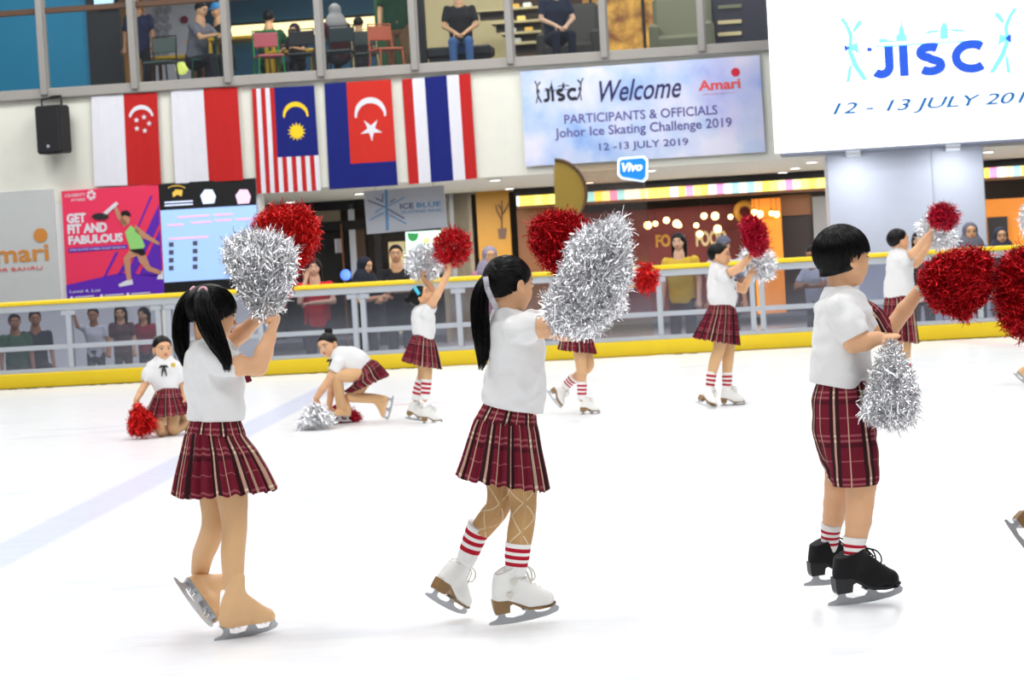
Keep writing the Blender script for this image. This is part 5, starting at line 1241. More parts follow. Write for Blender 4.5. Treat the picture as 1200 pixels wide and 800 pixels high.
# ---- grey wall sign with the hotel name
sg = empty('wall_sign', pl(20, 350, DF), 'pale grey wall sign with orange lettering and an orange dot', 'sign')
B = MB(); pbox(B, -150, 234, 71, 360, DF-.04, .06, smat('sign_grey', (196, 199, 198), .5), .01); B.build('board', sg)
lettering('lettering', 'Amari', (-32, 289.5, 58, 305), DF-.04, K['brandorange'], sg, bold=.02); lettering('lettering', 'JOHOR BAHRU', (-28, 316, 50, 317), DF-.04, K['coral'], sg)
B = MB(); poly_px(B, circ(47.5, 275.5, 8.2), DF-.05, K['brandorange']); B.build('dot', sg)

# ---- fitness poster
po = empty('poster', pl(130, 350, DF), 'pink and purple fitness poster with a woman swinging a barbell', 'poster')
DP = DF-.05; B = MB(); poly_px(B, [(72, 224), (185.5, 215.5), (193, 346), (79, 354)], DP, K['pinkred'], .04)
DQ = DP-.006
poly_px(B, [(77.5, 334), (140, 320), (191, 322), (193, 346), (79, 353.5)], DQ, K['purple'], .003)
for q in ([(186, 240), (148, 322), (158, 322), (187, 262)], [(187.5, 268), (163, 322), (190, 325)], [(135, 296), (121, 325), (124, 325), (139, 295)], [(150, 300), (137, 323), (143, 322), (156, 300)], [(176, 230), (160, 268), (162, 268), (179, 229)]): poly_px(B, q, DQ, K['purple'], .003)
B.build('sheet', po); wt = K['white']
lettering('lettering', 'GET', (78, 250.5, 101, 260.5), DP, wt, po, bold=.05); lettering('lettering', 'FIT AND', (79, 263, 126, 271.5), DP, wt, po, bold=.05); lettering('lettering', 'FABULOUS', (80, 276.5, 144.5, 283), DP, wt, po, bold=.05)
B = MB(); poly_px(B, [(80, 291), (149, 286.5), (149.2, 291), (80.5, 296)], DQ, K['purple'], .003); B.build('strap', po); lettering('lettering', 'STEP IN FOR A FREE GUEST SESSION', (82, 292, 147, 290.5), DQ, wt, po)
lettering('lettering', 'CELEBRITY', (76, 227.5, 100.5, 229.5), DP, wt, po, shear=.2); lettering('lettering', 'FITNESS', (83.5, 233, 100.5, 235), DP, wt, po, shear=.2); lettering('lettering', 'Level 4, Lot', (82, 340, 118, 342), DP-.01, wt, po)
B = MB()
for k in range(6): a = math.pi*k/3; poly_px(B, [(107 + 5.6*math.cos(a), 228.5 - 6.2*math.sin(a)), (107 + 5.6*math.cos(a+.75), 228.5 - 6.2*math.sin(a+.75)), (107 + 2.3*math.cos(a+.9), 228.5 - 2.5*math.sin(a+.9)), (107 + 2.3*math.cos(a), 228.5 - 2.5*math.sin(a))], DQ, wt, .003)
for x in (84, 119, 150): poly_px(B, circ(x, 348.5 - (x-84)*.06, 1.7, 10), DQ-.004, wt, .003); poly_px(B, [(x+4, 347.5-(x-84)*.06), (x+26, 346-(x-84)*.06), (x+26, 347.2-(x-84)*.06), (x+4, 348.7-(x-84)*.06)], DQ-.004, wt, .003)
B.build('emblem', po)
B = MB(); sk_ = K['skinprint']; DW = DQ-.006
for q, m in (([(146.5, 272), (153, 264), (162, 270), (170, 288), (168, 291), (153, 293)], K['lime']), ([(132, 240), (135, 238), (142, 252), (149, 262), (146, 266), (138, 256)], sk_), ([(158, 263), (172, 274), (187, 284), (186.5, 287), (168, 279), (158, 271)], sk_),
             ([(152, 292), (168, 291), (171, 298), (166, 300), (155, 296)], K['black']), ([(152, 293), (164, 298), (153, 303), (153, 316), (154, 328), (149, 329), (146, 312), (145, 302)], sk_), ([(160, 298), (170, 297), (176, 312), (190, 318), (188, 322), (172, 317), (163, 306)], sk_),
             ([(149, 328), (155, 327), (156, 333), (140, 336), (139, 333)], wt), ([(187, 318), (191, 317), (191.5, 327), (184, 327)], wt), (circ(146.5, 258, 6, 12), sk_), (circ(147, 253, 6.5, 12, 0, 190), K['black'])): poly_px(B, q, DW, m, .003)
poly_px(B, [(136, 236), (139, 239), (122, 254), (119, 251)], DW-.004, wt, .003); poly_px(B, circ(117.5, 253.5, 10, 16, ry=4), DW-.004, K['charcoal'], .003)
B.build('figure_print', po)

# ---- information screen
sc_ = empty('display_screen', pl(245, 345, DF), 'information screen showing a pale blue page under a black header', 'screen')
B = MB(); poly_px(B, [(186.5, 215.3), (298.5, 208.6), (305, 339), (193, 346.5)], DP, K['black'], .045); B.build('housing', sc_)
scr = emat('screen_blue', (150, 184, 232), .72); B = MB(); poly_px(B, [(188, 246.5), (300.5, 240), (304, 324), (192.5, 331)], DP-.004, scr, .003); B.build('screen', sc_)
B = MB(); inkg = emat('screen_ink', (70, 70, 80), .5); pinkish = emat('screen_pink', (228, 170, 190), .8); blu2 = emat('screen_pale', (150, 176, 206), .8)
for x in (200.5, 228.5):
    for k in range(4): y = 286.5 + k*9.2 + (x-200.5)*-.055; poly_px(B, [(x-2.6, y-2.6), (x+2.8, y-2.9), (x+3, y+2.4), (x-2.4, y+2.7)], DP-.010, inkg, .003)
for x0, x1, y in ((208, 245, 253.5), (250, 273, 251), (196, 215, 263), (224, 248, 260), (252, 272, 257.5), (276, 296, 256), (198, 244, 279)): poly_px(B, [(x0, y), (x1, y-(x1-x0)*.06), (x1, y-(x1-x0)*.06+2), (x0, y+2)], DP-.010, pinkish, .003)
poly_px(B, [(256, 276), (302, 273), (303, 317), (259, 320)], DP-.008, blu2, .003); B.build('page_print', sc_)
B = MB(); gl2 = emat('screen_gold', (210, 170, 70), .7); wh2 = emat('screen_white', (210, 220, 250), .75)
poly_px(B, [(202, 226), (206, 222), (214, 222.5), (213, 230), (208, 228), (203, 231)], DP-.006, gl2, .003); poly_px(B, circ(207, 222, 11, 14, 20, 160, ry=5)[::1] + circ(207, 222, 10, 14, 20, 160, ry=4)[::-1], DP-.006, gl2, .003)
for y in (236.5, 240): poly_px(B, [(193, y), (226, y-1.9), (226, y-.2), (193, y+1.7)], DP-.006, wh2, .003)
for x, m in ((244, wh2), (285, emat('screen_rose', (226, 190, 214), .75))): poly_px(B, [(x-9, 229), (x-4, 222), (x+5, 222), (x+9, 230), (x+7, 238), (x-6, 239)], DP-.006, m, .003)
B.build('header_print', sc_)

# ---- welcome banner
bm = mat('watercolour_print', (.8, .85, .95), .6); k_ = NT(bm); tc_ = k_.n('ShaderNodeTexCoord'); n1 = k_.n('ShaderNodeTexNoise'); n1.inputs['Scale'].default_value = 1.3; n1.inputs['Detail'].default_value = 5; n2 = k_.n('ShaderNodeTexNoise'); n2.inputs['Scale'].default_value = .9
mp_ = k_.n('ShaderNodeMapping'); mp_.inputs['Location'].default_value = (4, 2, 9); k_.l(tc_.outputs['Object'], n1.inputs['Vector']); k_.l(tc_.outputs['Object'], mp_.inputs[0]); k_.l(mp_.outputs[0], n2.inputs['Vector'])
r1 = k_.n('ShaderNodeValToRGB'); e = r1.color_ramp.elements; e[0].position = .30; e[0].color = (*sr(122, 166, 232), 1); e[1].position = .62; e[1].color = (*sr(226, 226, 244), 1); q = r1.color_ramp.elements.new(.45); q.color = (*sr(186, 206, 240), 1); k_.l(n1.outputs['Fac'], r1.inputs[0])
rr = k_.n('ShaderNodeMapRange'); rr.inputs[1].default_value = .5; rr.inputs[2].default_value = .75; k_.l(n2.outputs['Fac'], rr.inputs[0]); k_.l(k_.mix(k_.math('MULTIPLY', rr.outputs[0], .6), r1.outputs[0], sr(206, 190, 236)), k_.b.inputs['Base Color'])
ba = empty('banner', pl(750, 195, DF), 'pale blue watercolour welcome banner with navy lettering', 'banner')
DN = DF-.06; B = MB(); poly_px(B, [(610, 84), (890, 64.5), (897, 178), (616, 195)], DN, bm, .02); B.build('sheet', ba)
ink = smat('ink_navy', (44, 40, 96), .6); ink2 = smat('ink_violet', (96, 92, 156), .6); inkb = smat('ink_black', (28, 28, 44), .6)
jisc('lettering', (635, 105.5, 677, 117), DN, inkb, ba); lettering('lettering', 'Welcome', (702, 95, 799, 114), DN, ink, ba, shear=.35, bold=.01)
lettering('lettering', 'PARTICIPANTS & OFFICIALS', (661, 134.5, 841, 134), DN, ink2, ba, bold=.012); lettering('lettering', 'Johor Ice Skating Challenge 2019', (650, 150.5, 858, 152), DN, ink2, ba, bold=.012); lettering('lettering', '12 -13 JULY 2019', (702, 168, 807, 172.5), DN, ink2, ba, bold=.012)
lettering('lettering', 'Amari', (818, 94.5, 868, 103.5), DN, K['coral'], ba, bold=.03); lettering('lettering', 'JOHOR BAHRU', (823, 110.5, 863, 109), DN, K['coral'], ba)
B = MB(); poly_px(B, circ(862, 84.5, 5.2), DN-.008, smat('dot_red', (206, 32, 60), .6), .003); B.build('dot', ba)
def skyline(B, X, m, D, th=.003):
    """domed hall, tower and two reaching skaters round the lettering; X maps unit coordinates to the picture"""
    P = lambda pts: poly_px(B, [X(a, b) for a, b in pts], D, m, th)
    P([(.20, .475), (.20, .50), (.80, .50), (.80, .475)])
    P([(.315, .44), (.318, .34), (.330, .33), (.334, .24), (.342, .22), (.346, .06), (.350, .06), (.354, .22), (.362, .24), (.366, .33), (.378, .34), (.381, .44)])
    P([(.22, .44), (.22, .38), (.27, .38), (.27, .41), (.31, .41), (.31, .44)]); P([(.46, .36), (.50, .31), (.56, .30), (.55, .34), (.50, .35)]); P([(.62, .30), (.68, .31), (.73, .36), (.68, .35), (.63, .34)])
    P([(.565, .44), (.565, .30), (.575, .22), (.588, .20), (.602, .22), (.612, .30), (.612, .44)])
    for sg in (0, 1):
        Q = lambda pts: P([(1-a if sg else a, b) for a, b in pts])
        Q([(.02, .05), (.05, .16), (.075, .30), (.07, .52), (.10, .70), (.16, .95), (.13, .95), (.075, .75), (.045, .55), (.05, .32), (.03, .18), (.0, .08)]); Q([(.045, .48), (.10, .40), (.11, .58)]); Q([(.10, .12), (.13, .10), (.12, .18), (.08, .28), (.07, .24)]); Q([(.07, .70), (.06, .95), (.035, .98), (.05, .75)])
B = MB(); skyline(B, lambda a, b: (626 + 58*a, 93 + 29*b - 3.5*a), inkb, DN-.006); B.build('emblem', ba)

# ---- the big lit screen
DL = 32.6; ls = empty('led_screen', pl(1060, 175, DL), 'huge glowing white screen with blue lettering above the column', 'screen')
B = MB(); u0, z1 = uz(899, -110, DL); u1 = uz(1330, 160, DL)[0]; z0 = uz(911, 184, DL)[1]; dL = dn(DL); B.ubox(u0, u1, dL+.01, dL+.28, z0, z1, K['ledgrey'], .02); B.build('housing', ls)
led = emat('led_white', (255, 255, 255), 1.25); ua = uz(908, 178, DL)[0]; B = MB(); B.ubox(ua, u1-.06, dL, dL+.012, z0+.05, z1-.05, led); B.build('screen', ls)
lb_ = emat('led_blue', (20, 72, 182), .7); lc_ = emat('led_cyan', (14, 92, 150), .6); ld_ = emat('led_pale', (110, 204, 230), .9)
jisc('lettering', (1017, 56, 1157, 83), DL, lb_, ls); lettering('lettering', '12 - 13 JULY 2019', (975, 121, 1224, 123), DL, lc_, ls, shear=.3, bold=.016); lettering('lettering', 'JOHOR BAHRU', (1068, 44, 1155, 41), DL, ld_, ls)
B = MB(); skyline(B, lambda a, b: (984 + 208*a, 16 + 84*b - 12*a), ld_, DL-.004, .002); B.build('emblem', ls)
B = MB()
for q in ([(989, 52), (996, 56), (990, 61)], [(1185, 38), (1178, 45), (1185, 51)], [(1016, 55.5), (1022, 56), (1022, 60), (1016, 60.5)]): poly_px(B, q, DL-.008, lb_, .002)
B.build('emblem', ls)
for x, y in ((1000, 181), (1117, 173)):
    u, z = uz(x, y, DL); B = MB(); B.ubox(u-.10, u+.10, dL-.02, dL+.2, z0-.06, z0+.02, K['alu'], .01); B.build('bracket', ls)

# ---- white column under it
B = MB(); u0 = uz(969, 200, 32.9)[0]; u1 = uz(1153, 200, 32.9)[0]; um = uz(1092, 200, 32.9)[0]; d = dn(32.9); B.ubox(u0, u1, d, d+1.6, 0, z0+.05, K['colwhite'], .01); B.ubox(um, um+.02, d-.012, d+.02, 0, z0+.04, K['alu']); struct(B, 'column')

# ---- hanging sign with a snowflake
hs = empty('hanging_sign', pl(474, 285, 34.6), 'pale hanging sign with a blue snowflake of slanted bars', 'sign')
DH = 34.6; B = MB(); poly_px(B, [(426, 224), (520, 217), (524, 266), (430, 274.5)], DH, smat('sign_pale', (190, 195, 206), .5), .03); B.build('board', hs)
B = MB(); ib, ic = smat('flake_blue', (96, 150, 196), .5), smat('flake_grey', (92, 100, 140), .5)
for a, b, w, m in (((452.5, 222), (454, 270), 3.2, ib), ((431, 234.5), (452, 243), 1.4, ic), ((440, 232), (449, 236.5), 1.4, ic), ((455, 245), (474, 256), 1.6, ic), ((457, 252), (476, 262), 1.5, ib), ((433, 258), (450, 249), 1.3, ib), ((440, 248.5), (449, 243), 1.3, ib), ((456, 241), (474, 231), 1.2, ib), ((457, 237), (463, 233), 1.3, ic), ((448.5, 227), (448.5, 236), 1.3, ic)):
    d = nz(V(b[0]-a[0], b[1]-a[1])); n = (-d[1]*w/2, d[0]*w/2); poly_px(B, [(a[0]+n[0], a[1]+n[1]), (b[0]+n[0], b[1]+n[1]), (b[0]-n[0], b[1]-n[1]), (a[0]-n[0], a[1]-n[1])], DH-.006, m, .003)
B.build('snowflake', hs); lettering('lettering', 'ICE', (468.5, 238.5, 485, 244), DH, ic, hs, bold=.02); lettering('lettering', 'BLUE', (488, 237.5, 517, 241.5), DH, ib, hs, bold=.02); lettering('lettering', 'SKATING RINK', (470, 247, 518, 247.5), DH, ib, hs)
B = MB()
for x, y in ((440, 223), (508, 218)): p = pl(x, y, DH+.015); B.tube([p, V(p[0], p[1], zc+.03)], .006, K['alu'], 6)
B.build('wire', hs)

# ---- blue hanging shop sign
vs_ = empty('hanging_sign', pl(741, 213, 33.2), 'small blue hanging sign with a white rim and white script', 'sign')
B = MB(); poly_px(B, [(727, 184.5), (755, 182.5), (759.5, 187), (759, 209), (754, 213.5), (728, 209.5), (723.5, 205), (723.5, 188)], 33.2, emat('rim_white', (226, 240, 255), .8), .08); B.build('rim', vs_)
B = MB(); poly_px(B, [(728.5, 187), (753.5, 185), (757, 188.5), (756.5, 207), (752.5, 211), (729, 207), (726, 203), (726, 189.5)], 33.185, emat('vivid_blue', (10, 116, 222), .85), .01); B.build('face', vs_)
lettering('lettering', 'Vivo', (728.5, 191, 753, 200), 33.17, emat('script_white', (236, 246, 255), .9), vs_, shear=.25, bold=.03)
B = MB(); p = pl(741, 186, 33.24); B.tube([p, p + NA*.8], .012, K['alu'], 6); B.build('bracket', vs_)

# ---- shop fronts on the ground floor
DS = 43.0; zS = zc+.03
def span(name, x0, x1, ytop, ybot, m, D=DS, th=.2, kind='structure', label=None, cat=None):
    B = MB(); xm = (x0+x1)/2; u0, _ = uz(x0, 280 + .058*(600-x0), D); u1, _ = uz(x1, 280 + .058*(600-x1), D); z1 = zS if ytop is None else uz(xm, ytop, D)[1]; z0 = 0 if ybot is None else max(0, uz(xm, ybot, D)[1])
    B.ubox(u0, u1, dn(D), dn(D)+th, z0, z1, m, .0); o = B.build(name); tag(o, label, cat, None, kind if not label else None); return o
brownglass = smat('brown_interior', (74, 58, 46), .3); darkg = smat('dark_glazing', (48, 48, 50), .15)
span('wall_shop', 200, 1700, None, None, smat('shop_dark', (70, 62, 58), .6), DS+1.6)
span('wall_shop', 300, 330, None, None, K['black']); span('wall_shop', 330, 430, 265, None, darkg, DS+.4)
sf = empty('shopfront', pl(372, 335, DS), 'dark shopfront with black frames and a brown timber door', 'shopfront')
for x0, x1, y0, y1, m, dd, nm in ((328, 428, 238, 244, K['black'], 0, 'header'), (352, 356, 238, 420, K['charcoal'], 0, 'mullion'), (414, 418, 238, 420, K['alu'], 0, 'mullion'), (400, 408, 262, 420, K['wood'], -.05, 'door_frame'), (408, 436, 268, 420, brownglass, .05, 'door'), (369, 399, 243, 262, K['panelgrey'], .1, 'transom_panel'), (392, 400, 280, 296, K['white'], .1, 'notice'), (436, 455, 240, 420, K['charcoal'], 0, 'pier'), (330, 428, 263, 268, K['black'], -.02, 'transom')):
    B = MB(); pbox(B, x0, y0 + .0, x1, y1, DS+dd, .08, m); B.build(nm, sf)
span('wall_shop', 455, 477, 283, None, K['beige'], DS-.2)
lsn = empty('lightbox_sign', pl(495, 300, DS-.3), 'bright white and green lightbox sign behind the spectators', 'sign')
B = MB(); pbox(B, 475, 272, 518, 312, DS-.3, .08, emat('lightbox', (206, 246, 230), 1.1)); B.build('box', lsn); B = MB(); poly_px(B, circ(484, 277, 6, 12, 180, 360) + [(491, 273), (477, 273)], DS-.31, emat('lightbox_green', (40, 130, 70), .6), .01); poly_px(B, circ(500, 282, 4, 10), DS-.31, emat('lightbox_sand', (210, 190, 120), .8), .01); B.build('print', lsn)
pan = empty('wall_panelling', pl(538, 330, DS-.2), 'grey ribbed timber panelling beside the gold panel', 'panel'); 
for i in range(8): B = MB(); pbox(B, 522+i*4.2, 226-i*.24, 525.4+i*4.2, 420, DS-.2, .06, K['panelgrey'] if i not in (2,) else K['alu']); B.build('slat', pan)
gp = empty('gold_panel', pl(580, 330, DS-.3), 'golden yellow wall panel with a line drawing of a potted plant', 'panel'); B = MB(); pbox(B, 557, 223, 607, 420, DS-.3, .08, K['ochre']); B.build('board', gp)
B = MB(); bd_ = K['brown']
for pts in ([(588, 268), (588, 235)], [(588, 258), (582, 246), (581, 240)], [(588, 252), (594, 243), (596, 238)], [(588, 246), (584, 240)]):
    for a, b in zip(pts[:-1], pts[1:]): B.tube([pl(*a, DS-.31), pl(*b, DS-.31)], .012, bd_, 6)
poly_px(B, [(583, 268), (594, 267), (592, 280), (585, 280)], DS-.305, bd_, .01); B.build('drawing', gp)
st = mat('glow_tiles', (1, 1, 1), .4); k_ = NT(st); tc_ = k_.n('ShaderNodeTexCoord'); sx = k_.n('ShaderNodeSeparateXYZ'); k_.l(tc_.outputs['Object'], sx.inputs[0]); fl = k_.math('FLOOR', k_.math('MULTIPLY', sx.outputs[0], 7.5)); wn = k_.n('ShaderNodeTexWhiteNoise', noise_dimensions='1D'); k_.l(fl, wn.inputs['W'])
r1 = k_.n('ShaderNodeValToRGB'); r1.color_ramp.interpolation = 'CONSTANT'; r1.color_ramp.elements[0].color = (*sr(255, 214, 90), 1); r1.color_ramp.elements[1].position = .86; r1.color_ramp.elements[1].color = (*sr(236, 140, 190), 1)
for p_, c_ in ((.28, (255, 238, 170)), (.48, (250, 250, 236)), (.62, (150, 214, 232)), (.74, (240, 240, 120))): q = r1.color_ramp.elements.new(p_); q.color = (*sr(*c_), 1)
k_.l(wn.outputs['Value'], r1.inputs[0]); k_.l(r1.outputs[0], k_.b.inputs['Emission Color']); k_.b.inputs['Emission Strength'].default_value = 1.7; k_.l(r1.outputs[0], k_.b.inputs['Base Color'])
for x0, x1, lab in ((605, 967, 'long glowing strip of coloured tiles over the food shop'), (1153, 1690, 'short glowing strip of coloured tiles beyond the white column')):
    ts = empty('light_strip', pl((x0+x1)/2, 230, DS-.5), lab, 'light'); u0 = uz(x0, 230, DS-.5)[0]; u1 = uz(x1, 210, DS-.5)[0]; z1 = uz(780, 219.5, DS-.5)[1]; z0 = uz(780, 231, DS-.5)[1]; d = dn(DS-.5)
    B = MB(); B.ubox(u0, u1, d, d+.12, z0, z1, st); B.build('tiles', ts); B = MB(); B.ubox(u0, u1, d-.35, d+.45, z1, z1+.12, K['black']); B.ubox(u0, u1, d-.02, d+.14, z0-.05, z0, K['wood']); B.build('awning', ts)
span('wall_shop', 607, 650, 244, None, K['wood'], DS-.1); span('wall_shop', 640, 880, 245, None, K['maroon'], DS+.6)
span('column_orange', 882, 916, 232, None, K['orange'], DS-.1); span('wall_shop', 916, 955, 232, None, smat('shop_black', (40, 30, 28), .3), DS+.2); span('wall_shop', 916, 952, 228, 252, K['wood'], DS+.1); span('wall_shop', 953, 972, 230, None, K['grey'], DS)
span('wall_shop', 1150, 1700, 218, None, K['orange'], DS+.1); span('wall_shop', 1157, 1180, 254, None, K['black'], DS)
fs = empty('shop_lettering', pl(830, 300, DS+.5), 'ochre shop lettering on the dark red wall', 'sign'); lettering('lettering', 'FOOD', (815, 271, 852, 287), DS+.6, K['beige'], fs, bold=.04); lettering('lettering', 'FO', (768, 275, 786, 289), DS+.6, K['ochre'], fs, bold=.04)
rg = empty('ring_sign', pl(873, 262, DS+.2), 'round yellow ring sign hanging over the food shop', 'sign'); B = MB(); c = pl(873, 248, DS+.2)
B.tube([c + (UA*math.cos(a) + V(0, 0, 1)*math.sin(a))*.15 for a in np.linspace(0, 6.2832, 25)], .06, K['ochre'], 8, False); B.build('ring', rg); B = MB(); B.tube([c + V(0, 0, .15), c + V(0, 0, .5)], .01, K['black'], 6); B.build('rod', rg)
bulb = emat('warm_bulb', (255, 206, 130), 7.)
for i, (x, y) in enumerate(((768, 262), (781, 258), (793, 262), (796, 264), (825, 253), (838, 253), (856, 254), (820, 274), (841, 268), (816, 264), (884, 249), (890, 251), (904, 250), (910, 251), (759, 264))):
    c = pl(x, y, DS-.25); B = MB(); B.ball(c, .045 + .012*(i % 3), bulb, nu=10, nv=7); B.tube([c + V(0, 0, .05), c + V(0, 0, .09)], .018, K['black'], 6); B.tube([c + V(0, 0, .09), V(c[0], c[1], zc+.03)], .004, K['black'], 4)
    tag(B.build('pendant_bulb'), 'bare warm bulb hanging in the food shop', 'light', 'pendant bulbs in the food shop')
# glass screen, warm reflection put into the tint, with half a round gold sign
gs_ = empty('glass_screen', pl(708, 335, 33.4), 'reflection-tinted glass screen with half of a round gold sign on it', 'glass screen')
gt = glass.copy(); gt.name = 'reflection_tint_glass'; gt.node_tree.nodes['Transparent BSDF'].inputs[0].default_value = (.93, .84, .74, 1); gt.node_tree.nodes['Mix Shader'].inputs[0].default_value = .10
B = MB(); pbox(B, 648, 196, 768, 420, 33.4, .02, gt); B.build('glass', gs_)
B = MB(); poly_px(B, circ(650, 227, 37, 28, -90, 90, ry=40), 33.38, smat('gold_disc', (150, 124, 48), .4), .02); B.build('disc', gs_)
B = MB(); p = [pl(x, y, 33.36) for x, y in circ(650, 227, 37, 28, -90, 90, ry=40)]; B.tube(p, .022, K['brown'], 8); B.build('rim', gs_)

B = MB(); c = pl(405, 322, DS-.2); B.ball(c, (.10, .05, .10), emat('blue_glow', (90, 130, 250), 1.6), (UA, NA, V(0, 0, 1))); B.tube([c + NA*.04, c + NA*.16], .03, K['black'], 8); tag(B.build('indicator_lamp'), 'round glowing blue lamp on the dark shopfront', 'light')
# ================================================================== upper floor interior
def block(name, x0, x1, y0, y1, D, th, m, label=None, cat=None, kind='structure'):
    B = MB(); pbox(B, x0, y0 + 0.0, x1, y1, D, th, m); o = B.build(name); tag(o, label, cat, None, kind if not label else None); return o
YF = zs1-.02
def ublock(name, x0, x1, ytop, D, m, th=.15, ztop=None, zbot=None):
    xm = (x0+x1)/2; u0 = uz(x0, 40 + .06*(450-x0), D)[0]; u1 = uz(x1, 40 + .06*(450-x1), D)[0]; z1 = ztop if ztop is not None else (YF+3.2 if ytop is None else uz(xm, ytop, D)[1])
    B = MB(); B.ubox(u0, u1, dn(D), dn(D)+th, YF if zbot is None else zbot, z1, m); return B, u0, u1, z1
for nm, x0, x1, yt, D, m in (('wall_teal', -520, 105, None, 37, K['teal']), ('column_dark', 104, 142, None, 36.9, K['charcoal']), ('wall_pattern', 142, 238, None, 42, K['white']), ('wall_orange', 142, 170, None, 41.9, smat('soft_orange', (226, 160, 92), .6)),
                              ('wall_blue', 225, 445, None, 45, K['dkblue']), ('wall_green', 440, 482, None, 43, smat('dark_green', (28, 76, 42), .6)), ('column_black', 482, 498, None, 36.5, K['black']), ('wall_beige', 497, 602, None, 40, K['beige']),
                              ('wall_back', 600, 1700, None, 44, smat('back_brown', (70, 52, 40), .6))):
    B, *_ = ublock(nm, x0, x1, yt, D, m); struct(B, nm)
B = MB(); B.ubox(uW0, uW1, dF+1.5, dn(46), YF+3.2, YF+3.3, K['charcoal']); struct(B, 'ceiling_upper')
pt_ = smat('print_grey', (178, 178, 188), .6); B = MB()
for k in range(7):
    for j in (0, 1): poly_px(B, circ(184 + j*10 + (k % 2)*3, 2 + k*10 - j*.6, 4.6, 10), 41.95, pt_, .01)
o = B.build('wall_print'); tag(o, 'column of grey leaf pattern on the white wall upstairs', 'wall decoration')
B = MB(); poly_px(B, circ(216, 23, 4.5), 41.95, smat('plum', (140, 30, 60), .6), .02); o = B.build('wall_sign'); tag(o, 'round plum sign on the white wall upstairs', 'sign')
wl = empty('light_box', pl(360, 40, 44.9), 'long warm light box running along the blue wall upstairs', 'light'); B = MB(); u0 = uz(268, 40, 44.9)[0]; u1 = uz(442, 28, 44.9)[0]; za = uz(360, 25, 44.9)[1]; zb = uz(360, 42, 44.9)[1]; d = dn(44.9)
B.ubox(u0, u1, d-.1, d, zb, za, emat('warm_panel', (255, 230, 168), 2.2)); B.build('panel', wl); B = MB(); B.ubox(u0-.05, u1+.05, d-.12, d+.02, za, za+.05, K['charcoal']); B.ubox(u0-.05, u1+.05, d-.12, d+.02, zb-.05, zb, K['charcoal']); B.build('frame', wl)
mm_ = empty('menu_screen', pl(120, 4, 36.7), 'bright menu screen hanging by the dark column upstairs', 'screen'); B = MB(); pbox(B, 108, -16, 134, 6, 36.7, .05, K['black']); B.build('housing', mm_); B = MB(); pbox(B, 109, -15, 133, 5, 36.69, .01, emat('menu', (190, 226, 250), 1.0)); B.build('screen', mm_); B = MB(); p = pl(121, -16, 36.72); B.tube([p, V(p[0], p[1], YF+3.2)], .02, K['black'], 6); B.build('pole', mm_)
gw = mat('gold_stone', sr(206, 140, 40), .35); k_ = NT(gw); tc_ = k_.n('ShaderNodeTexCoord'); n1 = k_.n('ShaderNodeTexNoise'); n1.inputs['Scale'].default_value = 3.5; n1.inputs['Detail'].default_value = 6; k_.l(tc_.outputs['Object'], n1.inputs['Vector']); r1 = k_.n('ShaderNodeValToRGB'); r1.color_ramp.elements[0].position = .35; r1.color_ramp.elements[0].color = (*sr(130, 70, 20), 1); r1.color_ramp.elements[1].position = .65; r1.color_ramp.elements[1].color = (*sr(240, 180, 70), 1); k_.l(n1.outputs['Fac'], r1.inputs[0]); k_.l(r1.outputs[0], k_.b.inputs['Base Color']); k_.l(r1.outputs[0], k_.b.inputs['Emission Color']); k_.b.inputs['Emission Strength'].default_value = .45
gw_ = empty('backlit_panel', pl(730, 50, 42), 'backlit amber stone panel between dark mullions upstairs', 'panel')
for x0, x1 in ((684, 692), (694, 704), (707, 752), (756, 770)): B, *_ = ublock('slab', x0, x1, None, 42, gw); B.build('slab', gw_)
for x in (693, 705.5, 754): B, *_ = ublock('mullion', x-1.3, x+1.3, None, 41.9, K['black']); B.build('mullion', gw_)
sh = empty('display_shelf', pl(580, 60, 38.5), 'stepped white display shelves with dark backs upstairs', 'shelf')
for k, (x0, x1, y) in enumerate(((556, 632, 11), (575, 634, 25.5), (586, 634, 38), (594, 634, 50))):
    B = MB(); pbox(B, x0, y - .03*(x0-590), x1, y + 2.6 - .06*(x1-x0), 38.5, .5, K['beige'], .0); B.build('shelf', sh)
    B = MB(); u0, u1, z0, z1 = quad_uz(x0+6, y+4, x1, y+12 - .06*(x1-x0), 38.7); B.ubox(u0, u1, dn(38.7), dn(38.7)+.2, z0, z1, smat('shelf_back', (58, 46, 42), .5)); B.build('back', sh)
for x, y, c in ((604, 8, (240, 190, 80)), (618, 6.5, (240, 240, 230)), (611, 22, (250, 220, 120)), (600, 36, (210, 210, 205)), (620, 35, (240, 190, 90)), (606, 48, (200, 200, 190))):
    B = MB(); p = pl(x, y, 38.6); B.box(p, (UA, NA, V(0, 0, 1)), (.07, .06, .045), smat('ware', c, .4), .015); o = B.build('dish'); tag(o, 'small pale dish on the stepped display shelves', 'dish', 'dishes on the display shelves')
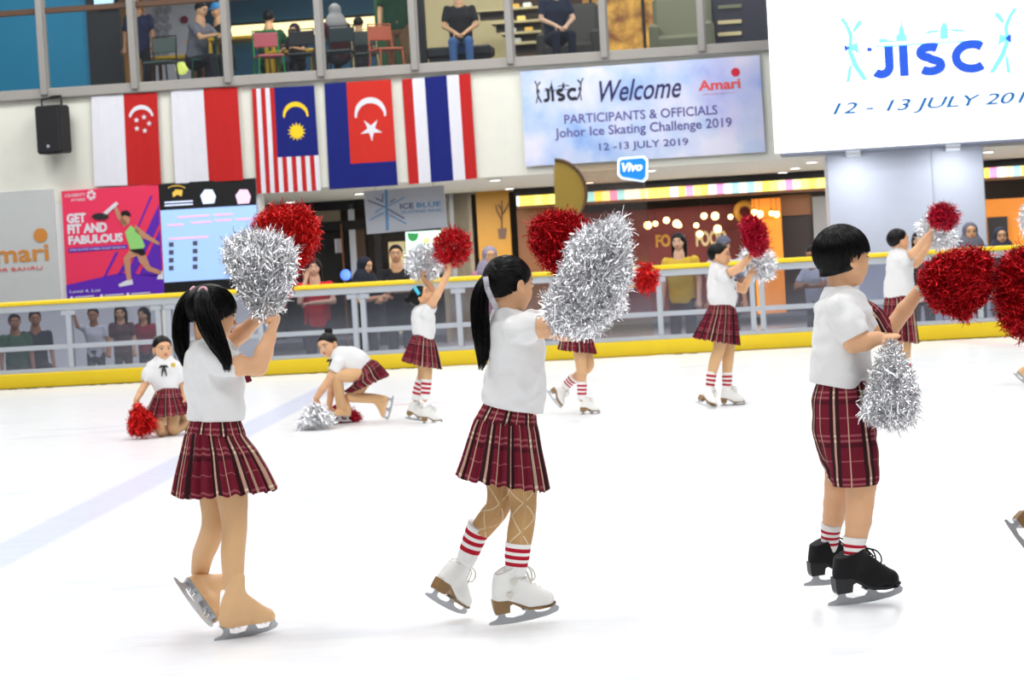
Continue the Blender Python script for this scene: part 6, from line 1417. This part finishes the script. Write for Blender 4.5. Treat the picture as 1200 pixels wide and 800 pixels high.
# dark bench, armchair, cabinets
be = empty('bench', pl(530, 62, 36.6), 'long charcoal bench under the seated person in a black T-shirt', 'bench'); B = MB(); u0, u1, z0, z1 = quad_uz(497, 50, 575, 62, 36.6); d = dn(36.6); B.ubox(u0, u1, d, d+.6, YF+.30, YF+.46, K['charcoal'], .03); B.build('seat', be); B = MB(); B.ubox(u0+.05, u1-.05, d+.05, d+.55, YF, YF+.3, K['black']); B.build('plinth', be)
def armchair(label, x, D, m):
    t = empty('armchair', V(*wu(uz(x, 50, D)[0], dn(D), YF)), label, 'armchair'); u = uz(x, 50, D)[0]; d = dn(D)
    B = MB(); B.ubox(u-.42, u+.42, d-.35, d+.35, YF+.22, YF+.46, m, .06); B.build('seat', t); B = MB(); B.box(wu(u, d+.38, YF+.66), (UA, nz(NA + V(0, 0, -.15)), nz(V(0, 0, 1) + NA*.15)), (.46, .10, .46), m, .07); B.build('backrest', t)
    for q in (-1, 1):
        B = MB(); B.ubox(u+q*.42-.08, u+q*.42+.08, d-.36, d+.3, YF+.2, YF+.64, m, .05); B.build('armrest', t)
        for e in (-1, 1): B = MB(); c = wu(u+q*.36, d+e*.28, YF); B.tube([c, c + V(0, 0, .22)], [.018, .028], K['wood'], 8); B.build('leg', t)
armchair('olive grey armchair with flared arms by the amber panel upstairs', 800, 37.5, K['olive']); armchair('dark grey armchair behind the seated person in a navy dress', 668, 37.6, smat('chair_grey', (62, 60, 56), .7))
cb = empty('drinks_cabinet', pl(860, 50, 38), 'dark cabinet with pale shelf fronts beside the lit screen upstairs', 'cabinet'); u0 = uz(834, 40, 38)[0]; u1 = uz(906, 36, 38)[0]; d = dn(38); B = MB(); B.ubox(u0, u1, d, d+.5, YF, YF+1.2, smat('cabinet_dark', (44, 42, 56), .5), .01); B.build('body', cb)
for y in (8, 26, 40): B = MB(); u, z = uz(854, y, 38); B.ubox(u-.17, u+.2, d-.03, d, z-.03, z+.03, K['olive'] if y < 20 else K['beige'], .005); B.build('shelf_front', cb)
# cafe tables and chairs
def cafe_table(label, x, D, top, leg, w=.42, h=.74):
    u = uz(x, 50, D)[0]; d = dn(D); t = empty('cafe_table', wu(u, d, YF), label, 'table'); B = MB(); B.ubox(u-w, u+w, d-.32, d+.32, YF+h-.05, YF+h, top, .012); B.build('table_top', t)
    for q in (-1, 1):
        for e in (-1, 1): B = MB(); c = wu(u+q*(w-.06), d+e*.26, YF); B.tube([c, c + V(0, 0, h-.05)], .03, leg, 8); B.build('leg', t)
cafe_table('yellow slatted cafe table under the lamp upstairs', 283, 37.1, K['yellow_paint'], K['yellow_paint'], .50, .86); cafe_table('small yellow cafe table next to the standing person in navy', 206, 37.0, K['yellow_paint'], K['wood'], .40, .62); cafe_table('yellow cafe table in the middle of the cafe upstairs', 345, 37.4, K['yellow_paint'], K['yellow_paint'], .38, .62)
def cafe_chair(label, x, D, fr, se, rz=0.):
    u = uz(x, 50, D)[0]; d = dn(D); t = empty('cafe_chair', wu(u, d, YF), label, 'chair', 'cafe chairs on the upper floor'); ca, sa = math.cos(rz), math.sin(rz); X = UA*ca + NA*sa; Y_ = NA*ca - UA*sa; o = wu(u, d, YF)
    B = MB(); B.box(o + V(0, 0, .45), (X, Y_, V(0, 0, 1)), (.20, .20, .018), se, .012); B.build('seat', t)
    B = MB(); B.box(o + Y_*.19 + V(0, 0, .72), (X, nz(Y_ - V(0, 0, .2)), V(0, 0, 1)), (.19, .012, .11), se, .01); B.tube([o + X*-.19 + Y_*.18 + V(0, 0, .45), o + X*-.19 + Y_*.21 + V(0, 0, .86), o + X*.19 + Y_*.21 + V(0, 0, .86), o + X*.19 + Y_*.18 + V(0, 0, .45)], .015, fr, 7); B.build('backrest', t)
    for q in (-1, 1):
        for e in (-1, 1): B = MB(); B.tube([o + X*q*.21 + Y_*e*.21, o + X*q*.18 + Y_*e*.18 + V(0, 0, .45)], .014, fr, 7); B.build('leg', t)
g_, c_ = smat('chair_green', (34, 150, 70), .4), K['pinkplastic']
for lab, x, D, a, b, rz in (('green metal chair with a pink seat beside the tall yellow table', 314, 36.1, g_, c_, .4), ('green metal chair under the person bent over the yellow table', 238, 36.0, smat('chair_dkgreen', (24, 76, 58), .5), smat('chair_dkgreen2', (24, 76, 58), .5), -1.3), ('dark chair behind the veiled person in maroon', 352, 36.2, K['charcoal'], K['charcoal'], .1), ('black chair below the patterned scarf', 398, 36.1, K['charcoal'], smat('chair_slate', (40, 56, 58), .5), 0), ('orange wooden chair near the green wall', 452, 36.3, smat('chair_orange', (206, 110, 80), .5), smat('chair_orange2', (206, 110, 80), .5), .6), ('striped folding chair beside the black one', 427, 36.9, K['beige'], smat('stripe_slate', (74, 84, 80), .6), .2), ('dark folding chair by the person in navy', 186, 35.9, K['charcoal'], smat('slat_grey', (96, 110, 104), .5), -.2)): cafe_chair(lab, x, D, a, b, rz)
B = MB(); B.ball(pl(213, 80, 36.6), .10, emat('globe', (230, 240, 120), 1.0)); o = B.build('globe_lamp'); tag(o, 'small glowing yellow-green globe lamp under the cafe table', 'lamp')

# ================================================================== people looking on
cl = {}
def cloth(rgb):
    if rgb not in cl: cl[rgb] = smat('cloth_%d' % len(cl), rgb, .85)
    return cl[rgb]
def onlooker(label, hx, hy, D, floor, top, low, kind='stand', face=(0, -1, 0), hair='short', hcol=None, group='spectators behind the barrier', lean=0., arms='down', skin='skin', h=.0125, headscale=1.):
    """a clothed figure sized from head height over its floor"""
    c = pl(hx, hy, D); tall = {'stand': 1.56, 'sit': 1.22}[kind]; s = max(.5, (c[2]-floor)/tall); H = .225*(.55 + .45*s)*headscale; f, u, sd = head_frame(face); fl = nz(V(f[0], f[1], 0)); rt = np.cross(fl, V(0, 0, 1))
    base = V(c[0], c[1], floor); root = empty('person', base, label, 'person', group); P = lambda a, b, z: c + (fl*a + rt*b)*s + V(0, 0, z*s)
    neck = P(-.03-lean*.1, 0, -.17); chest = P(-.05-lean*.3, 0, -.36); hip = P(-.05-lean*.9 - (.05 if kind == 'sit' else 0), 0, -.74)
    sh = [P(-.04-lean*.2, q*.185, -.25) for q in (1, -1)]
    if arms == 'down': el = [P(-.04-lean*.3, q*.23, -.52) for q in (1, -1)]; wr = [P(.06-lean*.3, q*.24, -.74) for q in (1, -1)]
    elif arms == 'fold': el = [P(.10, q*.26, -.46) for q in (1, -1)]; wr = [P(.26, -q*.03, -.45 + .02*q) for q in (1, -1)]
    elif arms == 'lap': el = [P(.02, q*.24, -.50) for q in (1, -1)]; wr = [P(.24, q*.08, -.62) for q in (1, -1)]
    elif arms == 'face': el = [P(.16, .20, -.45), P(.12, -.24, -.46)]; wr = [P(.15, .10, -.14), P(.24, .05, -.47)]
    elif arms == 'up': el = [P(.06, .30, -.20), P(-.02, -.24, -.50)]; wr = [P(.05, .36, .06), P(.10, -.24, -.70)]
    elif arms == 'table': el = [P(.14, q*.24, -.45) for q in (1, -1)]; wr = [P(.36, q*.12, -.42) for q in (1, -1)]
    hips = [hip + rt*q*.09*s + V(0, 0, -.04*s) for q in (1, -1)]
    if kind == 'sit': kn = [hip + fl*.42*s + rt*q*.12*s + V(0, 0, -.02*s) for q in (1, -1)]; an = [V(k_[0], k_[1], floor + .08*s) + fl*.02 for k_ in kn]
    else: kn = [V(*(hip*.5 + V(base[0], base[1], floor)*.5)) + rt*q*.10*s for q in (1, -1)]; an = [base + rt*q*.10*s - fl*.08*s + V(0, 0, .08*s) for q in (1, -1)]
    pts = [c + V(0, 0, H*.7), base] + sh + el + wr + kn + an; lo, hi = bounds(pts, .16*s + .05); sk = M[skin]
    F = Field(lo, hi, h); head_sdf(F, c, f, u, sd, H); F.lobe(c - u*.3*H - f*.1*H, neck, .055*s, .06*s, .015); F.lobe(neck, chest, .08*s, .11*s, .03); F.lobe(chest, hip, .11*s, .11*s, .03)
    for i in (0, 1):
        F.lobe(sh[i], el[i], .045*s, .038*s, .01); F.lobe(el[i], wr[i], .038*s, .028*s, .01); dh = nz(wr[i]-el[i]); hand_sdf(F, wr[i], dh, nz(np.cross(dh, rt) + V(0, 0, -.3)), .17*s, 'loose', .004)
        F.lobe(hips[i], kn[i], .075*s, .055*s, .01); F.lobe(kn[i], an[i], .052*s, .038*s, .01); F.lobe(an[i] - fl*.02*s, an[i] + fl*.15*s - V(0, 0, .03*s), .042*s, .036*s, .01)
    v, fc = F.mesh(); link('body', make_mesh('body', v, fc, [sk], attrs={'feat': ('FLOAT_COLOR', feat_of(v, c, f, u, sd, H))}), root)
    F = Field(lo, hi, h); F.lobe(chest + V(0, 0, .08*s), chest, (.11*s, .17*s), (.125*s, .19*s), .03, side=rt); F.lobe(chest, hip - V(0, 0, .02), (.125*s, .18*s), (.13*s, .17*s), .03, side=rt)
    for i in (0, 1): F.lobe(sh[i], sh[i]*.4 + el[i]*.6, .062*s, .058*s, .03)
    F.ripple(fold_noise(int(hx), .005, 30)); v, fc = F.mesh(); link('shirt', make_mesh('shirt', v, fc, [cloth(top)]), root)
    F = Field(lo, hi, h); F.lobe(hip + V(0, 0, .04*s), hip - V(0, 0, .05*s), (.125*s, .165*s), (.125*s, .165*s), .02, side=rt)
    for i in (0, 1): F.lobe(hips[i], kn[i], .088*s, .068*s, .02); F.lobe(kn[i], an[i] + V(0, 0, .02), .066*s, .056*s, .015)
    v, fc = F.mesh(); link('trousers', make_mesh('trousers', v, fc, [cloth(low)]), root)
    for i in (0, 1):
        B = MB(); B.ball(an[i] + fl*.06*s - V(0, 0, .035*s), (.14*s, .05*s, .045*s), K['charcoal'], (fl, rt, V(0, 0, 1))); B.build('shoe', root, True)
    hf = Fig(D, h); hd_ = (c, f, u, sd, H)
    if hair == 'hijab':
        F = Field(lo - .05, hi + .05, h); hm = cloth(hcol)
        F.ell(c + H*(-.07*f + .08*u), (f, u, sd), np.array((.47, .46, .44))*H, .004); F.lobe(c - u*.25*H - f*.08*H, neck - V(0, 0, .04*s), (.34*H, .38*H), (.16*s, .19*s), .04, side=rt); F.lobe(neck, chest, (.14*s, .17*s), (.14*s, .16*s), .04, side=rt)
        F.ell(c + H*(.42*f - .06*u), (f, u, sd), np.array((.34, .37, .27))*H, .01, sub=True); v, fc = F.mesh(); link('headscarf', make_mesh('headscarf', v, fc, [hm]), root)
    elif hair == 'cap':
        F = Field(lo, hi + .05, h); F.ell(c + H*(-.04*f + .14*u), (f, u, sd), np.array((.47, .44, .44))*H, .004); F.cut(c + u*.10*H, -u - f*.05, .004); F.ell(c + H*(.50*f + .14*u), (f, u, sd), np.array((.30, .03, .30))*H, .01); v, fc = F.mesh(); link('cap', make_mesh('cap', v, fc, [cloth(hcol)]), root)
    else:
        hp = hair_cap(hf, hd_, root, 'bangs' if hair == 'long' else 'short', m=M['hair_cap'])
        if hair == 'long':
            F = Field(c - .5*s, c + .3*s, h)
            for q in (1, -1): F.lobe(c + H*(-.15*f + .0*u + .34*q*sd), c + H*(-.1*f - 1.0*u + .36*q*sd), (.2*H, .12*H), (.14*H, .09*H), .02, side=rt)
            F.lobe(c + H*(-.32*f), c + H*(-.34*f - 1.05*u), (.14*H, .34*H), (.1*H, .3*H), .02, side=rt); v, fc = F.mesh(); link('long_hair', make_mesh('long_hair', v, fc, [M['hair_cap']]), root)
    return root
O = onlooker; D1 = 30.5
O('person in a red top with long hair, hand at the chin, at the rail', 368, 313, D1, -.2, (214, 34, 48), (60, 44, 60), hair='long', arms='face', skin='skin_pale')
O('person in a dark veil turned aside at the rail', 428, 311, D1, -.2, (30, 32, 40), (30, 30, 36), face=(.8, -.6, -.2), hair='hijab', hcol=(26, 30, 44), arms='fold', skin='skin')
O('person with short hair and folded arms in a black shirt at the rail', 464, 297, D1+.75, -.2, (26, 26, 30), (40, 40, 50), arms='fold', skin='skin')
O('person in a lilac headscarf behind the ponytailed skater', 574, 299, D1+.1, -.2, (190, 120, 150), (60, 50, 60), hair='hijab', hcol=(150, 142, 160), face=(.2, -1, -.1))
O('person with dark hair in a yellow jacket near the food shop', 795, 283, D1+.5, -.2, (214, 176, 60), (50, 46, 60), hair='long', face=(-.3, -1, 0), skin='skin_pale')
O('person in a slate cap behind the upright short-haired skater', 848, 287, D1+.6, -.2, (200, 200, 206), (60, 60, 70), hair='cap', hcol=(96, 98, 116))
O('person slumped over the rail in a pale sleeved shirt', 952, 298, D1-.1, -.2, (190, 196, 210), (40, 40, 50), arms='fold', face=(-.7, -.7, -.3), skin='skin_deep')
O('person in dark clothes by the rail behind the raised arms of a skater', 1077, 281, D1+.3, -.2, (40, 40, 48), (40, 40, 50), hair='long', face=(-.2, -1, 0))
O('person in a grey headscarf and a vivid blue top by the column', 1137, 271, D1, -.2, (36, 120, 196), (50, 50, 60), hair='hijab', hcol=(108, 108, 120))
O('person in a dark slate headscarf by the orange shopfront', 1173, 276, D1+.6, -.2, (74, 78, 96), (50, 50, 60), hair='hijab', hcol=(46, 50, 66))
O('child in a green T-shirt behind the barrier glass', 17, 377, D1, -.2, (58, 96, 70), (60, 56, 60), 'sit', group='children behind the barrier glass', skin='skin_deep', face=(.3, -1, 0))
O('child in a charcoal T-shirt behind the barrier glass', 41, 373, D1+.75, -.2, (44, 46, 56), (50, 46, 50), 'sit', group='children behind the barrier glass', skin='skin_deep', face=(.3, -1, 0))
O('child in a white T-shirt waving one arm behind the barrier glass', 109, 369, D1, -.2, (206, 208, 214), (70, 70, 80), group='children behind the barrier glass', arms='up', skin='skin_deep')
O('person in a patterned brown dress behind the barrier glass', 141, 366, D1+.3, -.2, (96, 70, 76), (90, 66, 72), hair='long')
O('person in a crimson top crouched behind the barrier glass', 168, 368, D1+.7, -.2, (150, 40, 60), (60, 50, 60), hair='long', face=(-.4, -1, 0))
U = 'people in the cafe upstairs'
O('person standing in a navy shirt by the dark column upstairs', 160, 4, 36.4, YF, (26, 32, 64), (28, 28, 34), group=U, skin='skin_deep', headscale=.95)
O('person in a grey T-shirt bent over the yellow table upstairs', 236, 11, 36.0, YF, (112, 112, 122), (36, 36, 44), 'sit', face=(.85, -.5, -.3), group=U, arms='table', lean=.1)
O('person in a blue cap facing the one in grey upstairs', 254, 12, 37.9, YF, (30, 30, 34), (36, 36, 44), 'sit', face=(-.8, -.6, -.2), group=U, hair='cap', hcol=(60, 140, 200), arms='table')
O('person in a green shirt seated against the light box upstairs', 315, 21, 38, YF, (26, 80, 56), (30, 40, 40), 'sit', face=(.2, 1, 0), group=U, arms='table')
O('person in a black veil bent over a table upstairs', 345, 35, 36.5, YF, (40, 34, 40), (40, 40, 44), 'sit', face=(-.3, -.9, -.3), group=U, hair='hijab', hcol=(44, 34, 44), arms='table')
O('person in maroon with a patterned grey headscarf upstairs', 392, 13, 36.8, YF, (84, 34, 42), (44, 40, 44), 'sit', face=(-.4, .9, -.1), group=U, hair='hijab', hcol=(158, 156, 156), arms='table')
O('person with dark hair low behind the striped chair upstairs', 420, 28, 37.6, YF, (50, 50, 56), (40, 40, 44), 'sit', face=(0, 1, -.2), group=U, arms='table')
O('person standing in a dark green shirt and khaki trousers upstairs', 461, -30, 36.9, YF, (20, 62, 40), (128, 98, 66), group=U)
O('person sitting in a black T-shirt and blue jeans on the bench upstairs', 537, -9, 36.2, YF, (30, 30, 32), (74, 108, 160), 'sit', group=U, arms='lap')
O('person sitting cross-armed in a navy dress upstairs', 650, -18, 36.4, YF, (34, 40, 62), (28, 32, 48), 'sit', face=(.25, -1, 0), group=U, arms='lap', skin='skin_pale')
# ================================================================== light and camera
EXPO = -0.12
w = bpy.data.worlds.new('hall_light'); SC.world = w; w.use_nodes = True; nt = w.node_tree; bg = nt.nodes['Background']
tc = nt.nodes.new('ShaderNodeTexCoord'); sp = nt.nodes.new('ShaderNodeSeparateXYZ'); nt.links.new(tc.outputs['Generated'], sp.inputs[0])
no = nt.nodes.new('ShaderNodeTexVoronoi'); no.inputs['Scale'].default_value = 4.5; nt.links.new(tc.outputs['Generated'], no.inputs['Vector'])
cr = nt.nodes.new('ShaderNodeValToRGB'); nt.links.new(no.outputs['Distance'], cr.inputs[0])
cr.color_ramp.elements[0].position = .22; cr.color_ramp.elements[0].color = (3.2, 3.15, 3.1, 1); cr.color_ramp.elements[1].position = .30; cr.color_ramp.elements[1].color = (.22, .23, .25, 1)
mx = nt.nodes.new('ShaderNodeMix'); mx.data_type = 'RGBA'; rm = nt.nodes.new('ShaderNodeMapRange'); nt.links.new(sp.outputs[2], rm.inputs[0]); rm.inputs[1].default_value = .15; rm.inputs[2].default_value = .35
nt.links.new(rm.outputs[0], mx.inputs[0]); mx.inputs[6].default_value = (.32, .32, .33, 1); nt.links.new(cr.outputs[0], mx.inputs[7]); nt.links.new(mx.outputs[2], bg.inputs[0]); bg.inputs[1].default_value = .62
def area(name, loc, to, sx, sy, power, col=(1, 1, 1)):
    l = bpy.data.lights.new(name, 'AREA'); l.shape = 'RECTANGLE'; l.size = sx; l.size_y = sy; l.energy = power; l.color = col
    o = bpy.data.objects.new(name, l); COL.objects.link(o); o.location = Vector(loc); o.rotation_euler = (Vector(to)-Vector(loc)).to_track_quat('-Z', 'Y').to_euler(); return o
for i, x in enumerate((-7, 0, 7)):
    for j, y in enumerate((3, 10, 17, 24)):
        area('rink_overhead_light', (x, y, 9.5), (x, y, 0), 3.0, 3.0, 335)
for x in (-8, -1, 6):
    area('rink_overhead_light', (x, 30, 8.5), (x, 33, 2), 3.0, 1.5, 300)  # extra row of lights added to brighten the far wall
for u in (-5.5, -2, 1.5, 5):                                 # under the upper floor
    for D in (36.2, 40.5):
        p = wu(u, dn(D), zc-.02); area('mall_ceiling_lamp', p, p - V(0, 0, 1), 1.4, 1.2, 190, (1, .95, .88))
for px_, py_ in ((1000, 187), (1117, 179)):                  # two lamps under the big screen
    p = pl(px_, py_, 32.35); area('column_lamp', p, p - V(0, 0, 1) + NA*.3, .3, .2, 9, (.9, .95, 1))
for u in (-7, -4, -1, 2, 5):                                 # the cafe upstairs
    p = wu(u, dn(37), YF+3.1); area('cafe_lamp', p, p - V(0, 0, 1) + NA*.2, 1.4, 1.2, 78, (1, .95, .86))
    p = wu(u, dn(42), YF+3.1); area('cafe_lamp', p, p - V(0, 0, 1), 1.4, 1.2, 78, (1, .92, .80))
cam = bpy.data.cameras.new('camera'); co = bpy.data.objects.new('camera', cam); COL.objects.link(co); SC.camera = co
cam.sensor_width = 36; cam.sensor_fit = 'HORIZONTAL'; cam.lens = FPX/1200*36; cam.clip_end = 300
mw = Matrix((CR, CU, -_f)).transposed().to_4x4(); mw.translation = Vector(CAM); co.matrix_world = mw
cam.dof.use_dof = True; cam.dof.focus_distance = 8.9; cam.dof.aperture_fstop = 8.5
SC.view_settings.view_transform = 'Standard'; SC.view_settings.look = 'None'; SC.view_settings.gamma = 1; SC.view_settings.use_curve_mapping = False; SC.view_settings.exposure = EXPO
for o in bpy.data.objects:
    if '_w' in o: del o['_w']
